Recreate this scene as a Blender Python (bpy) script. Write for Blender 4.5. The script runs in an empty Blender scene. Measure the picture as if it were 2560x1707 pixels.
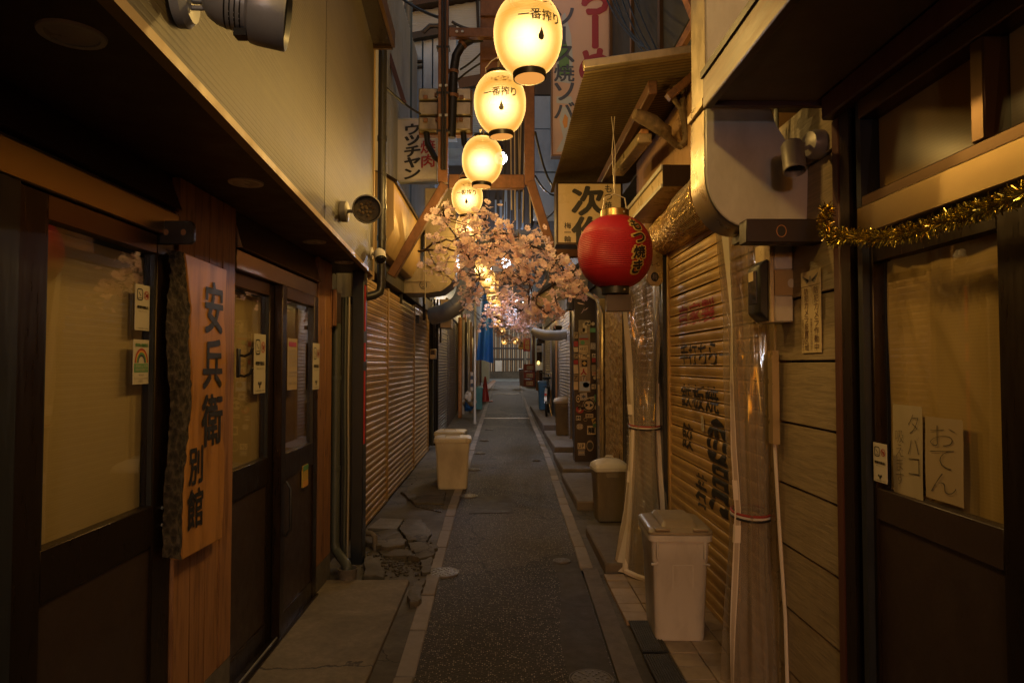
import bpy, bmesh, math, random
from mathutils import Vector, Matrix
R = math.radians
random.seed(7)
S = bpy.context.scene
COL = S.collection

# ------------------------------------------------------------------ camera, sky, exposure
F_PX, CX, CY = 1707.0, 1280.0, 853.5          # photo pixels (2560 x 1707), 24 mm lens
YAW, PITCH = math.atan(25 / F_PX), math.atan(56.5 / F_PX)
EYE = Vector((0, 0, 1.5))
cam_d = bpy.data.cameras.new('camera')
cam_d.sensor_width = 36.0
cam_d.lens = 36.0 * F_PX / 2560.0
cam_d.clip_start = 0.05
cam_d.clip_end = 500
cam = bpy.data.objects.new('camera', cam_d)
cam.location = EYE
cam.rotation_euler = (R(90) + PITCH, 0, -YAW)
COL.objects.link(cam)
S.camera = cam
CAM_M = cam.rotation_euler.to_matrix()

world = bpy.data.worlds.new('World')
S.world = world
world.use_nodes = True
wn = world.node_tree
sky = wn.nodes.new('ShaderNodeTexSky')
sky.sky_type = 'NISHITA'
sky.sun_disc = False
sky.sun_elevation = R(1.0)
sky.sun_rotation = R(185)
wn.links.new(sky.outputs[0], wn.nodes['Background'].inputs[0])
SKY = 0.15
wn.nodes['Background'].inputs[1].default_value = SKY

S.render.engine = 'CYCLES'
S.view_settings.view_transform = 'Standard'
S.view_settings.look = 'None'
EXPO = 1.68                       # a long night exposure
S.view_settings.exposure = EXPO
S.view_settings.gamma = 1.0
S.view_settings.use_curve_mapping = False
c_ = S.cycles
c_.use_denoising = True
c_.max_bounces = 7
c_.diffuse_bounces = 4
c_.glossy_bounces = 4
c_.transparent_max_bounces = 16
c_.caustics_reflective = False
c_.caustics_refractive = False
c_.sample_clamp_indirect = 4.0

WARM = (1.0, 0.63, 0.18)
LANTERN_W = 57.0        # bulb inside each paper lantern
WHITE_W = 9.0            # bare bulb at the alley mouth
PAPER_CLEAR = 0.13       # share of the bulb's light that passes straight through the paper

# ------------------------------------------------------------------ pixel -> place
def ray(px, py):
    return (CAM_M @ Vector(((px - CX) / F_PX, (CY - py) / F_PX, -1))).normalized()
def onX(px, py, X):
    d = ray(px, py); return EYE + d * (X / d.x)
def onY(px, py, Y):
    d = ray(px, py); return EYE + d * (Y / d.y)
def onZ(px, py, Z):
    d = ray(px, py); return EYE + d * ((Z - EYE.z) / d.z)
def interp(tab, t):
    if t <= tab[0][0]: return tab[0][1]
    for (a, b), (c, d) in zip(tab, tab[1:]):
        if t <= c: return b + (d - b) * (t - a) / (c - a)
    return tab[-1][1]
def gz(y):                                   # the alley climbs gently towards its far end
    return interp([(9, 0.0), (16, .09), (24, .25), (40, .5)], y)
def xl(y): return interp([(-6, -.40), (3.2, -.416), (7.3, -.47), (16, -.46), (40, -.36)], y)
def xr(y): return interp([(-6, .50), (3.2, .54), (5, .575), (11, .68), (16, .69), (26, .74), (40, 1.0)], y)

# ------------------------------------------------------------------ mesh helpers
def wloc(o):
    v = Vector((0, 0, 0))
    while o is not None:
        v += o.location; o = o.parent
    return v
class MB:
    def __init__(s): s.v = []; s.f = []; s.m = []
    def add(s, vs, fs, smooth=False):
        n = len(s.v); s.v += [Vector(p) for p in vs]
        s.f += [tuple(i + n for i in f) for f in fs]; s.m += [smooth] * len(fs); return s
    def box(s, x0, x1, y0, y1, z0, z1):
        return s.add([(x, y, z) for z in (z0, z1) for y in (y0, y1) for x in (x0, x1)],
            [(0, 2, 3, 1), (4, 5, 7, 6), (0, 1, 5, 4), (2, 6, 7, 3), (0, 4, 6, 2), (1, 3, 7, 5)])
    def obox(s, p0, p1, w, h, up=(0, 0, 1)):          # a bar from p0 to p1
        p0, p1 = Vector(p0), Vector(p1); d = (p1 - p0).normalized(); up = Vector(up)
        if abs(d.dot(up)) > .99: up = Vector((1, 0, 0))
        a = d.cross(up).normalized() * w / 2; b = a.cross(d).normalized() * h / 2
        vs = [p + i * a + j * b for p in (p0, p1) for j in (-1, 1) for i in (-1, 1)]
        return s.add(vs, [(0, 1, 3, 2), (4, 6, 7, 5), (0, 4, 5, 1), (2, 3, 7, 6), (0, 2, 6, 4), (1, 5, 7, 3)])
    def prism(s, pts, off):
        pts = [Vector(p) for p in pts]; off = Vector(off); n = len(pts)
        fs = [tuple(range(n)), tuple(range(2 * n - 1, n - 1, -1))]
        fs += [(i, i + n, (i + 1) % n + n, (i + 1) % n) for i in range(n)]
        return s.add(pts + [p + off for p in pts], fs)
    def tube(s, path, r, n=10, caps=True):
        P = [Vector(p) for p in path]; k = len(P); rs = r if isinstance(r, (list, tuple)) else [r] * k
        vs = []; ref = None
        for i, p in enumerate(P):
            t = ((P[min(i + 1, k - 1)] - P[max(i - 1, 0)])).normalized()
            if ref is None:
                ref = Vector((0, 0, 1)) if abs(t.z) < .9 else Vector((1, 0, 0))
            a = (ref - t * ref.dot(t)).normalized(); ref = a; b = t.cross(a)
            vs += [p + (a * math.cos(2 * math.pi * j / n) + b * math.sin(2 * math.pi * j / n)) * rs[i] for j in range(n)]
        fs = [(i * n + j, i * n + (j + 1) % n, (i + 1) * n + (j + 1) % n, (i + 1) * n + j) for i in range(k - 1) for j in range(n)]
        s.add(vs, fs, True)
        if caps:
            m = len(s.v) - len(vs)
            s.f += [tuple(m + j for j in range(n - 1, -1, -1)), tuple(m + (k - 1) * n + j for j in range(n))]; s.m += [False, False]
        return s
    def lathe(s, prof, c=(0, 0, 0), n=24, mtx=None, caps=True):
        c = Vector(c); vs = []
        for r, z in prof:
            for j in range(n):
                a = 2 * math.pi * j / n; p = Vector((r * math.cos(a), r * math.sin(a), z))
                vs.append((mtx @ p if mtx else p) + c)
        k = len(prof)
        fs = [(i * n + j, i * n + (j + 1) % n, (i + 1) * n + (j + 1) % n, (i + 1) * n + j) for i in range(k - 1) for j in range(n)]
        m = len(s.v); s.add(vs, fs, True)
        if caps:
            if prof[0][0] > 1e-4: s.f.append(tuple(m + j for j in range(n - 1, -1, -1))); s.m.append(False)
            if prof[-1][0] > 1e-4: s.f.append(tuple(m + (k - 1) * n + j for j in range(n))); s.m.append(False)
        return s
    def grid(s, fn, nu, nv, smooth=True):
        vs = [fn(i / nu, j / nv) for j in range(nv + 1) for i in range(nu + 1)]
        return s.add(vs, [(j * (nu + 1) + i, j * (nu + 1) + i + 1, (j + 1) * (nu + 1) + i + 1, (j + 1) * (nu + 1) + i) for j in range(nv) for i in range(nu)], smooth)
    def mesh(s, name, off=Vector((0, 0, 0)), bevel=0, fix=True):
        me = bpy.data.meshes.new(name)
        me.from_pydata([v - off for v in s.v], [], s.f)
        me.polygons.foreach_set('use_smooth', s.m if not bevel else [True] * len(s.m))
        if bevel or fix:
            bm = bmesh.new(); bm.from_mesh(me)
            if fix: bmesh.ops.recalc_face_normals(bm, faces=bm.faces)
            if bevel:
                es = [e for e in bm.edges if len(e.link_faces) == 2 and e.calc_face_angle(0) > .5]
                bmesh.ops.bevel(bm, geom=es, offset=bevel, offset_type='OFFSET', segments=1, affect='EDGES', clamp_overlap=True)
            bm.to_mesh(me); bm.free()
        if any(s.m) or bevel: me.set_sharp_from_angle(angle=R(38))
        return me
    def build(s, name, mat, parent=None, bevel=0, local=False, fix=True):
        if local: off = Vector((0, 0, 0))
        elif parent is not None: off = wloc(parent)
        else:
            xs = [v.x for v in s.v]; ys = [v.y for v in s.v]
            off = Vector(((min(xs) + max(xs)) / 2, (min(ys) + max(ys)) / 2, min(v.z for v in s.v)))
        me = s.mesh(name, off, bevel, fix); me.materials.append(mat)
        o = bpy.data.objects.new(name, me); COL.objects.link(o)
        if parent is not None: o.parent = parent
        elif not local: o.location = off
        return o
def B(*a): return MB().box(*a)

def tag(o, label=None, cat=None, group=None, kind=None):
    if label: o['label'] = label
    if cat: o['category'] = cat
    if group: o['group'] = group
    if kind: o['kind'] = kind
    return o
def thing(name, label, cat, loc=(0, 0, 0), rz=0, group=None):
    o = bpy.data.objects.new(name, None); COL.objects.link(o)
    o.empty_display_size = .1; o.location = loc; o.rotation_euler = (0, 0, rz)
    return tag(o, label, cat, group)
def copy_tree(o, parent=None):
    c = o.copy(); COL.objects.link(c)
    if parent is not None: c.parent = parent
    for ch in list(o.children): copy_tree(ch, c)
    return c
def inst(src_mesh, name, loc, parent, rot=(0, 0, 0), scale=(1, 1, 1)):
    o = bpy.data.objects.new(name, src_mesh); COL.objects.link(o); o.parent = parent
    o.location = loc; o.rotation_euler = rot; o.scale = scale; return o
def lamp(name, loc, watts, color, r, parent=None):
    l = bpy.data.lights.new(name, 'POINT'); l.energy = watts; l.color = color; l.shadow_soft_size = r
    o = bpy.data.objects.new(name, l); COL.objects.link(o); o.location = loc
    if parent is not None: o.parent = parent
    return o

# ------------------------------------------------------------------ lettering
_fc = {}
def glyph(ch, bold):
    k = (ch, round(bold, 3))
    if k not in _fc:
        c = bpy.data.curves.new('lettering', 'FONT'); c.body = ch; c.resolution_u = 3; c.offset = bold; c.fill_mode = 'FRONT'
        o = bpy.data.objects.new('lettering', c); COL.objects.link(o)
        bpy.context.view_layer.update()
        me = bpy.data.meshes.new_from_object(o.evaluated_get(bpy.context.evaluated_depsgraph_get()))
        vs = [(v.co.x, v.co.y) for v in me.vertices]; fs = [tuple(p.vertices) for p in me.polygons]
        bpy.data.objects.remove(o); bpy.data.curves.remove(c); bpy.data.meshes.remove(me)
        _fc[k] = (vs, fs)
    return _fc[k]
def lift(mp, u, v, h):
    p = mp(u, v); e = 2e-4; a = mp(u + e, v) - p; b = mp(u, v + e) - p; n = a.cross(b)
    return p + n.normalized() * h
def letters(mb, text, mp, cell, vertical=False, bold=.0, gap=.08, fit=True, tilt=0):
    """cell = (u0, v0, u1, v1); each character fills its own share of the cell; mp(u, v) -> point"""
    u0, v0, u1, v1 = cell; n = len(text)
    for i, ch in enumerate(text):
        if ch == ' ': continue
        vs, fs = glyph(ch, min(bold, 0.0))
        if not vs: continue
        if vertical and ch == 'ー': vs = [(-y, x) for x, y in vs]
        if vertical: a0, a1 = u0, u1; b1 = v1 - (v1 - v0) * i / n; b0 = v1 - (v1 - v0) * (i + 1) / n
        else: b0, b1 = v0, v1; a0 = u0 + (u1 - u0) * i / n; a1 = u0 + (u1 - u0) * (i + 1) / n
        w, h = a1 - a0, b1 - b0; a0 += w * gap / 2; a1 -= w * gap / 2; b0 += h * gap / 2; b1 -= h * gap / 2
        X = [p[0] for p in vs]; Y = [p[1] for p in vs]
        gw, gh = max(X) - min(X), max(Y) - min(Y); big = max(gw, gh, .7)
        if ch in 'ー一': big = max(gw, gh)
        sx, sy = (a1 - a0) / big, (b1 - b0) / big
        cx, cy = (max(X) + min(X)) / 2, (max(Y) + min(Y)) / 2
        fan = [(0, 0)] if bold < .005 else [(bold * c, bold * s) for c, s in ((0, 0), (.7, .7), (-.7, .7), (-.7, -.7), (.7, -.7), (1, 0), (-1, 0), (0, 1), (0, -1))][:9 if bold > .03 else 5]
        for q, (ox, oy) in enumerate(fan):
            P = [((a0 + a1) / 2 + (x + ox - cx) * sx, (b0 + b1) / 2 + (y + oy - cy) * sy + tilt * (x - cx) * sx) for x, y in vs]
            mb.add([lift(mp, u, v, q * 2.5e-4) if q else mp(u, v) for u, v in P], fs)
    return mb
class Face:                                   # a flat face of the place: u to the reader's right, v up, h towards the reader
    def __init__(s, o, u, v): s.o = Vector(o); s.u = Vector(u); s.v = Vector(v); s.n = s.u.cross(s.v)
    def p(s, u, v, h=0.0): return s.o + s.u * u + s.v * v + s.n * h
    def mp(s, h): return lambda u, v: s.p(u, v, h)
    def slab(s, mb, u0, u1, v0, v1, h0, h1):
        return mb.prism([s.p(u0, v0, h0), s.p(u1, v0, h0), s.p(u1, v1, h0), s.p(u0, v1, h0)], s.n * (h1 - h0))
    def ring(s, mb, cu, cv, ru, rv, t, h, n=20, pw=1.0):
        def pt(k, a):
            c, d = math.cos(a), math.sin(a)
            return s.p(cu + (ru - k) * math.copysign(abs(c) ** pw, c), cv + (rv - k) * math.copysign(abs(d) ** pw, d), h)
        vs = [pt(k, 2 * math.pi * i / n) for k in (0, t) for i in range(n)]
        return mb.add(vs, [(i, (i + 1) % n, (i + 1) % n + n, i + n) for i in range(n)])
    def disc(s, mb, cu, cv, ru, rv, h, n=16):
        return mb.add([s.p(cu + ru * math.cos(2 * math.pi * i / n), cv + rv * math.sin(2 * math.pi * i / n), h) for i in range(n)], [tuple(range(n))])
def leftface(X): return Face((X, 0, 0), (0, 1, 0), (0, 0, 1))       # u = y
def rightface(X): return Face((X, 0, 0), (0, -1, 0), (0, 0, 1))     # u = -y
def frontface(Y): return Face((0, Y, 0), (1, 0, 0), (0, 0, 1))      # u = x

# ------------------------------------------------------------------ materials
class NT:
    def __init__(s, name):
        s.mat = bpy.data.materials.new(name); s.mat.use_nodes = True; s.t = s.mat.node_tree
        s.bsdf = s.t.nodes['Principled BSDF']; s.out = s.t.nodes['Material Output']
    def n(s, typ, **kw):
        x = s.t.nodes.new(typ)
        for k, v in kw.items(): setattr(x, k, v)
        return x
    def l(s, a, b): s.t.links.new(a, b)
    def co(s, stretch=(1, 1, 1), rand=False):
        tc = s.n('ShaderNodeTexCoord'); mp = s.n('ShaderNodeMapping'); mp.inputs['Scale'].default_value = stretch
        s.l(tc.outputs['Object'], mp.inputs['Vector'])
        if rand:
            oi = s.n('ShaderNodeObjectInfo'); m = s.n('ShaderNodeMath', operation='MULTIPLY'); m.inputs[1].default_value = 57.0
            s.l(oi.outputs['Random'], m.inputs[0]); s.l(m.outputs[0], mp.inputs['Location'])
        return mp.outputs[0]
    def noise(s, vec, scale, detail=4, rough=.6, dist=0):
        x = s.n('ShaderNodeTexNoise'); x.inputs['Scale'].default_value = scale; x.inputs['Detail'].default_value = detail
        x.inputs['Roughness'].default_value = rough; x.inputs['Distortion'].default_value = dist
        s.l(vec, x.inputs['Vector']); return x.outputs['Fac']
    def ramp(s, fac, stops):
        x = s.n('ShaderNodeValToRGB'); e = x.color_ramp.elements
        while len(e) < len(stops): e.new(.5)
        for i, (p, c) in enumerate(stops):
            e[i].position = p; e[i].color = (*c, 1) if len(c) == 3 else c
        s.l(fac, x.inputs[0]); return x.outputs[0]
    def mix(s, fac, a, b, mode='MIX'):
        x = s.n('ShaderNodeMix', data_type='RGBA', blend_type=mode)
        for sock, v in ((x.inputs[0], fac), (x.inputs[6], a), (x.inputs[7], b)):
            if isinstance(v, (int, float)): sock.default_value = v
            elif isinstance(v, tuple): sock.default_value = (*v, 1)
            else: s.l(v, sock)
        return x.outputs[2]
    def math(s, op, a, b=0.0, c=None):
        x = s.n('ShaderNodeMath', operation=op)
        for i, v in enumerate((a, b) if c is None else (a, b, c)):
            if isinstance(v, (int, float)): x.inputs[i].default_value = v
            else: s.l(v, x.inputs[i])
        return x.outputs[0]
    def bump(s, h, strength, dist=.01):
        x = s.n('ShaderNodeBump'); x.inputs['Strength'].default_value = strength; x.inputs['Distance'].default_value = dist
        s.l(h, x.inputs['Height']); s.l(x.outputs[0], s.bsdf.inputs['Normal']); return x
    def set(s, rough=.6, metal=0.0, spec=.5, coat=0.0):
        b = s.bsdf.inputs; b['Roughness'].default_value = rough; b['Metallic'].default_value = metal
        b['Specular IOR Level'].default_value = spec; b['Coat Weight'].default_value = coat; b['Coat Roughness'].default_value = .12
def sc(c, k): return tuple(min(1, x * k) for x in c)
def mat(name, col, rough=.6, metal=0.0, var=.3, scale=5, stretch=(1, 1, 1), dirt=.35, dscale=2.2, dcol=(.03, .02, .012),
        bump=.15, bscale=60, rnd=.12, spec=.5, coat=0.0, rvar=.25):
    t = NT(name); t.set(rough, metal, spec, coat)
    v = t.co(stretch, True)
    c = t.mix(t.noise(v, scale, 6), sc(col, 1 - var), sc(col, 1 + var))
    d = t.ramp(t.noise(t.co((1, 1, .45), True), dscale, 8, .68), [(.48, (0, 0, 0)), (.75, (dirt,) * 3)])
    c = t.mix(d, c, dcol)
    if rnd:
        oi = t.n('ShaderNodeObjectInfo'); k = t.math('MULTIPLY_ADD', oi.outputs['Random'], 2 * rnd, 1 - rnd)
        hs = t.n('ShaderNodeHueSaturation'); t.l(k, hs.inputs['Value']); t.l(c, hs.inputs['Color']); c = hs.outputs[0]
    t.l(c, t.bsdf.inputs['Base Color'])
    n2 = t.noise(v, bscale, 5)
    if rvar: t.l(t.math('MULTIPLY_ADD', t.noise(v, scale * 2.3, 5), rvar * 2, rough - rvar), t.bsdf.inputs['Roughness'])
    if bump: t.bump(n2, bump, .004)
    return t.mat
M = {}
M['alu_dark'] = mat('dark_bronze_aluminium', (.035, .022, .014), .34, .75, .2, 8, (4, 4, .4), .25, rnd=.05, bump=.04)
M['alu_blue'] = mat('blue_black_aluminium', (.022, .026, .034), .38, .3, .2, 8, (4, 4, .4), .2, rnd=.05, bump=.04)
M['alu_brown'] = mat('brown_aluminium', (.15, .085, .038), .3, .85, .08, 6, (1, .1, 4), .1, .7, rnd=.05, bump=0, rvar=0)
M['steel'] = mat('hairline_steel', (.38, .265, .12), .3, 1.0, .05, 6, (1, .25, 260), .0, .6, rnd=.03, bump=.05, bscale=6.0, rvar=0)
M['panel_dark'] = mat('dark_brown_panel', (.035, .02, .014), .42, .0, .2, 6, dirt=.3, rnd=.05)
M['soffit'] = mat('dark_red_brown_soffit', (.045, .017, .011), .5, 0, .2, 4, dirt=.3, rnd=.03)
M['canopy'] = mat('dull_brown_canopy_lining', (.17, .11, .055), .55, 0, .2, 4, dirt=.4, rnd=.03)
M['rust'] = mat('rusty_painted_steel', (.17, .075, .035), .62, .25, .55, 13, dirt=.55, dscale=7, dcol=(.05, .022, .01), bump=.3, rnd=.08)
M['dark_metal'] = mat('dark_metal', (.03, .027, .024), .45, .6, .3, 9, dirt=.3, rnd=.1)
M['black_plastic'] = mat('black_plastic', (.016, .016, .017), .42, 0, .2, 9, dirt=.2, dcol=(.06, .05, .035), rnd=.1)
M['pipe_black'] = mat('black_pvc', (.022, .02, .019), .33, 0, .2, 5, dirt=.3, dcol=(.07, .055, .035))
M['grey_lamp'] = mat('grey_painted_metal', (.4, .41, .43), .38, .2, .12, 9, dirt=.3, rnd=.05)
M['brown_lamp'] = mat('brown_grey_lamp_metal', (.24, .215, .19), .45, .2, .18, 9, dirt=.3, rnd=.05)
M['shutter'] = mat('beige_shutter_steel', (.46, .285, .115), .47, .1, .16, 4, (1, 1, 6), .4, 3, (.07, .04, .02), .06, rnd=.1, rvar=.14)
M['shutter_r'] = mat('ochre_shutter_steel', (.45, .28, .105), .4, .15, .14, 4, (1, 1, 6), .4, 3, (.08, .045, .02), .06, rnd=.08, rvar=.14)
M['shutter_dark'] = mat('dark_grey_shutter_steel', (.1, .085, .078), .4, .3, .18, 4, (1, 1, 6), .3, bump=.06)
M['shutter_grey'] = mat('grey_shutter_steel', (.24, .21, .19), .45, .2, .18, 4, (1, 1, 6), .35, bump=.06)
M['bin_grey'] = mat('grey_bin_plastic', (.54, .51, .48), .5, 0, .08, 7, (1, 1, .5), dirt=.4, dscale=6, dcol=(.13, .1, .07), bump=.05, bscale=200, rnd=.03)
M['bin_beige'] = mat('beige_bin_plastic', (.56, .5, .4), .5, 0, .08, 7, (1, 1, .5), dirt=.35, dscale=6, dcol=(.14, .1, .05), bump=.05, bscale=200, rnd=.05)
M['bin_olive'] = mat('dull_olive_bin_plastic', (.2, .16, .11), .5, 0, .2, 7, (1, 1, .4), .6, 3, (.05, .035, .02), .08, rnd=.05)
M['bin_lid'] = mat('brown_grey_bin_lid', (.3, .24, .16), .42, 0, .15, 6, dirt=.5, dcol=(.06, .045, .03), bump=.06)
M['white_paint'] = mat('aged_white_paint', (.62, .57, .5), .5, 0, .12, 6, dirt=.45, dcol=(.2, .13, .07), bump=.1)
M['duct_white'] = mat('cream_painted_duct', (.56, .53, .48), .42, .05, .1, 5, dirt=.35, dscale=4, dcol=(.14, .08, .04), bump=.05)
M['duct_tan'] = mat('tan_sheet_metal', (.42, .32, .18), .33, .6, .2, 5, dirt=.45, dscale=4, bump=.08)
M['duct_old'] = mat('grimy_galvanised_duct', (.33, .27, .18), .4, .55, .35, 7, dirt=.7, dscale=4, dcol=(.05, .03, .015), bump=.15)
M['galv'] = mat('galvanised_steel', (.42, .4, .36), .45, .4, .2, 9, dirt=.35, bump=.06)
M['tan_panel'] = mat('tan_painted_panel', (.42, .28, .13), .5, .1, .2, 5, (1, 1, .5), .4, 3, (.09, .045, .02), .08)
M['orange_ply'] = mat('orange_painted_board', (.36, .2, .08), .6, 0, .18, 6, (1, 1, .6), .5, 4, (.1, .045, .02), .15)
M['red_brown'] = mat('red_brown_painted_wood', (.085, .027, .018), .45, 0, .3, 9, (1, 1, .3), .4, bump=.1)
M['plum_wood'] = mat('dark_plum_painted_wood', (.02, .010, .011), .5, 0, .25, 9, dirt=.3, bump=.1)
M['sign_cream'] = mat('cream_sign_acrylic', (.6, .47, .28), .3, 0, .04, 3, dirt=.25, dcol=(.25, .16, .07), bump=0, rnd=0)
M['sign_white'] = mat('white_sign_acrylic', (.56, .5, .46), .3, 0, .05, 3, dirt=.3, dcol=(.3, .22, .15), bump=0, rnd=0)
M['sign_pink'] = mat('faded_pink_sign_sheet', (.55, .41, .36), .4, 0, .06, 3, dirt=.25, dcol=(.3, .18, .1), bump=0, rnd=0)
M['ink'] = mat('black_ink', (.012, .011, .012), .5, 0, .1, bump=0, dirt=0, rnd=0)
M['ink_faded'] = mat('worn_black_paint', (.04, .032, .025), .5, 0, .3, 20, bump=0, dirt=.2, dcol=(.2, .13, .07), rnd=0)
M['ink_red'] = mat('red_ink', (.36, .03, .03), .5, 0, .2, 12, bump=0, dirt=.15, rnd=0)
M['ink_crimson'] = mat('crimson_sign_ink', (.27, .025, .05), .45, 0, .1, bump=0, dirt=0, rnd=0)
M['ink_blue'] = mat('slate_blue_sign_ink', (.05, .07, .13), .45, 0, .1, bump=0, dirt=0, rnd=0)
M['ink_green'] = mat('green_print', (.1, .26, .11), .5, 0, .1, bump=0, dirt=0, rnd=0)
M['ink_gold'] = mat('gold_outline_print', (.55, .36, .1), .5, 0, .1, bump=0, dirt=0, rnd=0)
M['ink_orange'] = mat('orange_print', (.62, .3, .08), .5, 0, .1, bump=0, dirt=0, rnd=0)
M['ink_grey'] = mat('grey_print', (.26, .22, .2), .5, 0, .1, bump=0, dirt=0, rnd=0)
M['ink_sky'] = mat('pale_blue_print', (.42, .5, .6), .35, 0, .1, bump=0, dirt=0, rnd=0)
M['paper'] = mat('white_paper', (.5, .44, .36), .6, 0, .04, 3, dirt=.1, bump=.03, rnd=.04)
M['paper_old'] = mat('faded_tan_paper', (.4, .32, .2), .7, 0, .08, 5, dirt=.2, bump=.08, bscale=25, rnd=.06)
M['paper_tan'] = mat('brown_kraft_paper', (.34, .25, .14), .75, 0, .1, 5, dirt=.15, bump=.1, bscale=25, rnd=.06)
M['tape'] = mat('white_cloth_tape', (.66, .58, .5), .6, 0, .08, 9, dirt=.25, dcol=(.3, .2, .12), bump=.08)
M['cloth_white'] = mat('white_elastic', (.6, .55, .5), .8, 0, .1, bump=.1)
M['cloth_red'] = mat('red_elastic', (.3, .035, .03), .8, 0, .1, bump=.1)
M['rubber'] = mat('black_rubber_mat', (.03, .027, .024), .7, 0, .25, 12, dirt=.4, dcol=(.09, .07, .05), bump=.2)
M['iron'] = mat('worn_cast_iron', (.15, .135, .12), .5, .2, .3, 14, dirt=.5, dcol=(.05, .04, .03), bump=.2)
M['kerb'] = mat('pale_kerb_stone', (.25, .205, .165), .75, 0, .22, 16, dirt=.45, dscale=5, dcol=(.1, .075, .055), bump=.35, bscale=120, rnd=.16)
M['tile'] = mat('beige_pavement_tile', (.36, .27, .18), .6, 0, .16, 9, dirt=.5, dscale=5, dcol=(.1, .07, .05), bump=.25, rnd=.14)
M['patch'] = mat('smooth_patched_asphalt', (.045, .034, .024), .75, 0, .4, 6, dirt=.5, dscale=4, dcol=(.012, .009, .007), bump=.5, bscale=150, rnd=.1)
M['slab'] = mat('worn_step_concrete', (.14, .11, .085), .75, 0, .35, 8, dirt=.6, dscale=3, dcol=(.04, .03, .022), bump=.5, bscale=70)
M['teal_pipe'] = mat('dark_green_grey_pipe', (.06, .065, .055), .5, 0, .3, 8, (1, 1, .3), .5, bump=.1)
M['wire'] = mat('black_cable', (.018, .016, .015), .5, 0, .1, bump=0)
M['wire_pale'] = mat('pale_wire', (.4, .34, .26), .45, .3, .1, bump=0)
M['grime_wall'] = mat('grimy_dark_wall', (.06, .048, .038), .75, 0, .4, 4, (1, 1, .4), .6, 2, bump=.3)
M['upper_wall'] = mat('weathered_blue_grey_metal', (.25, .33, .44), .5, .25, .3, 3, (1, 1, .25), .5, 2.5, (.05, .04, .035), .12)
M['pale_siding'] = mat('pale_corrugated_sheet', (.54, .66, .78), .45, .1, .1, 3, (1, 1, 1), .25, 1.5, (.2, .2, .2), .05)
M['upper_beige'] = mat('weathered_beige_siding', (.3, .28, .25), .6, .1, .15, 3, (1, 1, .3), .45, 2, (.08, .06, .05), .1)
M['far_dark'] = mat('dark_building_render', (.06, .055, .052), .8, 0, .3, 1.2, dirt=.4, bump=.2)
M['tarp'] = mat('blue_tarpaulin', (.03, .16, .7), .38, 0, .15, 5, dirt=.2, bump=.08)
M['bin_blue'] = mat('blue_plastic', (.04, .13, .27), .45, 0, .1, 5, dirt=.3, bump=.05)
M['cyan'] = mat('pale_cyan_plastic', (.1, .32, .4), .45, 0, .1, 5, dirt=.3, bump=.05)
M['cone_red'] = mat('red_cone_plastic', (.4, .035, .025), .45, 0, .15, 6, dirt=.3, bump=.05)
M['crate_red'] = mat('brick_red_crate_plastic', (.26, .05, .03), .5, 0, .15, 6, dirt=.4, bump=.05)
M['fence_brown'] = mat('brown_fence_slat', (.2, .12, .055), .6, 0, .15, 6, (1, 1, .2), .2, bump=.05)
M['fence_cream'] = mat('cream_fence_slat', (.55, .46, .33), .6, 0, .08, 6, (1, 1, .2), .2, bump=.05)
M['fence_dark'] = mat('dark_fence_backing', (.045, .035, .03), .6, 0, .15, 6, dirt=.2, bump=.05)
M['red_paint'] = mat('bright_red_sign_paint', (.45, .02, .02), .4, 0, .1, bump=0)
M['yellow_paint'] = mat('yellow_sign_paint', (.5, .32, .06), .45, 0, .1, bump=0)
M['chrome'] = mat('bicycle_chrome', (.5, .5, .5), .22, 1.0, .1, bump=0)
M['bag'] = mat('crumpled_plastic_bag', (.45, .4, .33), .4, 0, .25, 8, dirt=.3, bump=.4, bscale=20)
M['brush_foam'] = mat('charred_pipe_lagging', (.13, .085, .045), .85, 0, .9, 22, dirt=.7, dscale=12, bump=.9, bscale=40)
M['stem'] = mat('brown_twig', (.06, .03, .018), .7, 0, .3, 20, bump=.3)
M['meter_face'] = mat('black_meter_window', (.012, .012, .014), .12, 0, .1, bump=0)

def m_wood(name, dark, light, ring=5, stretch=(14, 14, 1.1), rough=.5, coat=.0):
    t = NT(name); t.set(rough, 0, .5, coat)
    v = t.co(stretch, True)
    a = t.noise(v, 1.6, 8, .62, 1.4); b = t.noise(v, ring, 5, .6)
    c = t.ramp(t.math('MULTIPLY_ADD', b, .45, t.math('MULTIPLY', a, .65)), [(.36, dark), (.58, light), (.75, sc(light, 1.15))])
    kn = t.n('ShaderNodeTexVoronoi'); kn.inputs['Scale'].default_value = 2.2; t.l(t.co((4, 4, 1.6), True), kn.inputs['Vector'])
    c = t.mix(t.ramp(kn.outputs['Distance'], [(.05, (.75,) * 3), (.16, (0, 0, 0))]), c, sc(dark, .4))
    oi = t.n('ShaderNodeObjectInfo'); hs = t.n('ShaderNodeHueSaturation')
    t.l(t.math('MULTIPLY_ADD', oi.outputs['Random'], .3, .85), hs.inputs['Value']); t.l(c, hs.inputs['Color'])
    t.l(hs.outputs[0], t.bsdf.inputs['Base Color'])
    t.l(t.math('MULTIPLY_ADD', b, .3, rough - .15), t.bsdf.inputs['Roughness'])
    t.bump(b, .25, .003); return t.mat
M['cedar'] = m_wood('reddish_cedar_plank', (.11, .042, .018), (.29, .135, .056))
M['board'] = m_wood('oiled_signboard_wood', (.22, .09, .022), (.46, .21, .055), 4, (10, 5, .8), .38, .15)
M['timber'] = m_wood('old_orange_timber', (.14, .055, .02), (.36, .16, .055), 4, (12, 1.2, 12))

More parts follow.
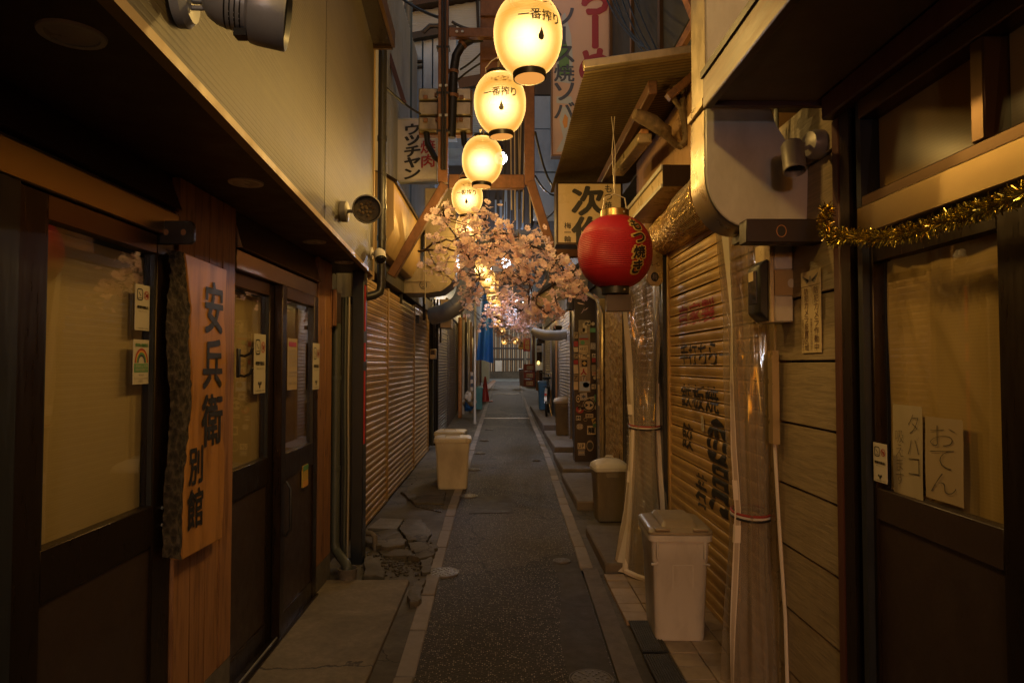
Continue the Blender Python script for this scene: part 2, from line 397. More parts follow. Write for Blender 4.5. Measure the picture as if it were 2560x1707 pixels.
def m_bark():
    t = NT('rough_bark'); t.set(.9)
    v = t.co((1, 1, .7)); n = t.noise(v, 45, 8, .75, .8); vo = t.n('ShaderNodeTexVoronoi'); vo.inputs['Scale'].default_value = 55; t.l(v, vo.inputs['Vector'])
    h = t.math('MULTIPLY_ADD', vo.outputs['Distance'], .6, n)
    t.l(t.ramp(h, [(.45, (.008, .005, .004)), (.75, (.03, .02, .015)), (1.05, (.09, .065, .05))]), t.bsdf.inputs['Base Color'])
    t.bump(h, 1.0, .02); return t.mat
M['bark'] = m_bark()
M['dark_timber'] = m_wood('dark_weathered_timber', (.03, .012, .006), (.1, .042, .017), 4, (12, 1.2, 12))

def m_concrete(name, base, crack=True, mottle=.45):
    t = NT(name); t.set(.8)
    v = t.co(); n1 = t.noise(v, 2.2, 8, .65, .6); n2 = t.noise(v, 26, 6, .7)
    c = t.ramp(n1, [(.3, sc(base, 1 - mottle)), (.52, base), (.72, sc(base, 1.35))])
    c = t.mix(t.ramp(n2, [(.42, (.45,) * 3), (.6, (0, 0, 0))]), c, sc(base, .55))
    h = n2
    if crack:
        wv = t.n('ShaderNodeVectorMath', operation='ADD'); dn = t.n('ShaderNodeTexNoise'); dn.inputs['Scale'].default_value = 3; dn.inputs['Detail'].default_value = 6
        t.l(v, dn.inputs['Vector']); t.l(v, wv.inputs[0]); t.l(dn.outputs['Color'], wv.inputs[1])
        vo = t.n('ShaderNodeTexVoronoi', feature='DISTANCE_TO_EDGE'); vo.inputs['Scale'].default_value = .75; t.l(wv.outputs[0], vo.inputs['Vector'])
        k = t.ramp(vo.outputs['Distance'], [(.004, (1, 1, 1)), (.012, (0, 0, 0))])
        c = t.mix(t.math('MULTIPLY', k, .8), c, (.015, .012, .01)); h = t.math('SUBTRACT', n2, k)
    t.l(c, t.bsdf.inputs['Base Color'])
    t.l(t.math('MULTIPLY_ADD', n1, -.45, .98), t.bsdf.inputs['Roughness'])
    t.bump(h, .45, .006); return t.mat
M['concrete'] = m_concrete('mottled_apron_concrete', (.2, .155, .1))
M['concrete_wet'] = m_concrete('dark_patched_concrete', (.1, .08, .055), True, .5)
M['base_conc'] = m_concrete('grey_footing_concrete', (.13, .11, .095), False)

def m_asphalt():
    t = NT('speckled_asphalt'); t.set(.7)
    v = t.co(); big = t.noise(v, 1.1, 6, .6)
    vo = t.n('ShaderNodeTexVoronoi'); vo.inputs['Scale'].default_value = 95; t.l(v, vo.inputs['Vector'])
    sel = t.n('ShaderNodeSeparateColor'); t.l(vo.outputs['Color'], sel.inputs[0])
    base = t.ramp(big, [(.3, (.02, .0165, .013)), (.7, (.046, .036, .028))])
    pv = t.n('ShaderNodeTexVoronoi', feature='F1'); pv.inputs['Scale'].default_value = .55; pd = t.n('ShaderNodeVectorMath', operation='ADD'); t.l(v, pd.inputs[0])
    pn = t.n('ShaderNodeTexNoise'); pn.inputs['Scale'].default_value = 1.7; pn.inputs['Detail'].default_value = 7; t.l(v, pn.inputs['Vector']); t.l(pn.outputs['Color'], pd.inputs[1]); t.l(pd.outputs[0], pv.inputs['Vector'])
    ps_ = t.n('ShaderNodeSeparateColor'); t.l(pv.outputs['Color'], ps_.inputs[0])
    base = t.mix(.65, base, t.ramp(ps_.outputs[1], [(.1, (.013, .010, .008)), (.9, (.085, .066, .048))]))
    ce = t.n('ShaderNodeTexVoronoi', feature='DISTANCE_TO_EDGE'); ce.inputs['Scale'].default_value = .4; t.l(pd.outputs[0], ce.inputs['Vector'])
    base = t.mix(t.ramp(ce.outputs['Distance'], [(.003, (.8,) * 3), (.009, (0, 0, 0))]), base, (.008, .006, .005))
    gum = t.n('ShaderNodeTexVoronoi'); gum.inputs['Scale'].default_value = 2.6; t.l(v, gum.inputs['Vector'])
    base = t.mix(t.ramp(gum.outputs['Distance'], [(.05, (.6,) * 3), (.075, (0, 0, 0))]), base, (.006, .005, .004))
    stone = t.math('MULTIPLY', t.ramp(vo.outputs['Distance'], [(.2, (1, 1, 1)), (.42, (0, 0, 0))]), t.ramp(sel.outputs[0], [(.55, (0, 0, 0)), (.8, (1, 1, 1))]))
    c = t.mix(stone, base, (.48, .4, .3))
    pale = t.ramp(t.noise(v, 3.3, 7, .7), [(.58, (0, 0, 0)), (.74, (.35,) * 3)])
    c = t.mix(pale, c, (.11, .085, .062))
    t.l(c, t.bsdf.inputs['Base Color'])
    t.l(t.math('MULTIPLY_ADD', stone, -.35, .72), t.bsdf.inputs['Roughness'])
    t.bump(t.math('ADD', t.math('MULTIPLY', vo.outputs['Distance'], -1.0), t.noise(v, 60, 3)), .7, .008); return t.mat
M['asphalt'] = m_asphalt()

def m_siding(name, col, freq, axis, amp=.13, dirt=.35, streak=True):
    """fine grooved sheet: grooves across one axis"""
    t = NT(name); t.set(.55)
    st = [0, 0, 0]; st[axis] = 1
    v = t.co(tuple(st)); w = t.n('ShaderNodeTexWave', wave_type='BANDS', bands_direction='XYZ'[axis], wave_profile='SAW')
    w.inputs['Scale'].default_value = freq; t.l(v, w.inputs['Vector'])
    g = t.ramp(w.outputs['Fac'], [(.0, (0, 0, 0)), (.22, (1, 1, 1)), (.85, (.75,) * 3), (1, (.1,) * 3)])
    vv = t.co((1, 1, .5)); n = t.noise(vv, 3, 8, .65); n2 = t.noise(t.co((3, 3, 90) if axis == 2 else (30, 30, 2)), 1.2, 4, .6)
    c = t.ramp(n, [(.3, sc(col, .72)), (.6, col), (.8, sc(col, 1.15))])
    c = t.mix(t.math('MULTIPLY', n2, .35), c, sc(col, .5))
    c = t.mix(t.math('MULTIPLY', t.math('SUBTRACT', 1.0, g), amp), c, sc(col, .3))
    d = t.ramp(t.noise(vv, 1.4, 8, .7), [(.5, (0, 0, 0)), (.75, (dirt,) * 3)]); c = t.mix(d, c, sc(col, .22))
    if streak:                                                       # rain runs and rust below the fixings
        r1 = t.noise(t.co((9, 9, .35)), 1.3, 7, .7); c = t.mix(t.ramp(r1, [(.5, (0, 0, 0)), (.72, (.55,) * 3)]), c, sc(col, .38))
        lo = t.noise(t.co((.8, .8, 40)), 1.0, 3, .6); c = t.mix(t.ramp(lo, [(.35, (.3,) * 3), (.65, (0, 0, 0))]), c, sc(col, 1.7))
        vo = t.n('ShaderNodeTexVoronoi'); vo.inputs['Scale'].default_value = 1.0; t.l(t.co((2.2, 2.2, 14)), vo.inputs['Vector'])
        c = t.mix(t.ramp(vo.outputs['Distance'], [(.02, (.7,) * 3), (.07, (0, 0, 0))]), c, (.03, .015, .006))
    t.l(c, t.bsdf.inputs['Base Color']); t.bump(t.math('ADD', g, t.math('MULTIPLY', t.noise(vv, 60, 4), .25)), .22, .006); return t.mat
M['fascia'] = m_siding('grooved_beige_siding', (.058, .042, .0175), 17.0, 2)
M['clad'] = None
def m_clad():
    t = NT('wood_embossed_siding'); t.set(.55)
    v = t.co((2, 6, 70), True); n = t.noise(v, 1.0, 6, .62, .6); n1 = t.noise(t.co((1, 1, .6), True), 2.5, 8, .7)
    col = (.3, .225, .135)
    c = t.ramp(n, [(.32, sc(col, .7)), (.55, col), (.8, sc(col, 1.12))])
    c = t.mix(t.ramp(n1, [(.45, (0, 0, 0)), (.75, (.5,) * 3)]), c, (.12, .075, .04))
    fl = t.ramp(t.noise(t.co((3, 6, 24), True), 1.5, 6, .7), [(.7, (0, 0, 0)), (.76, (.7,) * 3)]); c = t.mix(fl, c, (.2, .09, .035))
    t.l(c, t.bsdf.inputs['Base Color']); t.bump(n, .5, .006); return t.mat
M['clad'] = m_clad()

def m_poster():
    t = NT('torn_layered_posters'); t.set(.8)
    v = t.co((1, 14, 2.2)); a = t.noise(v, 2.4, 7, .68, .5); b = t.noise(v, 5.5, 6, .7, .3)
    c = t.ramp(a, [(.38, (.02, .01, .006)), (.44, (.3, .12, .035)), (.48, (.55, .38, .16)), (.52, (.04, .02, .012)), (.56, (.6, .44, .2)), (.62, (.07, .05, .05)), (.68, (.4, .2, .07))])
    c = t.mix(t.ramp(b, [(.5, (0, 0, 0)), (.62, (.8,) * 3)]), c, (.36, .22, .09))
    t.l(c, t.bsdf.inputs['Base Color']); t.bump(t.math('ADD', a, b), .9, .02); return t.mat
M['poster'] = m_poster()

def m_corr():
    t = NT('rusty_ochre_corrugated_sheet'); t.set(.55, .2)
    v = t.co((2.2, .6, 1)); n = t.noise(v, 3, 8, .7); n2 = t.noise(t.co(), 14, 6, .7)
    c = t.ramp(n, [(.3, (.1, .066, .028)), (.5, (.16, .112, .046)), (.7, (.2, .145, .062))])
    c = t.mix(t.ramp(n2, [(.58, (0, 0, 0)), (.72, (.5,) * 3)]), c, (.16, .075, .025))
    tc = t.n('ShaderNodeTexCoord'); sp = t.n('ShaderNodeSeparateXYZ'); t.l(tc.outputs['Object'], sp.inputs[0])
    gr = t.math('SINE', t.math('MULTIPLY_ADD', sp.outputs['Y'], 2 * math.pi * 66 / 2.92, 2 * math.pi * 66 * 1.42 / 2.92))     # groove dirt and the shading between ribs, both painted as dark stripes
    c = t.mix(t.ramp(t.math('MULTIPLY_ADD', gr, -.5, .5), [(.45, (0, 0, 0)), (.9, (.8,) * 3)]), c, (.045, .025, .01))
    t.l(c, t.bsdf.inputs['Base Color']); t.bump(n2, .25, .005); return t.mat
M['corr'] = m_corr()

def schlick(t, f0=.05, nrm=None):
    lw = t.n('ShaderNodeLayerWeight')
    if nrm is not None: t.l(nrm, lw.inputs['Normal'])
    return t.math('MULTIPLY_ADD', t.math('POWER', lw.outputs['Facing'], 4.0), .95 - f0, f0)
def m_glass(name, tint=(.93, .93, .9), rough=.015, amt=1.0, ior=1.5):
    t = NT(name); g = t.n('ShaderNodeBsdfGlossy'); g.inputs['Roughness'].default_value = rough
    tr = t.n('ShaderNodeBsdfTransparent'); tr.inputs[0].default_value = (*tint, 1)
    mx = t.n('ShaderNodeMixShader'); t.l(t.math('MULTIPLY', schlick(t), amt), mx.inputs[0]); t.l(tr.outputs[0], mx.inputs[1]); t.l(g.outputs[0], mx.inputs[2])
    t.l(mx.outputs[0], t.out.inputs[0]); return t.mat
M['glass'] = m_glass('window_glass', (.9, .88, .84), .02, 1.9)
M['glass_dark'] = m_glass('tinted_window_glass', (.75, .7, .62), .2, .12)

def m_plastic():
    t = NT('clear_vinyl_sheet'); g = t.n('ShaderNodeBsdfGlossy'); g.inputs['Roughness'].default_value = .06
    tr = t.n('ShaderNodeBsdfTransparent'); tr.inputs[0].default_value = (.86, .82, .76, 1)
    df = t.n('ShaderNodeBsdfDiffuse'); df.inputs[0].default_value = (.62, .55, .46, 1)
    n = t.noise(t.co((26, 26, .35)), 1.5, 4); bp = t.n('ShaderNodeBump'); bp.inputs['Strength'].default_value = .25; bp.inputs['Distance'].default_value = .005
    t.l(n, bp.inputs['Height']); t.l(bp.outputs[0], g.inputs['Normal'])
    m1 = t.n('ShaderNodeMixShader'); t.l(t.math('MULTIPLY_ADD', n, .22, .07), m1.inputs[0]); t.l(tr.outputs[0], m1.inputs[1]); t.l(df.outputs[0], m1.inputs[2])
    m2 = t.n('ShaderNodeMixShader'); t.l(t.math('MULTIPLY', schlick(t, .06, bp.outputs[0]), .8), m2.inputs[0]); t.l(m1.outputs[0], m2.inputs[1]); t.l(g.outputs[0], m2.inputs[2])
    t.l(m2.outputs[0], t.out.inputs[0]); return t.mat
M['vinyl'] = m_plastic()

def m_cloth(name, col, weave=260, trans=.3, var=.15, fold=False):
    t = NT(name); t.set(.85)
    v = t.co(); n = t.noise(v, 2.5, 5)
    c = t.mix(n, sc(col, 1 - var), sc(col, 1 + var))
    w = t.n('ShaderNodeTexWave', bands_direction='Z'); w.inputs['Scale'].default_value = weave / 6.28; w.inputs['Distortion'].default_value = 2; t.l(v, w.inputs['Vector'])
    c = t.mix(t.math('MULTIPLY', w.outputs['Fac'], .1), c, sc(col, .45))
    t.l(c, t.bsdf.inputs['Base Color']); t.bump(w.outputs['Fac'], .04, .001)
    return t.mat
M['blind'] = m_cloth('tan_roller_blind_cloth', (.62, .48, .27))
M['curtain'] = m_cloth('yellow_brown_curtain_cloth', (.62, .44, .19), 200)
M['curtain_dk'] = m_cloth('dim_brown_curtain_cloth', (.24, .14, .05), 120)

def m_petal():
    t = NT('pink_silk_petal'); t.set(.6)
    oi = t.n('ShaderNodeObjectInfo'); c = t.mix(oi.outputs['Random'], (.97, .68, .63), (.98, .82, .79))
    t.l(c, t.bsdf.inputs['Base Color'])
    tl = t.n('ShaderNodeBsdfTranslucent'); t.l(c, tl.inputs[0])
    mx = t.n('ShaderNodeMixShader'); mx.inputs[0].default_value = .5; t.l(t.bsdf.outputs[0], mx.inputs[1]); t.l(tl.outputs[0], mx.inputs[2])
    t.l(mx.outputs[0], t.out.inputs[0]); return t.mat
M['petal'] = m_petal()
M['petal_heart'] = mat('dark_pink_flower_heart', (.4, .1, .1), .6, bump=0)

def m_lantern():
    """glowing oiled paper: brightest in the band round the bulb; part of the bulb's light goes straight through"""
    t = NT('glowing_lantern_paper')
    tc = t.n('ShaderNodeTexCoord'); sp = t.n('ShaderNodeSeparateXYZ'); t.l(tc.outputs['Object'], sp.inputs[0])
    z = t.math('DIVIDE', sp.outputs['Z'], .16)                      # -1 .. 1 over the paper
    d = t.math('ADD', z, .05); g = t.math('EXPONENT', t.math('MULTIPLY', t.math('MULTIPLY', d, d), -3.0))
    col = t.mix(g, (1.0, .43, .04), (1.0, .47, .06))
    em = t.n('ShaderNodeEmission'); t.l(col, em.inputs[0]); t.l(t.math('MULTIPLY_ADD', g, .06, .255), em.inputs[1])
    oi = t.n('ShaderNodeObjectInfo')
    rf_ = t.n('ShaderNodeBsdfRefraction'); rf_.inputs['Roughness'].default_value = 1.0; rf_.inputs['IOR'].default_value = 1.9; rf_.inputs[0].default_value = (.0054, .0051, .007, 1)
    ad = t.n('ShaderNodeAddShader'); t.l(em.outputs[0], ad.inputs[0]); t.l(rf_.outputs[0], ad.inputs[1])
    tr = t.n('ShaderNodeBsdfTransparent'); tr.inputs[0].default_value = (1, .95, .85, 1)
    mx = t.n('ShaderNodeMixShader'); mx.inputs[0].default_value = PAPER_CLEAR; t.l(ad.outputs[0], mx.inputs[1]); t.l(tr.outputs[0], mx.inputs[2])
    t.l(mx.outputs[0], t.out.inputs[0]); return t.mat
M['lantern'] = m_lantern()
def m_emit(name, col, k):
    t = NT(name); e = t.n('ShaderNodeEmission'); e.inputs[0].default_value = (*col, 1); e.inputs[1].default_value = k
    t.l(e.outputs[0], t.out.inputs[0]); return t.mat
M['bulb_white'] = m_emit('lit_white_bulb', (.85, .93, 1.0), 4)
M['light_box'] = m_emit('lit_sign_face', (.9, .85, 1.0), .4)
M['warm_bulb'] = m_emit('lit_warm_bulb', (1, .55, .15), 1)
M['glow_under'] = m_emit('lit_lantern_underside', (1, .4, .08), .27)
def m_redlantern():
    t = NT('glossy_red_lantern_vinyl'); t.set(.5, 0, .35)
    v = t.co(); c = t.mix(t.noise(v, 5, 5), (.29, .010, .017), (.37, .014, .023)); t.l(c, t.bsdf.inputs['Base Color']); return t.mat
M['red_vinyl'] = m_redlantern()
M['gold_foil'] = mat('gold_tinsel_foil', (.62, .5, .09), .2, 1.0, .2, bump=0, dirt=.1)
def m_gold_mesh():
    t = NT('crinkled_gold_wrap'); t.set(.22, .75)
    v = t.co(); vo = t.n('ShaderNodeTexVoronoi'); vo.inputs['Scale'].default_value = 48; t.l(v, vo.inputs['Vector']); n = vo.outputs['Distance']
    t.l(t.ramp(n, [(.2, (.95, .66, .24)), (.7, (.4, .22, .07))]), t.bsdf.inputs['Base Color'])
    t.bump(n, 1.0, .02); return t.mat
M['gold_wrap'] = m_gold_mesh()
# ================================================================== ground, road, kerbs
YS = [-8, -4, 0, 2, 3, 4, 5, 6, 7, 8, 9, 10, 11, 12, 13, 14, 15, 16, 18, 20, 22, 24, 26, 28, 30, 33, 36, 40]
def strip(name, fx0, fx1, dz, mat_, nx=1, label=None, ys=YS):
    mb = MB(); mb.grid(lambda i, j: (fx0(Y := ys[round(j * (len(ys) - 1))]) + (fx1(Y) - fx0(Y)) * i, Y, gz(Y) + dz), nx, len(ys) - 1)
    return tag(mb.build(name, mat_, local=True, fix=False), label, kind='structure')
gy = [-90] + YS + [60, 140]
tag(MB().grid(lambda i, j: (-70 + 140 * i, gy[round(j * (len(gy) - 1))], gz(gy[round(j * (len(gy) - 1))]) - .05), 1, len(gy) - 1).build('ground', M['base_conc'], local=True, fix=False),
    'dark ground under and around the alley', kind='structure')
strip('road', xl, xr, 0, M['asphalt'], 1, 'narrow speckled asphalt lane running down the alley')
strip('left_pavement', lambda y: -1.75, lambda y: xl(y) - .09, .004, M['concrete_wet'], 1, 'worn concrete strip in front of the left shops')
strip('right_pavement', lambda y: xr(y) + (.09 if y > 5 else .02), lambda y: 2.2, .002, M['concrete_wet'], 1, 'worn concrete strip in front of the right shops')
tag(B(-25, 25, 40, 47.5, .2, .504).build('cross_street', mat('pale_wet_street', (.2, .21, .2), .4, 0, .2, 2, bump=.2)), 'pale street crossing the far end of the alley', kind='structure')

tag(MB().grid(lambda i, j: ((Y := 1.0 + 4.4 * j) * 0 + xr(Y) - (.2 - .03 * math.sin(Y * 3)) * (1 - i) - .004, Y, .004), 2, 30).build('trench_patch', M['patch'], local=True, fix=False), 'smoother brown strip of repaired asphalt beside the gutter', kind='structure')
tag(MB().prism([(-.33, 6.9, .001), (.1, 6.95, .001), (.13, 7.9, .001), (-.3, 7.8, .001)], (0, 0, .004)).build('repair_patch', M['patch'], local=True, fix=False), 'dark squarish repair patch in the middle of the road', kind='structure')
def kerb(name, fx, side, y0, y1, label):
    root = tag(thing(name, label, None), kind='structure')
    me = MB().box(-.048, .048, -.285, .285, -.03, 0).mesh('kerb_stone', bevel=.006); me.materials.append(M['kerb'])
    y = y0
    while y < y1:
        L = .57 * random.choice((1, 1, 1, .62, .8))
        yc = y + L / 2; a = math.atan2(fx(yc + .3) - fx(yc - .3), .6)
        inst(me, 'kerb_stone', (fx(yc) + side * .048, yc, gz(yc) + .010 + random.uniform(-.004, .004)), root,
             (math.atan2(gz(yc + .3) - gz(yc - .3), .6), 0, -a + random.uniform(-.012, .012)), (1, L / .58, 1))
        y += L + .006
    return root
kerb('left_kerb', xl, -1, 1.6, 39.8, 'row of pale kerb stones along the left edge of the road')
kerb('right_kerb', xr, 1, 5.05, 39.8, 'row of pale kerb stones along the right edge of the road')
tag(MB().grid(lambda i, j: (xr(-2 + 7.05 * j) + .012 + .11 * i, -2 + 7.05 * j, .006), 1, 24).build('gutter_channel', M['slab'], local=True, fix=False),
    'dark concrete gutter strip beside the right edge of the road', kind='structure')

# near left apron: one clean slab, then broken pieces
tag(MB().box(-1.26, -.63, 1.2, 4.72, -.03, .034).build('apron_slab', M['concrete'], bevel=.008), 'clean concrete apron before the left sliding doors', kind='structure')
def zz(x, y): return (640 + x / 2.7516, 1137 + y / 2.7516)
broken = tag(thing('broken_pavement', 'cracked sunken concrete pieces by the left shutters', None), kind='structure')
for k, (pts, zt, tilt) in enumerate([
    ([(745, 520), (970, 510), (1030, 600), (1020, 625), (925, 636), (830, 620), (745, 582)], .05, .02),
    ([(1022, 450), (1130, 432), (1205, 520), (1172, 590), (1042, 580), (985, 505)], .045, -.02),
    ([(840, 640), (920, 652), (1030, 640), (1090, 690), (1120, 716), (1000, 690), (880, 682)], .038, .03),
    ([(1045, 600), (1180, 598), (1250, 622), (1225, 690), (1125, 710), (1065, 650)], .034, 0),
    ([(1130, 720), (1222, 695), (1195, 800), (1140, 810)], .03, 0),
    ([(1080, 880), (1165, 850), (1120, 1000), (1060, 1010), (1040, 960)], .04, .01),
    ([(745, 690), (850, 700), (890, 830), (745, 830)], .035, -.01),
    ([(1000, 250), (1110, 170), (1300, 250), (1290, 330), (1090, 330)], .03, 0)]):
    P0 = [onZ(*zz(*p), zt) for p in pts]; P = []
    for a, b in zip(P0, P0[1:] + P0[:1]):
        n_ = max(2, int((b - a).length / .035)); P += [a.lerp(b, q / n_) + Vector((random.gauss(0, .006), random.gauss(0, .009), random.gauss(0, .003))) for q in range(n_)]
    c = sum(P, Vector()) / len(P)
    P = [p + Vector((0, 0, tilt * (p.x - c.x) / .3)) for p in P]
    MB().prism(P, (0, 0, -.06)).build('slab_piece', M['concrete_wet'], broken, bevel=.004)
MB().prism([onZ(*zz(*p), .056) for p in [(765, 502), (852, 432), (1015, 441), (970, 506)]], (0, 0, -.03)).build('metal_hatch', M['iron'], broken, bevel=.003)
rub = MB()
for k in range(420):
    p = onZ(*zz(random.gauss(990, 130), random.gauss(730, 60)), .004); s = random.uniform(.004, .02)
    if p.x > xl(p.y) - .1: continue
    a = random.uniform(0, 6.28); rub.prism([p + Vector((s * math.cos(a + i * 1.57) * random.uniform(.6, 1.1), s * math.sin(a + i * 1.57) * random.uniform(.6, 1.1), 0)) for i in range(4)], (random.uniform(-.004, .004), 0, s * random.uniform(.4, .9)))
tag(rub.build('rubble', M['concrete_wet'], broken), kind='stuff')
# dark patch of newer tar
tag(MB().prism([onZ(*zz(*p), .012) for p in [(1095, 350), (1085, 290), (1150, 250), (1310, 250), (1275, 392)]], (0, 0, -.02)).build('tar_patch', M['asphalt'], broken))

# right pavement: tiles, mats, steps
tiles = tag(thing('tiled_pavement', 'beige square tiles in front of the right shutter', None), kind='structure')
tm = MB().box(-.0705, .0705, -.0705, .0705, -.03, 0).mesh('tile', bevel=.003); tm.materials.append(M['tile'])
for i in range(4):
    for j in range(14):
        x, y = .785 + .146 * i, 2.86 + .146 * j
        if i == 0 and y < 3.98: continue
        inst(tm, 'tile', (x, y, .03 + random.uniform(-.003, .003)), tiles, (random.uniform(-.01, .01), random.uniform(-.012, .012), 0))
for k, (y0, lab) in enumerate([(3.53, 'ribbed black rubber mat next to the foot of the grey bin'), (3.08, 'ribbed black rubber mat nearest the bottom of the photo')]):
    t = thing('drain_mat', lab, 'mat', (.785, y0, .028), random.uniform(-.02, .02), 'rubber mats on the right pavement')
    MB().box(-.068, .068, 0, .42, 0, .006).build('base_sheet', M['rubber'], t, local=True)
    mb = MB()
    for i in range(11): mb.box(-.063 + i * .0123 - .003, -.063 + i * .0123 + .003, .008, .412, .006, .011)
    tag(mb.build('rib', M['rubber'], t, local=True), kind='stuff')
for (x0, y0, y1, h, lab) in [(.735, 4.89, 6.05, .085, 'low concrete step before the clear curtain roll'), (.77, 7.05, 8.9, .095, 'low concrete step below the torn poster wall'),
                             (.80, 9.05, 10.7, .11, 'low concrete step at the sticker covered pillar'), (.84, 11.0, 13.7, .13, 'low concrete step under the far olive bin'),
                             (.84, 14.0, 20.5, .15, 'long concrete step carrying the bicycle')]:
    g = gz((y0 + y1) / 2)
    tag(MB().box(x0, 1.5, y0, y1, g - .1, g + h).build('concrete_step', M['slab'], bevel=.014), lab, 'step', 'concrete steps along the right shops')

# manholes
def manhole(x, y, r, lab):
    t = thing('manhole_cover', lab, 'manhole cover', (x, y, gz(y) + .004), 0, 'small round covers in the road')
    MB().lathe([(r * 1.06, -.02), (r * 1.06, .009), (r, .009), (r * .985, .003), (r * .95, .003), (r * .94, .010), (.001, .010)], n=30).build('disc', M['iron'], t, local=True)
    mb = MB()
    for k, q in enumerate((.3, .55, .78)):
        n = (6, 10, 14)[k]
        for i in range(n):
            a = 2 * math.pi * (i + .5 * k) / n; c, s = math.cos(a), math.sin(a)
            mb.obox((r * (q - .07) * c, r * (q - .07) * s, .010), (r * (q + .07) * c, r * (q + .07) * s, .010), r * .09, .007)
    tag(mb.build('raised_stud', M['iron'], t, local=True), kind='stuff')
for px, py, r, lab in [(1109, 1433, .105, 'largest patterned manhole cover on the left kerb line'), (1172, 1241, .1, 'manhole cover in front of the beige bins'),
                       (1184, 1176, .09, 'manhole cover beside the nearer beige bin on the left kerb'), (1199, 1138, .09, 'manhole cover just past the beige bins'),
                       (1210, 1108, .09, 'second manhole cover past the beige bins'), (1222, 1083, .09, 'third manhole cover past the beige bins'),
                       (1404, 1404, .062, 'small cover near the end of the right kerb'), (1478, 1702, .1, 'manhole cover cut by the bottom edge of the photo'),
                       (1342, 1155, .06, 'small cover on the right side of the road beyond the bins')]:
    p = onZ(px, py, .0); manhole(p.x, p.y, r, lab)
for py, lab in [(1043, 'bright metal strip across the road, nearer one'), (982, 'bright metal strip across the road, farther one')]:
    y = {1043: 17.4, 982: 27.5}[py]
    tag(B(xl(y), xr(y), y, y + .09, gz(y) - .02, gz(y) + .012).build('drain_strip', M['galv']), lab, 'drain strip', 'metal strips across the road')

# ================================================================== LEFT: sliding-door shop
LX = -1.23
lf = leftface(LX)
fx = lambda y: -.733 - .0674 * (y - 1.32)             # front of the overhanging storey
left = thing('corner_shop', 'dark brown shop with glazed sliding doors and a grooved beige overhanging storey', 'shop building', (-1.6, 1, 0))
B(-2.6, LX - .07, -2.6, 5.35, 0, 2.2).build('back_wall', M['grime_wall'], left)
Y0, Y1 = -2.6, 5.26
MB().prism([(-2.6, Y0, 2.2), (fx(Y0) - .012, Y0, 2.2), (fx(Y1) - .012, Y1, 2.2), (-2.6, Y1, 2.2)], (0, 0, .05)).build('soffit', M['soffit'], left)
ps = 3.33
for a, b in ((Y0, .45), (.455, ps - .005), (ps + .005, Y1)):
    MB().prism([(fx(a), a, 2.188), (fx(b), b, 2.188), (fx(b) - .03, b, 2.188), (fx(a) - .03, a, 2.188)], (0, 0, 3.4)).build('siding_panel', M['fascia'], left)
MB().prism([(fx(Y1) - .03, Y1 - .002, 2.25), (-2.6, Y1 - .002, 2.25), (-2.6, Y1 - .1, 2.25), (fx(Y1) - .03, Y1 - .1, 2.25)], (0, 0, 3.3)).build('end_wall', M['tan_panel'], left)
MB().prism([(fx(Y0) + .004, Y0, 2.178), (fx(Y1) + .004, Y1, 2.178), (fx(Y1) - .028, Y1, 2.178), (fx(Y0) - .028, Y0, 2.178)], (0, 0, .026)).build('edge_trim', M['tan_panel'], left)
MB().box(fx(Y1) - .035, fx(Y1) + .008, Y1 + .002, Y1 + .03, 2.15, 5.5).build('corner_trim', M['tan_panel'], left)
mb = MB()
for i in range(150): mb.add([(fx(ps) + .003, ps - .004, 2.24 + i * .02), (fx(ps) + .003, ps + .004, 2.24 + i * .02), (fx(ps) + .003, ps + .004, 2.25 + i * .02), (fx(ps) + .003, ps - .004, 2.25 + i * .02)], [(0, 1, 2, 3)])
tag(mb.build('joint_bead', M['ink'], left, fix=False), kind='stuff')
# side jambs and header
for y0, y1, dx, m in ((1.05, 1.35, .0, 'alu_blue'), (1.36, 1.5, .03, 'alu_blue'), (1.51, 1.6, .0, 'alu_blue'), (1.61, 1.70, .035, 'alu_blue')):
    B(LX - .07, LX + dx, y0, y1, 0, 1.955).build('door_jamb', M[m], left)
B(LX - .07, LX + .035, -2.6, 2.53, 1.957, 2.05).build('door_header', M['steel'], left, bevel=.004)
B(LX - .07, LX + .02, -2.6, 2.53, 2.054, 2.062).build('header_slot', M['ink'], left)
MB().prism([(LX + .05, -2.6, 2.066), (LX + .05, 2.52, 2.066), (LX + .0, 2.52, 2.197), (LX + .0, -2.6, 2.197)], (-.08, 0, 0)).build('shutter_housing', M['alu_brown'], left)
B(LX - .07, LX + .035, 3.08, 4.42, 1.93, 2.02).build('door_header', M['steel'], left, bevel=.004)
MB().prism([(LX + .06, 3.08, 2.026), (LX + .06, 4.42, 2.026), (LX + .01, 4.42, 2.197), (LX + .01, 3.08, 2.197)], (-.08, 0, 0)).build('shutter_housing', M['steel'], left)
B(LX - .07, LX + .03, -2.6, 1.04, 0, 1.955).build('near_wall', M['panel_dark'], left)

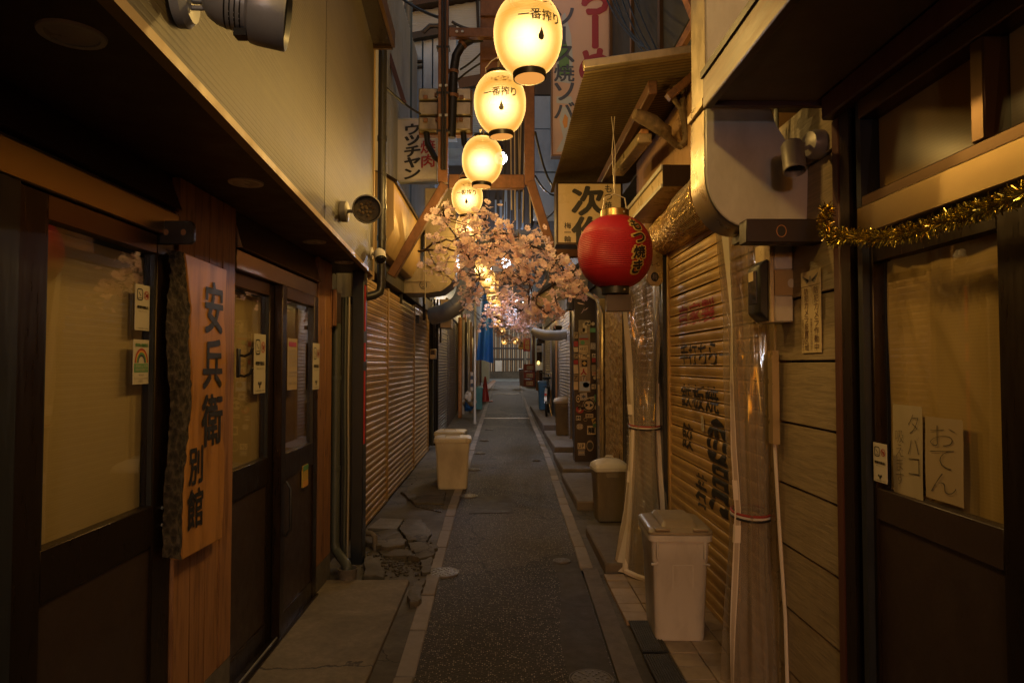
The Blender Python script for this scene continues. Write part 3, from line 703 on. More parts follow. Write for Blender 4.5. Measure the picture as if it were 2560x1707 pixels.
def sliding_door(lab, y0, y1, x, zt, gl=None, gy=None, low=.0, blind='blind', group='sliding doors of the left shop'):
    t = thing('sliding_door', lab, 'sliding door', (x, (y0 + y1) / 2, .03), 0, group)
    g0, g1 = gy or (y0 + .075, y1 - .09); z0, z1 = 1.01, zt - .07
    for a, b in ((y0, g0), (g1, y1)): B(x - .045, x, a, b, .03, zt).build('stile', M['alu_dark'], t, bevel=.003)
    B(x - .043, x - .001, g0, g1, z1, zt).build('top_rail', M['alu_brown'], t, bevel=.003)
    B(x - .043, x - .001, g0, g1, .87, z0).build('lock_rail', M['alu_dark'], t, bevel=.003)
    B(x - .043, x - .002, g0, g1, .03, .15).build('bottom_rail', M['alu_dark'], t, bevel=.003)
    B(x - .035, x - .012, g0, g1, .15, .87).build('lower_panel', M['panel_dark'], t)
    MB().add([(x - .022, g0, z0), (x - .022, g1, z0), (x - .022, g1, z1), (x - .022, g0, z1)], [(0, 1, 2, 3)]).build('glass_pane', M['glass'], t)
    B(x - .056, x - .052, g0 - .06, g1 + .01, z0 - .1, z1 - .012).build('roller_blind', M[blind], t)
    for a in (g0, g1 - .008): B(x - .021, x - .004, a, a + .008, z0, z1).build('glazing_bead', M['alu_blue'], t)
    return t
p0 = onX(98, 700, LX).y; p1 = onX(378, 700, LX).y
d1 = sliding_door('nearest sliding door, wide tan blind behind glass with two stickers', 1.705, 2.53, LX + .02, 1.955, gy=(p0, p1))
for (y, z) in ((2.462, .93), (2.462, .99)): MB().lathe([(.006, 0), (.006, .004), (.001, .006)], (LX + .022, y, z), 8, Matrix.Rotation(R(90), 3, 'Y')).build('screw_head', M['galv'], d1)
k = MB().box(LX + .02, LX + .035, 1.722, 1.775, .4, .55); k.build('lock_plate', M['black_plastic'], d1, bevel=.004)
MB().lathe([(.016, 0), (.018, .02), (.012, .035), (.001, .037)], (LX + .035, 1.775, .5), 14, Matrix.Rotation(R(90), 3, 'Y')).build('lock_knob', M['galv'], d1)
d2 = sliding_door('second sliding door, its blind lit tan, right of the carved board', 3.08, 3.72, LX + .0, 1.93)
d3 = sliding_door('third sliding door with a dim brown curtain and notices', 3.70, 4.42, LX + .045, 1.93, blind='curtain_dk')
mb = MB()
for i in range(13): mb.box(LX - .016, LX - .012, 3.78, 4.0, 1.05 + i * .033, 1.066 + i * .033)
tag(mb.build('louvre_slat', M['ink_grey'], d3), kind='stuff')
MB().tube([(LX + .05, 3.775, .56), (LX + .075, 3.775, .6), (LX + .075, 3.775, .82), (LX + .05, 3.775, .86)], .008, 8).build('pull_handle', M['black_plastic'], d3)
B(LX - .03, LX + .06, 3.08, 4.42, .0, .045).build('door_track', M['alu_dark'], left)
B(LX + .03, LX + .036, 3.08, 4.42, .045, .052).build('track_rib', M['galv'], left)
B(LX - .03, LX + .06, 1.2, 2.53, .0, .04).build('door_track', M['alu_dark'], left)

# plank-clad posts
def planks(lab, y0, y1, x, z0, z1, n, group='cedar clad posts of the left shop'):
    t = thing('clad_post', lab, 'wooden post', (x, (y0 + y1) / 2, z0), 0, group)
    w = (y1 - y0) / n
    for i in range(n):
        B(x - .03, x + random.uniform(0, .004), y0 + i * w + .0015, y0 + (i + 1) * w - .0015, z0, z1).build('plank', M['cedar'], t, bevel=.002)
    return t
planks('wide cedar plank post behind the carved name board', 2.54, 3.07, LX + .03, .22, 2.197, 4)
B(LX - .02, LX + .032, 2.54, 3.07, .0, .218).build('post_footing', M['base_conc'], left)
planks('narrow cedar plank post right of the last sliding door', 4.43, 4.78, LX + .04, .2, 2.197, 2)
B(LX - .02, LX + .042, 4.43, 4.78, 0, .198).build('post_footing', M['base_conc'], left)
t = thing('plank_box', 'small hanging box of cedar planks beside the black downpipe', 'wooden box', (-1.2, 4.79, 1.77))
xa, xb = -1.265, -1.148
for i in range(4): B(xa + (xb - xa) * i / 4 + .002, xa + (xb - xa) * (i + 1) / 4 - .002, 4.74 + .004 * (i % 2), 4.765, 1.765 - .006 * (i % 3), 2.02).build('plank', M['cedar'], t, bevel=.002)
B(xa + .004, xb - .004, 4.766, 4.9, 1.79, 2.0).build('box_body', M['panel_dark'], t)

# carved name board
def wavy(pts): return pts
bt = thing('name_board', 'tall oiled timber board with bark edge and black brush lettering', 'signboard', (LX + .09, 2.75, .55))
bx = LX + .075
edgeL = [(430, 1392), (432, 1290), (438, 1180), (446, 1080), (450, 1000), (442, 930), (440, 820), (443, 740), (450, 680), (446, 640), (440, 610)]
mid = [(455, 1400), (458, 1300), (462, 1200), (470, 1110), (482, 1020), (480, 930), (474, 840), (478, 770), (472, 720), (466, 660), (462, 612)]
edgeR = [(556, 1345), (560, 1250), (562, 1130), (556, 1060), (564, 970), (566, 860), (560, 790), (566, 720), (568, 650)]
PL = [onX(*p, bx) for p in edgeL]; PM = [onX(*p, bx) for p in mid]; PR = [onX(*p, bx) for p in edgeR]
zt = 1.905
PM[-1].z = zt; PL[-1].z = zt; PR[-1].z = zt - .01
MB().prism(PM[::1] + PR[::-1], (-.045, 0, 0)).build('plank_face', M['board'], bt, bevel=.004)
mb = MB(); nb = len(PL)
def barkpt(i, j):
    k = j * (nb - 1); a = int(min(k, nb - 2)); f = k - a
    L_ = PL[a].lerp(PL[a + 1], f); M_ = PM[a].lerp(PM[a + 1], f); q = L_.lerp(M_, i)
    q.x += math.sin(i * math.pi) * .012 - (1 - i) * .03 + random.uniform(-.004, .004) - .004; return q
mb.grid(barkpt, 6, 60); mb.build('bark_edge', M['bark'], bt, fix=False)
# lettering: 5 characters
fl = Face((bx + .002, 0, 0), (0, 1, 0), (0, 0, 1))
def cellpx(px0, py0, px1, py1, X):
    a = onX(px0, py0, X); b = onX(px1, py1, X); c = onX((px0 + px1) / 2, py0, X); d = onX((px0 + px1) / 2, py1, X)
    return (a.y, d.z, b.y, c.z)
for ch, r_ in zip('安兵衛別館', [(512, 708, 556, 832), (508, 850, 553, 968), (505, 985, 553, 1112), (472, 1118, 505, 1208), (468, 1222, 505, 1318)]):
    letters(MB(), ch, fl.mp(.0), cellpx(*r_, bx), True, .028, .0).build('letter', M['ink'], bt, fix=False)
# bracket with two holes
t = thing('holed_bracket', 'black metal bracket with two round holes above the name board', 'bracket', (-1.1, 2.45, 1.93))
a, b = onY(386, 610, 2.42), onY(484, 552, 2.42)
mb = MB(); ff = frontface(2.42)
oc = [(a.x, a.z + .012), (a.x + .012, a.z), (b.x - .012, a.z), (b.x, a.z + .012), (b.x, b.z - .012), (b.x - .012, b.z), (a.x + .012, b.z), (a.x, b.z - .012)]
mb.prism([ff.p(u, v) for u, v in oc], (0, .02, 0)); mb.build('plate', M['dark_metal'], t, bevel=.002)
for u in (.3, .75):
    cx = a.x + (b.x - a.x) * u; cz = (a.z + b.z) / 2
    ff.ring(MB(), cx, cz, .0125, .0145, .003, .0035, 16).build('hole_rim', M['black_plastic'], t, fix=False)
    ff.disc(MB(), cx, cz, .0098, .0115, .002, 16).build('hole', M['timber'], t, fix=False)
t = thing('double_hook', 'small black double coat hook beside the name board', 'hook', (-1.16, 3.1, 1.5))
for z in (1.56, 1.47):
    MB().tube([(-1.175, 3.08, z - .02), (-1.15, 3.07, z - .025), (-1.125, 3.07, z - .012), (-1.115, 3.07, z + .012)], [.006, .006, .006, .007], 8).build('hook_arm', M['black_plastic'], t)
B(-1.185, -1.172, 3.06, 3.085, 1.44, 1.57).build('hook_plate', M['black_plastic'], t, bevel=.003)

# ---- stickers and notices on the left
def smoking(lab, face, u0, u1, v0, v1, h=.004, wide=False, group='smoking allowed stickers'):
    t = thing('smoking_sticker', lab, 'sticker', face.p((u0 + u1) / 2, v0, h), 0, group)
    face.slab(MB(), u0, u1, v0, v1, h - .002, h).build('card', M['paper'], t)
    W, H = u1 - u0, v1 - v0; hh = h + .0012
    mb = MB(); face.ring(mb, u0 + W * .3, v1 - H * .22, W * .2, H * .13, W * .035, hh, 24, .45)
    mb.prism([face.p(u0 + W * .2, v1 - H * .285, hh), face.p(u0 + W * .42, v1 - H * .285, hh), face.p(u0 + W * .42, v1 - H * .295, hh), face.p(u0 + W * .2, v1 - H * .295, hh)], face.n * .0004)
    mb.obox(face.p(u0 + W * .22, v1 - H * .17, hh), face.p(u0 + W * .36, v1 - H * .25, hh), W * .02, .0006, face.n)
    letters(mb, '喫煙可能店', face.mp(hh), (u0 + W * .12, v1 - H * .53, u0 + W * .88, v1 - H * .46), bold=.02)
    letters(mb, 'Smoking area', face.mp(hh), (u0 + W * .2, v1 - H * .6, u0 + W * .8, v1 - H * .565))
    if wide:
        for dx in (-.09, .09): face.disc(mb, u0 + W * (.5 + dx), v0 + H * .17, W * .06, H * .03, hh, 10)
        mb.obox(face.p(u0 + W * .5, v0 + H * .16, hh), face.p(u0 + W * .5, v0 + H * .09, hh), W * .08, .0006, face.n)
    letters(mb, '二十歳未満立入禁止', face.mp(hh), (u0 + W * .08, v0 + H * .035, u0 + W * .92, v0 + H * .06))
    mb.build('print', M['ink'], t, fix=False)
    mr = MB(); face.ring(mr, u0 + W * .75, v1 - H * .22, W * .17, H * .095, W * .03, hh, 20)
    mr.obox(face.p(u0 + W * .64, v1 - H * .16, hh), face.p(u0 + W * .86, v1 - H * .28, hh), W * .03, .0006, face.n)
    letters(mr, '20', face.mp(hh), (u0 + W * .65, v1 - H * .26, u0 + W * .85, v1 - H * .18), bold=.02)
    mr.build('red_ring', M['ink_red'], t, fix=False)
    return t
gx = LX + .02 - .021
gf = leftface(gx)
def uvpx(px0, py0, px1, py1, X):
    a = onX(px0, py0, X); b = onX(px1, py1, X); c = onX((px0 + px1) / 2, py0, X); d = onX((px0 + px1) / 2, py1, X)
    return (min(a.y, b.y), max(a.y, b.y), min(c.z, d.z), max(c.z, d.z))
smoking('white smoking sticker high on the nearest sliding door glass', gf, *uvpx(336, 712, 370, 826, gx), .004)
u0, u1, v0, v1 = uvpx(331, 849, 368, 960, gx)
t = thing('rainbow_sticker', 'white and green rainbow notice under the smoking sticker on the nearest door', 'sticker', gf.p((u0 + u1) / 2, v0, 0))
gf.slab(MB(), u0, u1, v0, v1, .002, .004).build('card', M['paper'], t); W, H = u1 - u0, v1 - v0
for i, c in enumerate(('ink_red', 'ink_orange', 'ink_green', 'ink_blue')):
    r0 = .42 - .06 * i; n = 16; mb = MB()
    pts = [(math.cos(math.pi * k / n), math.sin(math.pi * k / n)) for k in range(n + 1)]
    vs = [gf.p(u0 + W * (.5 + q * c_[0]), v0 + H * (.48 + q * .78 * c_[1]), .0052) for q in (r0, r0 - .055) for c_ in pts]
    mb.add(vs, [(k, k + 1, k + n + 2, k + n + 1) for k in range(n)]); mb.build('rainbow_band', M[c], t, fix=False)
mb = MB(); gf.slab(mb, u0 + W * .06, u1 - W * .06, v0 + H * .27, v0 + H * .46, .004, .005); letters(mb, '感染防止徹底宣言', gf.mp(.0052), (u0 + W * .1, v1 - H * .16, u1 - W * .1, v1 - H * .08), bold=.02); mb.build('green_print', M['ink_green'], t, fix=False)
mb = MB(); letters(mb, '感染防止対策', gf.mp(.0062), (u0 + W * .1, v0 + H * .37, u1 - W * .1, v0 + H * .44)); letters(mb, '実施中の店舗です', gf.mp(.0062), (u0 + W * .1, v0 + H * .29, u1 - W * .1, v0 + H * .36)); mb.build('white_print', M['paper'], t, fix=False)
mb = MB(); letters(mb, '東京都', gf.mp(.0055), (u0 + W * .35, v0 + H * .18, u1 - W * .35, v0 + H * .23)); gf.slab(mb, u0 + W * .06, u1 - W * .06, v0 + H * .13, v0 + H * .135, .004, .0055); letters(mb, '店舗名', gf.mp(.0055), (u0 + W * .3, v0 + H * .04, u1 - W * .4, v0 + H * .1)); mb.build('dark_print', M['ink_grey'], t, fix=False)
gx2 = LX + .0 - .018; g2 = leftface(gx2)
smoking('yellowed smoking sticker on the second sliding door glass', g2, *uvpx(634, 835, 661, 983, gx2), .004, True)
gx3 = LX + .045 - .018; g3 = leftface(gx3)
u0, u1, v0, v1 = uvpx(718, 846, 741, 974, gx3)
t = thing('paper_notice', 'tan paper notice with red heading on the third sliding door', 'notice', g3.p((u0 + u1) / 2, v0, 0)); W, H = u1 - u0, v1 - v0
g3.slab(MB(), u0, u1, v0, v1, .001, .003).build('sheet', M['paper_tan'], t)
g3.slab(MB(), u0 + W * .12, u1 - W * .12, v1 - H * .16, v1 - H * .07, .003, .0042).build('red_heading', M['ink_red'], t)
mb = MB()
for i, s in enumerate(('お客様へお願い', '新型感染症対策', '入店前の消毒', 'マスク着用', '少人数でのご利用', '', '営業時間', '変更のお知らせ', '', '当店')):
    if s: letters(mb, s, g3.mp(.0045), (u0 + W * .1, v1 - H * (.26 + .07 * i), u1 - W * .1, v1 - H * (.215 + .07 * i)))
mb.build('print', M['ink_grey'], t, fix=False)
px = LX + .045; pf = leftface(px)
smoking('smoking sticker on the narrow cedar post', pf, *uvpx(782, 858, 797, 973, px), .002, True)
u0, u1, v0, v1 = uvpx(749, 1162, 761, 1215, gx3)
t = thing('warning_label', 'small yellow and orange label low on the third sliding door', 'label', g3.p(u0, v0, 0))
g3.slab(MB(), u0, u1, v0, v1, .012, .022).build('card', M['yellow_paint'], t)
g3.slab(MB(), u0, u1, v0, v0 + (v1 - v0) * .28, .0222, .0232).build('orange_band', M['ink_orange'], t)
g3.slab(MB(), u0, u1, v0 + (v1 - v0) * .75, v1, .0222, .0232).build('green_band', M['ink_green'], t)

# ---- soffit lights, spotlights, camera
for (sx, sy, lab) in [(180, 85, 'largest round soffit light, nearest the camera'), (615, 456, 'second round soffit light above the name board'), (786, 604, 'third round soffit light above the far door'), (860, 655, 'tiny round soffit light by the downpipe')]:
    p = onZ(sx, sy, 2.2)
    t = thing('soffit_light', lab, 'ceiling light', p, 0, 'round lights in the left soffit')
    MB().lathe([(.066, 0), (.064, -.006), (.052, -.006), (.05, .004)], n=28, caps=False).build('trim_ring', M['white_paint'], t, local=True)
    MB().lathe([(.052, -.003), (.03, -.005), (.001, -.005)], n=28).build('diffuser', M['sign_white'], t, local=True)
def axis_m(d):
    return Vector((0, 0, 1)).rotation_difference(Vector(d).normalized()).to_matrix()
# near spotlight
t = thing('spotlight', 'large grey adjustable spotlight at the top left corner', 'spotlight', (-.72, 1.58, 2.3), 0, 'spotlights on the beige storey')
m = axis_m((1, .1, .0)); w0 = Vector((fx(1.55) + .004, 1.55, 2.335))
MB().lathe([(.062, 0), (.062, .02), (.05, .034), (.001, .036)], w0, 26, m).build('wall_mount', M['grey_lamp'], t)
MB().obox(w0 + Vector((.03, 0, 0)), w0 + Vector((.115, .0, -.005)), .014, .016).build('arm', M['grey_lamp'], t, bevel=.002)
MB().obox(w0 + Vector((.03, 0, -.02)), w0 + Vector((.1, .0, -.02)), .009, .01).build('lower_arm', M['grey_lamp'], t, bevel=.002)
MB().tube([w0 + Vector((.04, .0, .01)), w0 + Vector((.07, -.005, .022)), w0 + Vector((.1, 0, .012))], .006, 8).build('cable', M['black_plastic'], t)
ax = axis_m((1, .25, -.12)); b0 = w0 + Vector((.085, 0, .0))
MB().lathe([(.004, -.028), (.022, -.024), (.04, -.012), (.052, .008), (.057, .03), (.057, .072), (.062, .078), (.076, .082), (.079, .1), (.079, .158), (.076, .162), (.072, .15)], b0, 34, ax, caps=False).build('lamp_body', M['grey_lamp'], t)
MB().lathe([(.0, .14), (.073, .142)], b0, 30, ax).build('lens', M['meter_face'], t)
for i in range(4): MB().lathe([(.0572, .028 + i * .011), (.0575, .0315 + i * .011)], b0, 26, ax).build('cooling_fin', M['dark_metal'], t)
MB().obox(b0 + ax @ Vector((0, -.0, .06)) + Vector((0, 0, -.058)), b0 + ax @ Vector((0, 0, .06)) + Vector((0, 0, -.075)), .03, .03).build('knob', M['black_plastic'], t)
# second spotlight
t = thing('spotlight', 'brown grey round spotlight facing the alley under the beige storey', 'spotlight', (-.85, 3.75, 2.3), 0, 'spotlights on the beige storey')
p = onY(843, 529, 3.8); p.x = fx(3.8) + .004
MB().lathe([(.058, 0), (.058, .03), (.05, .036), (.001, .036)], p, 24, axis_m((1, 0, 0))).build('wall_mount', M['brown_lamp'], t)
q = onY(917, 522, 3.68)
MB().obox(p + Vector((.03, 0, 0)), q + Vector((-.03, .05, -.0)), .016, .018).build('arm', M['brown_lamp'], t, bevel=.002)
ax = axis_m((.22, -1, -.3))
MB().lathe([(.03, -.1), (.062, -.085), (.07, -.06), (.076, .0), (.078, .035), (.072, .038), (.07, .012)], q, 32, ax, caps=False).build('lamp_body', M['brown_lamp'], t)
MB().lathe([(.001, .014), (.071, .012)], q, 30, ax).build('lens', M['glass_dark'], t)
MB().lathe([(.001, -.02), (.068, -.01)], q, 30, ax).build('reflector', M['grey_lamp'], t)
mb = MB()
for i in range(13):
    a = i * 2.4; r = .012 * math.sqrt(i)
    mb.lathe([(.009, -.008), (.007, .0), (.001, .003)], q + ax @ Vector((r * math.cos(a), r * math.sin(a), 0)), 10, ax)
mb.build('led_cell', M['paper'], t)
# cctv
t = thing('security_camera', 'small cream dome security camera on the beige storey corner', 'camera', (-.92, 5.2, 2.25))
p = onY(945, 633, 5.15); p.x = fx(5.15)
MB().lathe([(.045, 0), (.045, .012), (.001, .014)], p, 20, axis_m((1, 0, 0))).build('wall_mount', M['white_paint'], t)
q = onY(950, 640, 5.05)
MB().tube([p, q + Vector((0, .02, .01))], .016, 10).build('arm', M['white_paint'], t)
ax = axis_m((.25, -.6, -.8))
MB().lathe([(.001, -.06), (.03, -.055), (.042, -.035), (.044, .02), (.044, .04)], q, 20, ax, caps=False).build('housing', M['white_paint'], t)
MB().lathe([(.04, .03), (.03, .05), (.001, .056)], q, 20, ax).build('dome_lens', M['meter_face'], t)

# downpipes and recess after the last door
B(-1.9, -1.3, 5.36, 6.1, 0, 2.3).build('recess_wall', M['grime_wall'], left)
t = thing('black_downpipe', 'thick black downpipe running down the end of the beige storey and bending back', 'drain pipe', (-.94, 5.42, 1.8))
P0 = onY(952, 0, 5.42); P1 = onY(953, 735, 5.42)
MB().tube([(P1.x, 5.42, 5.4), (P1.x, 5.42, 2.12), (P1.x - .012, 5.42, 2.07), (P1.x - .05, 5.4, 2.045), (-1.27, 5.3, 1.97)], .034, 14).build('pipe', M['pipe_black'], t)
for z in (2.5, 2.75, 3.3): MB().lathe([(.039, -.02), (.039, .02)], (P1.x, 5.42, z), 14, caps=True).build('pipe_collar', M['pipe_black'], t)
t = thing('standpipe', 'grey green upright pipe ending in an elbow over a clay cup', 'drain pipe', (-1.2, 4.95, 0))
q = onZ(862, 1395, .12)
MB().tube([(-1.205, 4.98, 1.95), (-1.205, 4.98, .22), (-1.195, 4.97, .17), (-1.165, 4.94, .145), (-1.075, 4.78, .12), (-1.062, 4.76, .1), (-1.06, 4.755, .06)], .034, 14).build('pipe', M['teal_pipe'], t)
for z in (.75, 1.4): MB().lathe([(.039, -.015), (.039, .015)], (-1.205, 4.98, z), 14).build('pipe_collar', M['teal_pipe'], t)
MB().lathe([(.056, 0), (.066, .085), (.07, .1), (.062, .1), (.055, .06)], (-1.058, 4.75, .005), 22, caps=True).build('clay_cup', M['galv'] if 0 else M['base_conc'], t)
t = thing('conduit_bundle', 'three thin grimy conduits beside the dark corner post', 'pipes', (-1.18, 5.1, 0))
for x, y, r, m in ((-1.165, 5.1, .012, 'teal_pipe'), (-1.14, 5.1, .008, 'wire_pale'), (-1.19, 5.12, .018, 'wire')):
    MB().tube([(x, y, .05), (x + .004, y, .7), (x - .004, y, 1.3), (x, y, 2.0)], r, 8).build('conduit', M[m], t)
t = thing('corner_post', 'dark blue black square post with a red painted edge before the shutters', 'post', (-1.085, 5.25, 0))
B(-1.133, -1.045, 5.17, 5.3, 0, 2.3).build('post_body', M['alu_blue'], t, bevel=.004)
for z0, z1 in ((.9, 1.45), (1.52, 1.66), (1.75, 2.1)): B(-1.044, -1.036, 5.18, 5.21, z0, z1).build('red_strip', M['red_paint'], t)
t = thing('bent_drain_stub', 'small bent drain stub sticking out of the broken paving', 'drain pipe', (-1.02, 5.6, 0))
MB().tube([(-1.2, 5.62, .13), (-1.06, 5.6, .13), (-1.03, 5.59, .11), (-1.02, 5.57, .0)], .022, 10).build('pipe', M['slab'], t)
# ================================================================== shutters
def slat_mesh(pitch, length, m, side):
    """one roller slat: bulged face with a rolled joint; runs along y, faces +x * side"""
    prof = [(.0, 0), (.004, .0), (.0055, .004), (.0035, .008), (.0045, .014), (.0085, pitch * .35), (.0095, pitch * .55), (.0085, pitch * .78), (.005, pitch - .009), (.0, pitch - .006), (-.008, pitch - .005)]
    mb = MB(); n = len(prof)
    vs = [(side * x, y, z) for y in (0, length) for x, z in prof]
    mb.add(vs, [(i, i + 1, n + i + 1, n + i) for i in range(n - 1)], True)
    me = mb.mesh('slat', fix=False); me.materials.append(m)
    if side > 0: me.flip_normals()
    return me
def shutter(lab, X, side, y0, y1, z0, z1, pitch, m, group, rails=(True, True), joined=False, cat='roller shutter'):
    t = thing('roller_shutter', lab, cat, (X, (y0 + y1) / 2, z0), 0, group)
    me = slat_mesh(pitch, y1 - y0 - .03, m, side); n = int((z1 - z0) / pitch)
    if joined:
        mb = MB()
        for k in range(n): mb.add([v.co + Vector((X, y0 + .015, z0 + .03 + k * pitch)) for v in me.vertices], [tuple(p.vertices) for p in me.polygons], True)
        tag(mb.build('slat', m, t, fix=False), kind='stuff')
    else:
        for k in range(n):
            inst(me, 'slat', (random.uniform(-.0015, .0015), y0 + .015 - (y0 + y1) / 2, .03 + k * pitch), t, (random.uniform(-.002, .002), 0, random.uniform(-.0012, .0012)))
    B(X - .012, X + .012, y0 + .012, y1 - .012, z0, z0 + .029).build('bottom_bar', m, t, bevel=.003)
    xa, xb = (X - .03, X + .022) if side > 0 else (X - .022, X + .03)
    if rails[0]: B(xa, xb, y0 - .02, y0 + .02, z0, z1).build('guide_rail', m, t, bevel=.003)
    if rails[1]: B(xa, xb, y1 - .02, y1 + .02, z0, z1).build('guide_rail', m, t, bevel=.003)
    return t
SX = -1.245
gl = 'beige roller shutters on the left'
shutter('first beige roller shutter on the left, beside the dark corner post', SX, 1, 5.95, 7.4, .03, 2.32, .064, M['shutter'], gl)
shutter('second beige roller shutter on the left, the widest looking one', SX, 1, 7.44, 9.62, .04, 2.34, .064, M['shutter'], gl, (False, True))
shutter('third beige roller shutter on the left, just before the meter boxes', SX, 1, 9.66, 11.45, .05, 2.36, .064, M['shutter'], gl, (False, True))
shop2 = thing('shuttered_shop', 'left shop with beige roller shutters and a tan hood above them', 'shop building', (-1.7, 8.5, 0))
B(-3, -1.29, 6.1, 12, -.1, 2.5).build('back_wall', M['grime_wall'], shop2)
B(-3, -1.19, 5.9, 12, 2.36, 2.54).build('lintel', M['grime_wall'], shop2)
# tan hood box above (edge parallel to the alley)
MB().prism([(-1.45, 6.3, 2.55), (-1.1, 6.3, 2.55), (-1.0, 6.3, 2.75), (-1.0, 6.3, 3.2), (-1.45, 6.3, 3.5)], (0, 3.2, 0)).build('hood', M['tan_panel'], shop2, bevel=.006)
MB().prism([(-1.46, 6.27, 3.5), (-.97, 6.27, 3.2), (-.97, 6.27, 3.17), (-1.46, 6.27, 3.46)], (0, 3.3, 0)).build('hood_flashing', M['alu_dark'], shop2)
B(-3, -1.3, 5.5, 12.5, 3.5, 6.2).build('upper_wall', M['upper_beige'], shop2)
for i in range(60):
    pass
mb = MB()
for i in range(70): mb.box(-1.299, -1.288, 5.52 + i * .1, 5.55 + i * .1, 3.55, 6.2)
tag(mb.build('corrugation', M['upper_beige'], shop2), kind='stuff')
# balcony canopy dark, top left of centre
c0 = thing('upper_canopy', 'dark brown canopy box high on the beige storey', 'canopy', (-.9, 4.5, 3.95))
MB().prism([(fx(3.4) + .002, 3.4, 3.95), (-.8, 3.4, 3.95), (-.85, 5.2, 3.95), (fx(5.2) + .002, 5.2, 3.95)], (0, 0, .05)).build('canopy_sheet', M['alu_dark'], c0)
MB().box(-1.06, -.845, 5.2, 5.225, 3.93, 4.03).build('front_lip', M['alu_brown'], c0)
MB().prism([(-.8, 3.4, 3.935), (-.775, 3.4, 3.935), (-.825, 5.2, 3.935), (-.85, 5.2, 3.935)], (0, 0, .12)).build('side_lip', M['alu_brown'], c0)
t = thing('pale_board', 'narrow pale board standing behind the black downpipe', 'board', (-1.0, 6.0, 2.8))
a = onY(937, 425, 6.0); b = onY(952, 112, 6.0)
B(a.x, b.x, 6.0, 6.03, a.z, b.z).build('board_face', M['white_paint'], t)
t = thing('red_stair_rail', 'slanting dark red stair edge high on the left', 'rail', (-1.3, 7.8, 4.0))
MB().obox(onY(974, 140, 7.8), onY(1010, 255, 7.8), .05, .1, (0, 1, 0)).build('rail_board', M['red_brown'], t)

# utility recess: meter boxes, pipes under the ducts
t = thing('meter_box', 'tan metal meter cabinet hanging under the round duct', 'meter box', (-1.1, 11.7, 2.0))
a, b = onY(1100, 820, 11.6), onY(1128, 748, 11.6)
B(a.x, b.x, 11.6, 12.0, a.z, b.z).build('cabinet', M['duct_tan'], t, bevel=.01)
for k in range(4): B(a.x - .16 + k * .05, a.x - .13 + k * .05, 11.62, 11.66, a.z - .1 - .05 * k, b.z).build('pipe_run', M['dark_metal'], t)
t = thing('gas_meter', 'small pale gas meter box on the pipe stack beside the shutters', 'gas meter', (-1.15, 11.5, 1.5))
a, b = onY(1074, 898, 11.5), onY(1090, 872, 11.5)
B(a.x, b.x, 11.5, 11.62, a.z, b.z).build('meter_body', M['duct_old'], t, bevel=.01)
B(a.x + .02, b.x - .02, 11.49, 11.5, a.z + .08, b.z - .02).build('meter_window', M['meter_face'], t)
MB().tube([((a.x + b.x) / 2, 11.55, b.z), ((a.x + b.x) / 2, 11.55, 2.4)], .02, 8).build('riser', M['dark_metal'], t)
t = thing('pipe_stack', 'dark vertical pipes between beige and dark shutters on the left', 'pipes', (-1.15, 12, 0))
for i, (px, r) in enumerate([(1081, .03), (1087, .022), (1076, .018), (1092, .03)]):
    p = onY(px, 900, 11.8 + i * .08); MB().tube([(p.x, p.y, .1), (p.x, p.y, 2.5)], r, 8).build('pipe', M['dark_metal'] if i % 2 else M['teal_pipe'], t)
MB().tube([onY(1118, 745, 11.7), onY(1105, 800, 11.7), onY(1085, 838, 11.75)], .025, 8).build('hose', M['wire'], t)
t = thing('sensor_bracket', 'small black sensor box on a perforated bar before the third shutter', 'sensor', (-1.1, 9.8, 2.0))
a, b = onY(1034, 808, 9.8), onY(1047, 788, 9.8); B(a.x, b.x, 9.8, 9.86, a.z, b.z).build('sensor_box', M['black_plastic'], t)
a, b = onY(1056, 800, 9.8), onY(1063, 742, 9.8); B(a.x, b.x, 9.82, 9.84, a.z, b.z + .2).build('perforated_bar', M['dark_metal'], t)
shutter('pair of dark grey roller shutters farther down the left', -1.235, 1, 12.75, 15.5, .06, 2.55, .06, M['shutter_dark'], 'dark roller shutters on the left', joined=True)
shutter('farthest dark grey roller shutter on the left', -1.235, 1, 15.55, 18.3, .09, 2.6, .06, M['shutter_dark'], 'dark roller shutters on the left', (False, True), joined=True)
shop3 = thing('narrow_left_shop', 'left shop with dark shutters and corrugated upper storey', 'shop building', (-1.8, 15, 0))
B(-3, -1.28, 12.1, 20, -.1, 2.7).build('back_wall', M['grime_wall'], shop3)
B(-3, -1.2, 12.1, 20, 2.62, 6.0).build('upper_wall', M['upper_wall'], shop3)
shop4 = thing('far_left_shop', 'row of dark far shopfronts on the left of the alley', 'shop building', (-1.8, 30, 0))
B(-3, -1.16, 20, 39.6, 0, 6.6).build('facade', M['far_dark'], shop4)
for k, (y, m) in enumerate([(20.5, 'timber'), (22.8, 'galv'), (24.5, 'timber'), (27, 'alu_dark'), (29.5, 'timber'), (32, 'galv'), (35, 'red_brown')]):
    B(-1.16, -1.08, y, y + .25, gz(y), 3.0).build('facade_post', M[m], shop4)
for y in (21.2, 25.3, 30.2, 33): B(-1.16, -1.12, y, y + 1.4, gz(y) + .1, 2.5).build('door', M['red_brown'] if y > 30 else M['panel_dark'], shop4)
B(-1.3, -.72, 39.0, 39.4, .3, 2.6).build('white_end_post', M['pale_siding'], shop4)
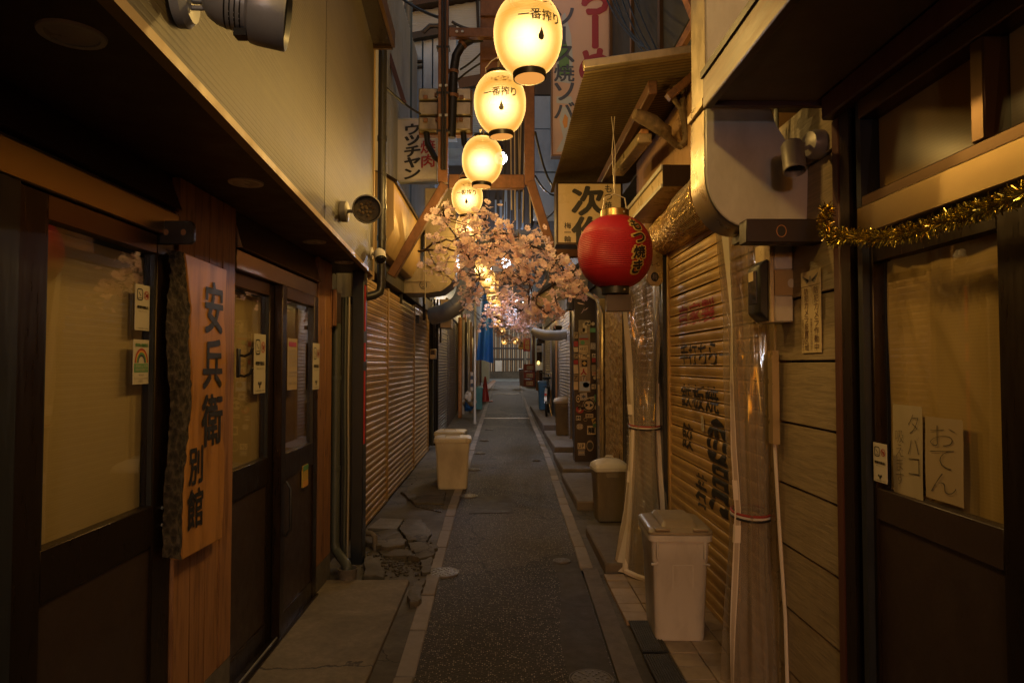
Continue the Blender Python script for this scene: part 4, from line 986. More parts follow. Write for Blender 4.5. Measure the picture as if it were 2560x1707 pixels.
for i, (px, m) in enumerate([(1150, 'timber'), (1157, 'galv'), (1163, 'dark_metal')]):
    y = 17.6 + i; p = onY(px, 900, y)
    tag(MB().tube([(p.x, y, gz(y)), (p.x, y, 2.7)], .05, 8).build('wall_pipe', M[m]), ['orange brown pipe at the end of the dark shutters', 'pale pipe at the end of the dark shutters', 'dark pipe beside the junk bags'][i], 'pipe', 'pipes past the dark shutters')
p = onZ(1187, 1062, .07)
t = thing('steel_post', 'thin steel post rising from the left kerb by the junk', 'post', (p.x, p.y, gz(p.y)))
MB().lathe([(.05, 0), (.045, .06), (.032, .08), (.032, 3.1), (.001, 3.12)], (p.x, p.y, gz(p.y)), 12).build('shaft', M['galv'], t)
t = thing('junk_pile', 'heap of crumpled plastic bags and a blue cloth by the steel post', 'rubbish', (-.85, 16.6, .1))
for k, (px, py, r, m) in enumerate([(1174, 992, .13, 'bag'), (1179, 1004, .11, 'bag'), (1172, 1014, .12, 'tarp'), (1178, 1022, .09, 'bag'), (1167, 1008, .1, 'cloth_white')]):
    p = onY(px, py, 16.5 + .1 * k); rr = [random.uniform(.7, 1.15) for _ in range(60)]
    mb = MB(); mb.grid(lambda i, j: p + Vector((math.cos(i * 6.283) * math.sin(j * 3.1416), math.sin(i * 6.283) * math.sin(j * 3.1416), math.cos(j * 3.1416))) * r * (1 + .22 * math.sin(i * 18.8 + 5 * k) * math.sin(j * 9.4)), 16, 9)
    mb.build('bag' if m != 'tarp' else 'blue_cloth', M[m], t)
t = thing('striped_banner', 'narrow blue and white checked banner on the far left wall', 'banner', (-.9, 18.8, 1))
a, b = onY(1176, 1005, 18.8), onY(1183, 930, 18.8)
for k in range(8): B(a.x, b.x, 18.8, 18.82, a.z + (b.z - a.z) * k / 8, a.z + (b.z - a.z) * (k + 1) / 8).build('stripe', M['sign_white'] if k % 2 else M['ink_blue'], t)
# tarpaulin, cyan bin, cone
t = thing('blue_tarp', 'blue tarpaulin hanging in folds over the far left shopfront', 'tarpaulin', (-.55, 20, 1.5))
TA = [onY(1206, 738, 20), onY(1190, 901, 20), onY(1231, 738, 20), onY(1234, 905, 20)]
def tp(i, j):
    a = TA[0].lerp(TA[1], j); b = TA[2].lerp(TA[3], j); q = a.lerp(b, i)
    q.y += .06 * math.sin(i * 11) * (.3 + j) - .25 * i + .05 * math.sin(j * 6 + i * 3); q.z += .03 * math.sin(i * 5); return q
MB().grid(tp, 24, 20).build('cloth', M['tarp'], t)
for k in range(3): MB().tube([tp(.1 + .35 * k, 0), tp(.1 + .35 * k, 0) + Vector((-.05, .05, .5))], .008, 6).build('tie_cord', M['wire_pale'], t)

def rrect(w, d, r, n=4):
    pts = []
    for cx, cy, a0 in ((w / 2 - r, d / 2 - r, 0), (-w / 2 + r, d / 2 - r, 90), (-w / 2 + r, -d / 2 + r, 180), (w / 2 - r, -d / 2 + r, 270)):
        pts += [(cx + r * math.cos(R(a0 + 90 * i / n)), cy + r * math.sin(R(a0 + 90 * i / n))) for i in range(n + 1)]
    return pts
def loft(rings, caps=(True, True)):
    mb = MB(); n = None
    for w, d, r, z in rings:
        p = rrect(w, d, r); n = len(p); mb.v += [Vector((x, y, z)) for x, y in p]
    for k in range(len(rings) - 1):
        for i in range(n): mb.f.append((k * n + i, k * n + (i + 1) % n, (k + 1) * n + (i + 1) % n, (k + 1) * n + i)); mb.m.append(True)
    if caps[0]: mb.f.append(tuple(range(n - 1, -1, -1))); mb.m.append(False)
    if caps[1]: mb.f.append(tuple((len(rings) - 1) * n + i for i in range(n))); mb.m.append(False)
    return mb
def bin_(lab, loc, w, d, h, rz, body, lid, style, group=None):
    t = thing('rubbish_bin', lab, 'rubbish bin', loc, rz, group)
    loft([(w * .82, d * .82, .03, 0), (w * .85, d * .85, .035, .02), (w * .93, d * .94, .03, h * .74), (w * .955, d * .96, .03, h * .75), (w, d, .03, h)]).build('body', body, t, local=True)
    if style == 'near':
        # mouth rim with clips, ribs on the front, domed lid
        loft([(w * 1.03, d * 1.02, .03, h - .03), (w * 1.08, d * 1.06, .035, h - .028), (w * 1.09, d * 1.07, .035, h + .004), (w * 1.05, d * 1.04, .03, h + .006)]).build('rim', body, t, local=True)
        for s in (-1, 1):
            MB().box(s * w * .4 - .006, s * w * .4 + .006, -d * .5 - .012, -d * .5 + .02, h - .12, h - .025).build('front_clip', body, t, local=True, bevel=.002)
            MB().prism([(s * w * .495, -d * .44, h * .72), (s * w * .495, -d * .48, h * .72), (s * w * .38, -d * .488, h * .735), (s * w * .38, -d * .46, h * .735)], (0, 0, .008)).build('step_fold', body, t, local=True)
        mb = MB()
        for x in (-w * .13, w * .21): mb.prism([(x - .002, -d * .412 - .0015, .02), (x + .002, -d * .412 - .0015, .02), (x + .002, -d * .468 - .002, h * .72), (x - .002, -d * .468 - .002, h * .72)], (0, .006, 0))
        mb.prism([(-w * .13, -d * .466 - .002, h * .715), (w * .21, -d * .466 - .002, h * .715), (w * .21, -d * .467 - .002, h * .722), (-w * .13, -d * .467 - .002, h * .722)], (0, .006, 0))
        mb.build('front_rib', M['bin_grey'], t, local=True)
        rings = [(w * 1.1, d * 1.08, .035, h + .008), (w * 1.1, d * 1.08, .035, h + .02), (w * 1.04, d * 1.02, .05, h + .034), (w * .98, d * .96, .07, h + .04)]
        loft(rings).build('lid', lid, t, local=True)
        def dome(i, j):
            x = (i - .5) * w * .62; y = (j - .5) * d * .94
            return Vector((x, y, h + .038 + .035 * (1 - (2 * j - 1) ** 4) ** .5 * (1 if .08 < i < .92 else .25)))
        MB().grid(dome, 12, 12).build('lid_dome', lid, t, local=True)
        for s in (-1, 1): MB().box(s * w * .32 - .04, s * w * .32 + .04, -d * .56, -d * .44, h + .03, h + .043).build('lid_latch', lid, t, local=True, bevel=.004)
    else:
        loft([(w * 1.03, d * 1.03, .03, h - .03), (w * 1.07, d * 1.06, .035, h - .026), (w * 1.08, d * 1.07, .035, h), (w * 1.0, d * 1.0, .03, h + .004)]).build('rim', lid, t, local=True)
        if style == 'flat':
            loft([(w * 1.07, d * 1.06, .035, h + .005), (w * 1.06, d * 1.05, .04, h + .022), (w * .95, d * .94, .05, h + .034), (w * .9, d * .88, .06, h + .036)]).build('lid', lid, t, local=True)
            for y in (-d * .28,):
                MB().tube([(-w * .2, y, h + .03), (-w * .2, y, h + .055), (w * .2, y, h + .055), (w * .2, y, h + .03)], .007, 8).build('lid_handle', lid, t, local=True)
            for s in (-1, 1): MB().box(s * w * .42 - .02, s * w * .42 + .02, -d * .56, -d * .5, h - .02, h + .03).build('lid_clip', lid, t, local=True, bevel=.004)
        else:
            loft([(w * 1.06, d * 1.05, .04, h + .004), (w * 1.02, d * 1.0, .05, h + .03), (w * .86, d * .8, .09, h + .055), (w * .6, d * .5, .08, h + .075), (w * .34, d * .2, .03, h + .082)]).build('lid', lid, t, local=True)
            MB().tube([(-w * .12, 0, h + .078), (-w * .1, 0, h + .1), (w * .1, 0, h + .1), (w * .12, 0, h + .078)], .009, 8).build('lid_handle', lid, t, local=True)
            MB().box(-w * .2, w * .2, -d * .505, -d * .48, h - .09, h - .04).build('front_grip', body, t, local=True, bevel=.006)
    return t
bin_('grey square bin with a brown domed lid, nearest on the right', (.957, 3.83, .032), .31, .4, .56, R(-3), M['bin_grey'], M['bin_lid'], 'near')
bin_('dull olive bin with grey domed lid between the concrete steps', (1.035, 6.62, .012), .31, .3, .5, R(4), M['bin_olive'], M['bin_grey'], 'dome')
p = onY(1410, 1100, 12.9)
bin_('far olive bin with a bag over its lid beside the sticker pillar', (p.x, 12.9, gz(12.9) + .13), .36, .32, .62, R(-3), M['bin_olive'], M['bag'], 'dome')
bin_('beige bin with a handled lid, nearer of the two by the left shutters', (-.60, 8.38, .006), .42, .36, .58, R(3), M['bin_beige'], M['bin_beige'], 'flat', 'beige bins by the left shutters')
bin_('beige bin half hidden behind its twin at the left shutters', (-.665, 8.95, .006), .37, .36, .6, R(-4), M['bin_beige'], M['bin_beige'], 'flat', 'beige bins by the left shutters')
p = onY(1199, 995, 20); bin_('pale cyan bin in front of the far left shopfront', (p.x - .03, 20.2, gz(20)), .24, .3, .62, 0, M['cyan'], M['cyan'], 'flat')
p = onY(1361, 1000, 18.4); bin_('tall blue bin behind the bicycle', (p.x, 18.4, gz(18.4) + .15), .34, .34, .72, 0, M['bin_blue'], M['bin_blue'], 'flat')
p = onY(1305, 940, 35); bin_('faded blue grey bin beside the red crates', (p.x - .0, 35, gz(35)), .3, .4, .8, 0, M['ink_grey'], M['bin_blue'], 'flat')
p = onZ(1213, 1006, .2)
t = thing('traffic_cone', 'red traffic cone on the far left pavement', 'traffic cone', (p.x, p.y, gz(p.y)))
MB().box(-.26, .26, -.2, .2, 0, .035).build('base', M['cone_red'], t, local=True, bevel=.01)
MB().lathe([(.15, .03), (.14, .06), (.035, .8), (.03, .84), (.001, .845)], n=20).build('cone_body', M['cone_red'], t, local=True)
tag(MB().prism([onZ(1232, 952, .48), onZ(1240, 953, .48), onZ(1216, 985, .3), onZ(1196, 985, .3)], (0, 0, .05)).build('plywood_ramp', M['timber']), 'orange wooden ramp at the far left kerb', 'ramp')

# ================================================================== ducts on the left
t = thing('square_duct', 'grimy square metal duct curving upwards over the beige shutters', 'duct', (-.9, 8.4, 2.2))
def prof_px(pts, Y): return [onY(px, py, Y) for px, py in pts]
out = [(984, 672), (1060, 668), (1062, 600), (1062, 470), (1140, 470), (1142, 640), (1138, 690), (1126, 712), (1104, 728), (1070, 733), (984, 733)]
Pd = prof_px(out, 8.3)
MB().prism(Pd, (0, .55, 0)).build('duct_body', M['duct_old'], t, bevel=.006)
for a, b in (((984, 703), (1075, 703)), ((1060, 590), (1142, 590)), ((1060, 660), (1140, 700))): MB().obox(onY(*a, 8.293), onY(*b, 8.293), .012, .02, (0, 1, 0)).build('seam', M['duct_old'], t)
a, b = onY(995, 760, 8.28), onY(1007, 670, 8.28); B(a.x, b.x, 8.26, 8.285, a.z + .0, b.z + .05).build('strap', M['dark_metal'], t)
MB().tube([onY(1063, 760, 8.27), onY(1063, 590, 8.27)], .006, 6).build('hanger_rod', M['wire_pale'], t)
f8 = frontface(8.288); q = onY(1058, 712, 8.288); r_ = .047
mb = MB(); f8.ring(mb, q.x, q.z, r_, r_ * 1.1, .01, 0, 18); f8.ring(mb, q.x - .017, q.z + .008, .013, .014, .004, 0, 10); f8.ring(mb, q.x + .017, q.z + .008, .013, .014, .004, 0, 10); f8.disc(mb, q.x, q.z - .022, .013, .006, 0, 8)
for k in range(4): mb.obox(f8.p(q.x - .024 + k * .016, q.z - .028), f8.p(q.x - .024 + k * .016, q.z - .04), .003, .001, (0, 1, 0))
mb.build('round_face_sticker', M['ink'], t, fix=False)
q = onY(1080, 716, 8.288); mb = MB()
for k in range(5): f8.ring(mb, q.x + .02 * math.cos(k * 1.257), q.z + .02 * math.sin(k * 1.257), .014, .014, .003, 0, 10)
mb.build('flower_sticker', M['sign_cream'], t, fix=False)
q = onY(1074, 683, 8.288); letters(MB(), 'smiling', f8.mp(.0), (q.x - .06, q.z - .018, q.x + .06, q.z + .018), tilt=.15).build('scrawl', M['ink_faded'], t, fix=False)
t = thing('round_duct', 'silver round duct elbow behind the square duct', 'duct', (-.8, 11, 2.4))
pts = [onY(1166, 560, 11), onY(1166, 700, 11), onY(1163, 728, 11), onY(1153, 752, 11), onY(1137, 768, 11), onY(1112, 782, 11.0), onY(1080, 790, 11.1)]
MB().tube(pts, [.145] * len(pts), 18).build('duct_pipe', M['galv'], t)
for i in (1, 2, 3, 4): 
    d = (pts[min(i + 1, 6)] - pts[i - 1]).normalized(); MB().lathe([(.152, -.012), (.152, .012)], pts[i], 18, axis_m(d), caps=False).build('joint_ring', M['galv'], t)

# ================================================================== rusty steel gate frame
gate = thing('steel_gate_frame', 'rusty steel frame spanning the alley with slanted braces', 'steel frame', (-.2, 7, 0))
GY = 7.0
def col_at(px0, px1, py0, py1, name, y=GY, th=.1):
    a, b = onY(px0, py1, y), onY(px1, py0, y); B(a.x, b.x, y, y + th, a.z, b.z).build(name, M['rust'], gate, bevel=.006)
col_at(1094, 1121, -120, 455, 'column'); col_at(1312, 1336, -120, 462, 'column')
col_at(1122, 1311, 436, 470, 'beam', GY + .01, .08)
col_at(1122, 1320, 70, 92, 'upper_beam', GY + .01, .08)
MB().obox(onY(1112, 462, GY + .03), onY(978, 690, GY + .03), .09, .1, (0, 1, 0)).build('brace', M['rust'], gate, bevel=.006)
MB().obox(onY(1326, 455, GY + .03), onY(1384, 640, GY + .03), .09, .1, (0, 1, 0)).build('brace', M['rust'], gate, bevel=.006)
MB().obox(onY(1375, 633, GY + .03), onY(1470, 633, GY + .03), .09, .1, (0, 1, 0)).build('wall_bracket', M['rust'], gate, bevel=.006)
for px in (1142, 1156): MB().lathe([(.014, 0), (.014, .012), (.001, .014)], onY(px, 80, GY + .005), 8, axis_m((0, -1, 0))).build('bolt', M['galv'], gate)
for py in (120, 235, 330): a, b = onY(1092, py, GY), onY(1123, py - 5, GY); B(a.x - .004, b.x + .004, GY - .006, GY + .1, a.z, b.z).build('clamp_band', M['dark_metal'], gate)
for px in (1106, 1113): MB().tube([onY(px, -60, GY - .025), onY(px, 425, GY - .025)], .012, 8).build('cable_run', M['wire'], gate)
for px in (1101, 1116):
    for py in (218, 292): a, b = onY(px - 3, py + 3, GY), onY(px + 4, py - 3, GY); B(a.x, b.x, GY - .045, GY - .04, a.z, b.z).build('saddle_clip', M['galv'], gate)
# brown housing on the upper frame (behind the lanterns)
t = thing('brown_hoarding', 'tall dark brown board hanging behind the top lanterns', 'hoarding', (0, 7.3, 4.5))
a, b = onY(1200, 262, 7.25), onY(1311, -100, 7.25)
B(a.x, b.x, 7.25, 7.5, a.z, b.z).build('board', M['timber'] if 0 else M['rust'], t, bevel=.01)
for py in (40, 150): c1, c2 = onY(1202, py, 7.24), onY(1309, py, 7.24); MB().obox(c1, c2, .02, .05, (0, 1, 0)).build('batten', M['rust'], t)
# junction boxes behind the left column
t = thing('junction_boxes', 'pair of rusty beige electric cabinets strapped behind the left column', 'electric boxes', (-.75, 7.25, 3.8))
for (x0, x1) in ((1046, 1096), (1136, 1178)):
    for k, (y0, y1) in enumerate(((220, 250), (254, 288), (292, 325))):
        a, b = onY(x0, y1, 7.2), onY(x1, y0, 7.2); B(a.x, b.x, 7.2, 7.36, a.z, b.z).build('cabinet', M['duct_old'], t, bevel=.012)
    a, b = onY(x0 - 2, 330, 7.2), onY(x1 + 2, 216, 7.2); B(a.x, b.x, 7.3, 7.4, a.z, b.z).build('back_plate', M['rust'], t)
for px, py in ((1064, 245), (1064, 302), (1154, 245), (1152, 300), (1092, 239), (1142, 240), (1094, 300), (1140, 302)):
    q = onY(px, py, 7.2); B(q.x - .022, q.x + .022, 7.17, 7.2, q.z - .02, q.z + .02).build('latch', M['rust'], t, bevel=.003)
for px, py in ((1066, 335), (1158, 335)):
    MB().tube([onY(px, py - 8, 7.28), onY(px + 3, py + 25, 7.28), onY(px + 22, py + 60, 7.2), onY(px + 40, py + 70, 7.15)], .032, 10).build('cable_tail', M['dark_metal'], t)
t = thing('arched_conduit', 'thick dark conduit arching from the left column to the board', 'conduit', (-.5, 7.1, 4))
pp = [(1128, 345), (1132, 240), (1134, 180), (1140, 140), (1156, 112), (1180, 98), (1206, 94)]
MB().tube([onY(x, y, 7.12) for x, y in pp], .047, 12).build('conduit_pipe', M['dark_metal'], t)
for i in (1, 2, 4): MB().lathe([(.055, -.015), (.055, .015)], onY(*pp[i], 7.12), 12, axis_m(onY(*pp[i + 1], 7.12) - onY(*pp[i - 1], 7.12))).build('coupling', M['rust'], t)
# loose cables
cab = thing('overhead_cables', 'loose black overhead cables sagging across the top of the alley', 'cables', (0, 7, 4.5))
def sag(a, b, s, n=10): 
    a, b = Vector(a), Vector(b); return [a.lerp(b, i / n) + Vector((0, 0, -s * 4 * (i / n) * (1 - i / n))) for i in range(n + 1)]
for a, b, s, r in [(onY(995, -10, 8), onY(1100, 45, 7.2), .03, .016), (onY(1130, 55, 7.2), onY(1205, 75, 7.2), .03, .016), (onY(1150, 175, 7.4), onY(1215, 120, 7.3), .02, .012), (onY(1145, 200, 7.4), onY(1220, 150, 7.3), -.02, .012),
                   (onY(1338, 330, 7.1), onY(1388, 470, 8), .12, .012), (onY(1338, 440, 7.1), onY(1390, 488, 8), .06, .01), (onY(1340, 560, 7.1), onY(1392, 520, 8), .03, .008),
                   (onY(960, 215, 6.5), onY(1050, 285, 7.2), .02, .012)]:
    MB().tube(sag(a, b, s), r, 6).build('cable', M['wire'], cab)
for k in range(9):
    px = 1272 + k * 6 + random.uniform(-3, 3); a = onY(px, 230, 7.6 + .05 * k); b = onY(px + random.uniform(-14, 8), 470 + random.uniform(-40, 130), 7.7 + .05 * k)
    MB().tube(sag(a, b, random.uniform(-.02, .02)), .008, 6).build('hanging_cable', M['wire_pale'] if k % 3 else M['wire'], cab)
for k in range(7):
    a = onY(1500 + k * 14, -40, 6.6); b = onY(1618 + k * 10 + random.uniform(-12, 12), 120 + 14 * k, 4.6 + .1 * k)
    MB().tube(sag(a, b, random.uniform(.02, .14)), .007, 6).build('service_cable', M['dark_metal'] if k % 2 else M['wire'], cab)

# ================================================================== signs left
def signboard(name, lab, rect, Y, th, face_m, texts, frame_m=None, group=None):
    a, b = onY(rect[0], rect[3], Y), onY(rect[2], rect[1], Y)
    t = thing(name, lab, 'sign', ((a.x + b.x) / 2, Y, a.z), 0, group)
    B(a.x, b.x, Y, Y + th, a.z, b.z).build('sign_body', face_m, t, bevel=.006)
    if frame_m is not None:
        for x0, x1, z0, z1 in ((a.x - .012, a.x + .006, a.z - .012, b.z + .012), (b.x - .006, b.x + .012, a.z - .012, b.z + .012), (a.x + .006, b.x - .006, a.z - .012, a.z + .006), (a.x + .006, b.x - .006, b.z - .006, b.z + .012)):
            B(x0, x1, Y - .006, Y + th + .004, z0, z1).build('sign_frame', frame_m, t)
    f = frontface(Y - .004)
    for body, px, vert, bold, ink, *tl in texts:
        c0 = onY(px[0], px[3], Y); c1 = onY(px[2], px[1], Y)
        letters(MB(), body, f.mp(0), (c0.x, c0.z, c1.x, c1.z), vert, bold, tilt=(tl[0] if tl else 0)).build('lettering', M[ink], t, fix=False)
    return t
signboard('hanging_sign', 'white sign with black brush katakana behind the electric cabinets', (984, 299, 1092, 452), 8.4, .12, M['sign_white'],
          [('ウッチャン', (1010, 310, 1052, 448), True, .035, 'ink', .12), ('焼肉', (1050, 350, 1090, 420), True, .02, 'ink_red', .1)], M['galv'])
t = thing('small_white_panel', 'small white panel at the left of the katakana sign', 'panel', (-1.3, 8.2, 3)); a, b = onY(967, 415, 8.2), onY(981, 340, 8.2); B(a.x, b.x, 8.2, 8.22, a.z, b.z).build('panel_face', M['white_paint'], t)

# ================================================================== upper background
t = thing('pale_siding_house', 'pale blue corrugated upper storey lit by dusk sky', 'building', (-1.2, 13, 4))
a, b = onY(980, 330, 13), onY(1224, -250, 13)
B(a.x, b.x, 13.05, 14.2, a.z - .3, b.z).build('core', M['upper_wall'], t)
mb = MB(); n = 130
for i in range(n):
    z = a.z + (b.z - a.z) * i / n; h = (b.z - a.z) / n
    mb.add([(a.x, 13.0, z), (b.x, 13.0, z), (b.x, 13.03, z + h * .55), (a.x, 13.03, z + h * .55), (b.x, 13.0, z + h), (a.x, 13.0, z + h)], [(0, 1, 2, 3), (3, 2, 4, 5)])
tag(mb.build('corrugated_sheet', M['pale_siding'], t, fix=False), kind='stuff')
MB().obox(onY(1010, 20, 12.9), onY(1200, -12, 12.9), .1, .25, (0, 1, 0)).build('eave_board', M['alu_dark'], t)
MB().obox(onY(1146, 212, 12.8), onY(1215, 200, 12.8), .2, .14, (0, 1, 0)).build('gutter', M['alu_dark'], t)
MB().tube([onY(1192, -30, 12.9), onY(1196, 80, 12.9)], .03, 8).build('gutter_pipe', M['alu_dark'], t)
t = thing('blue_grey_shed', 'weathered blue grey metal shed wall behind the left column', 'building', (-1.2, 10.3, 4))
for k, (x0, x1, y0) in enumerate([(1014, 1056, 92), (1057, 1081, 84), (1082, 1103, 80), (1104, 1142, 78)]):
    a, b = onY(x0, 340, 10.3), onY(x1, y0, 10.3); B(a.x, b.x - .004, 10.3 + .012 * (k % 2), 10.6, a.z, b.z).build('wall_sheet', M['upper_wall'], t, bevel=.006)
MB().obox(onY(1010, 98, 10.25), onY(1142, 74, 10.25), .1, .12, (0, 1, 0)).build('roof_edge', M['dark_metal'], t)
for py in (158, 172): MB().obox(onY(1014, py, 10.28), onY(1056, py - 4, 10.28), .03, .05, (0, 1, 0)).build('rail', M['dark_metal'], t)
MB().tube([onY(1058, 82, 10.2), onY(1075, 66, 10.2), onY(1095, 66, 10.2), onY(1108, 80, 10.2)], .04, 8).build('vent_hose', M['wire'], t)
t = thing('rain_pipe', 'pale vertical rain pipe against the blue grey shed', 'drain pipe', (-1.2, 9.5, 3)); p = onY(1022, 100, 9.5)
MB().tube([(p.x, 9.5, 3.0), (p.x, 9.5, 6.6)], .05, 10).build('pipe', M['teal_pipe'], t)
MB().tube([(p.x - .07, 9.48, 3.0), (p.x - .08, 9.48, 6.6)], .02, 8).build('thin_pipe', M['galv'], t)
t = thing('covered_bridge', 'dark covered walkway crossing high over the alley', 'walkway', (0, 14.5, 4))
B(-1.19, 1.28, 14.25, 16.5, 4.3, 9.5).build('walkway_box', M['far_dark'], t)
for px, py0, py1 in ((1268, 470, 590), (1300, 480, 600), (1246, 500, 590)): a, b = onY(px - 9, py1, 14.2), onY(px + 9, py0, 14.2); B(a.x, b.x, 14.2, 14.25, max(a.z, 4.32), b.z).build('window', M['upper_wall'], t)
for k in range(6): p = onY(1190 + k * 26, 400, 14.15); B(p.x, p.x + .06, 14.12, 14.25, 4.3, 7.5).build('timber_stud', M['grime_wall'], t)

# ================================================================== far end
t = thing('slatted_screen_house', 'building at the alley end with a brown and cream slatted screen', 'building', (0, 47.6, .5))
B(-9, 10, 47.7, 56, .4, 7).build('house_body', M['far_dark'], t)
B(-4, 4, 47.65, 47.7, .98, 4.0).build('backing', M['fence_dark'], t)
sm = {m: MB().box(-.045, .045, 0, .05, 0, 2.9).mesh('slat') for m in ('fence_brown', 'fence_cream')}
for m in sm: sm[m].materials.append(M[m])
for k in range(36): inst(sm['fence_brown' if k % 2 else 'fence_cream'], 'slat', (-2.6 + k * .155, 47.59 - 47.6, .5), t, scale=(1.15 if k % 2 else .7, 1, 1))
for z in (1.85, 2.6): B(-3, 3.4, 47.55, 47.588, z - .06, z + .06).build('screen_rail', M['fence_dark'], t)
B(-4, 4, 47.45, 47.62, .45, .97).build('base_course', M['concrete_wet'], t)
p = onY(1247, 920, 47.4); B(p.x - .25, p.x + .22, 47.4, 47.54, 1.0, 1.75).build('white_box', M['white_paint'], t)
t = thing('far_tower', 'dark building rising behind the alley end', 'building', (0, 60, 0))
B(-10, 12, 57, 70, 0, 15).build('tower_body', M['far_dark'], t)
for k in range(5): B(-2 + k * 1.2, -1.2 + k * 1.2, 56.9, 57, 9, 10.2).build('window', M['upper_wall'], t)
# ================================================================== RIGHT: corner eatery with the curtained door
RX = 1.235
rf = rightface(RX)
def uvpr(px0, py0, px1, py1, X):
    a = onX(px0, py0, X); b = onX(px1, py1, X); c = onX((px0 + px1) / 2, py0, X); d = onX((px0 + px1) / 2, py1, X)
    return (min(-a.y, -b.y), max(-a.y, -b.y), min(c.z, d.z), max(c.z, d.z))
right = thing('curtained_eatery', 'eatery with red brown frames, beige clapboards and a jutting canopy', 'shop building', (1.7, 1, 0))
B(RX + .16, 3, -2.6, 3.12, 0, 2.56).build('back_wall', M['grime_wall'], right)
for k, (z0, z1) in enumerate([(-.07, .19), (.192, .455), (.457, .72), (.722, .983), (.985, 1.25), (1.252, 1.513), (1.515, 1.777), (1.779, 2.04), (2.042, 2.3), (2.302, 2.56)]):
    x = RX + .004 * (k % 2) * 0
    MB().prism([(x - .006, 2.495, z0), (x - .006, 3.05, z0), (x + .002, 3.05, z1 - .006), (x + .002, 2.495, z1 - .006)], (.05, 0, 0)).build('clapboard', M['clad'], right, bevel=.003)
B(RX - .012, RX + .07, 3.052, 3.11, 0, 2.56).build('corner_strip', M['duct_tan'], right, bevel=.004)
# door surround
B(RX - .014, RX + .08, 2.44, 2.492, 0, 2.4).build('door_post', M['red_brown'], right, bevel=.006)
B(RX - .05, RX + .08, -2.6, 2.492, 2.402, 2.489).build('door_lintel', M['red_brown'], right, bevel=.006)
for y0, y1, dx, m in ((2.37, 2.435, .0, 'alu_dark'), (2.325, 2.365, .028, 'alu_blue'), (2.29, 2.32, .0, 'alu_blue')):
    B(RX - .012 + dx, RX + .08, y0, y1, 0, 2.4).build('door_jamb', M[m], right)
B(RX - .03, RX + .08, -2.6, 2.29, 1.93, 2.03).build('transom_rail', M['steel'], right, bevel=.006)
B(RX - .012, RX + .08, -2.6, 2.29, 2.032, 2.07).build('transom_sill', M['alu_brown'], right, bevel=.004)
B(RX - .02, RX + .08, -2.6, 2.29, 2.335, 2.40).build('transom_head', M['alu_brown'], right, bevel=.004)
for y in (1.69, .9, .1): B(RX - .016, RX + .06, y, y + .05, 2.07, 2.335).build('transom_mullion', M['alu_brown'], right, bevel=.004)
for y0, y1 in ((1.745, 2.285), (.955, 1.685), (.155, .895), (-2.6, .095)):
    B(RX, RX, 0, 0, 0, 0) if 0 else MB().add([(RX + .004, y0, 2.07), (RX + .004, y1, 2.07), (RX + .03, y1, 2.335), (RX + .03, y0, 2.335)], [(0, 1, 2, 3)]).build('transom_pane', M['glass_dark'], right)
    B(RX + .05, RX + .06, y0, y1, 2.07, 2.335).build('transom_backing', M['curtain'], right)
B(RX + .02, RX + .08, 1.74, 2.29, 1.895, 1.928).build('dark_gap', M['ink'], right)
# canopy
cy1 = 2.53
MB().prism([(.80, -2.6, 2.49), (.80, cy1, 2.49), (RX - .052, cy1, 2.49), (RX - .052, -2.6, 2.49)], (0, 0, .06)).build('canopy_soffit', M['canopy'], right)
B(.765, .80, -2.6, cy1 + .03, 2.47, 2.60).build('canopy_fascia', M['dark_timber'], right, bevel=.004)
B(.756, .764, -2.6, cy1 + .03, 2.585, 2.612).build('canopy_edge', M['dark_metal'], right)
B(.80, RX + .05, cy1 + .002, cy1 + .03, 2.475, 2.60).build('canopy_end', M['red_brown'], right)
B(.80, 3, -2.6, cy1, 2.602, 2.64).build('canopy_roof', M['tan_panel'], right)
B(1.05, 3, -2.6, 3.1, 2.66, 6.5).build('upper_wall', M['upper_beige'], right)

# door leaf
X = RX + .012
t = thing('curtained_door', 'sliding door with yellow brown curtain, handwritten papers and dark lower panel', 'sliding door', (X, 2, .03))
gA, gB = onX(2500, 1000, X).y, onX(2186, 1000, X).y
for a, b in ((gA - .1, gA), (gB, gB + .022)): B(X, X + .045, a, b, .03, 1.9).build('stile', M['alu_dark'], t, bevel=.003)
B(X + .001, X + .043, gA, gB, .985, 1.09).build('lock_rail', M['panel_dark'], t, bevel=.003)
B(X + .001, X + .043, gA, gB, 1.84, 1.9).build('top_rail', M['alu_dark'], t, bevel=.003)
B(X + .001, X + .043, gA, gB, .03, .14).build('bottom_rail', M['alu_dark'], t, bevel=.003)
B(X + .012, X + .035, gA, gB, .14, .985).build('lower_panel', M['panel_dark'], t)
MB().add([(X + .02, gA, 1.09), (X + .02, gB, 1.09), (X + .02, gB, 1.84), (X + .02, gA, 1.84)], [(0, 1, 2, 3)]).build('glass_pane', M['glass'], t)
def drape(i, j):
    y = gB - .018 + (gA - gB + .02) * i; z = 1.85 - .77 * j
    w = .02 + .004 * math.sin(i * 15 + j * 7) * (1 - .4 * j) + .010 * math.exp(-((i - .12 - .55 * j) / .05) ** 2) + .009 * math.exp(-((i - .22 - .95 * j) / .06) ** 2) + .008 * math.exp(-((i - .1 - .2 * j) / .04) ** 2)
    return Vector((X + .062 - w, y, z))
MB().grid(drape, 60, 30).build('curtain', M['curtain'], t)
B(X + .115, X + .125, gA - .05, gB + .03, 1.0, 1.9).build('dark_backing', M['curtain_dk'], t)
X2 = RX + .03
B(X2 + .03, X2 + .06, .6, gA - .105, .03, 1.93).build('next_leaf_frame', M['alu_blue'], right)
B(RX - .01, RX + .05, -2.6, .598, .03, 1.93).build('near_wall', M['panel_dark'], right)
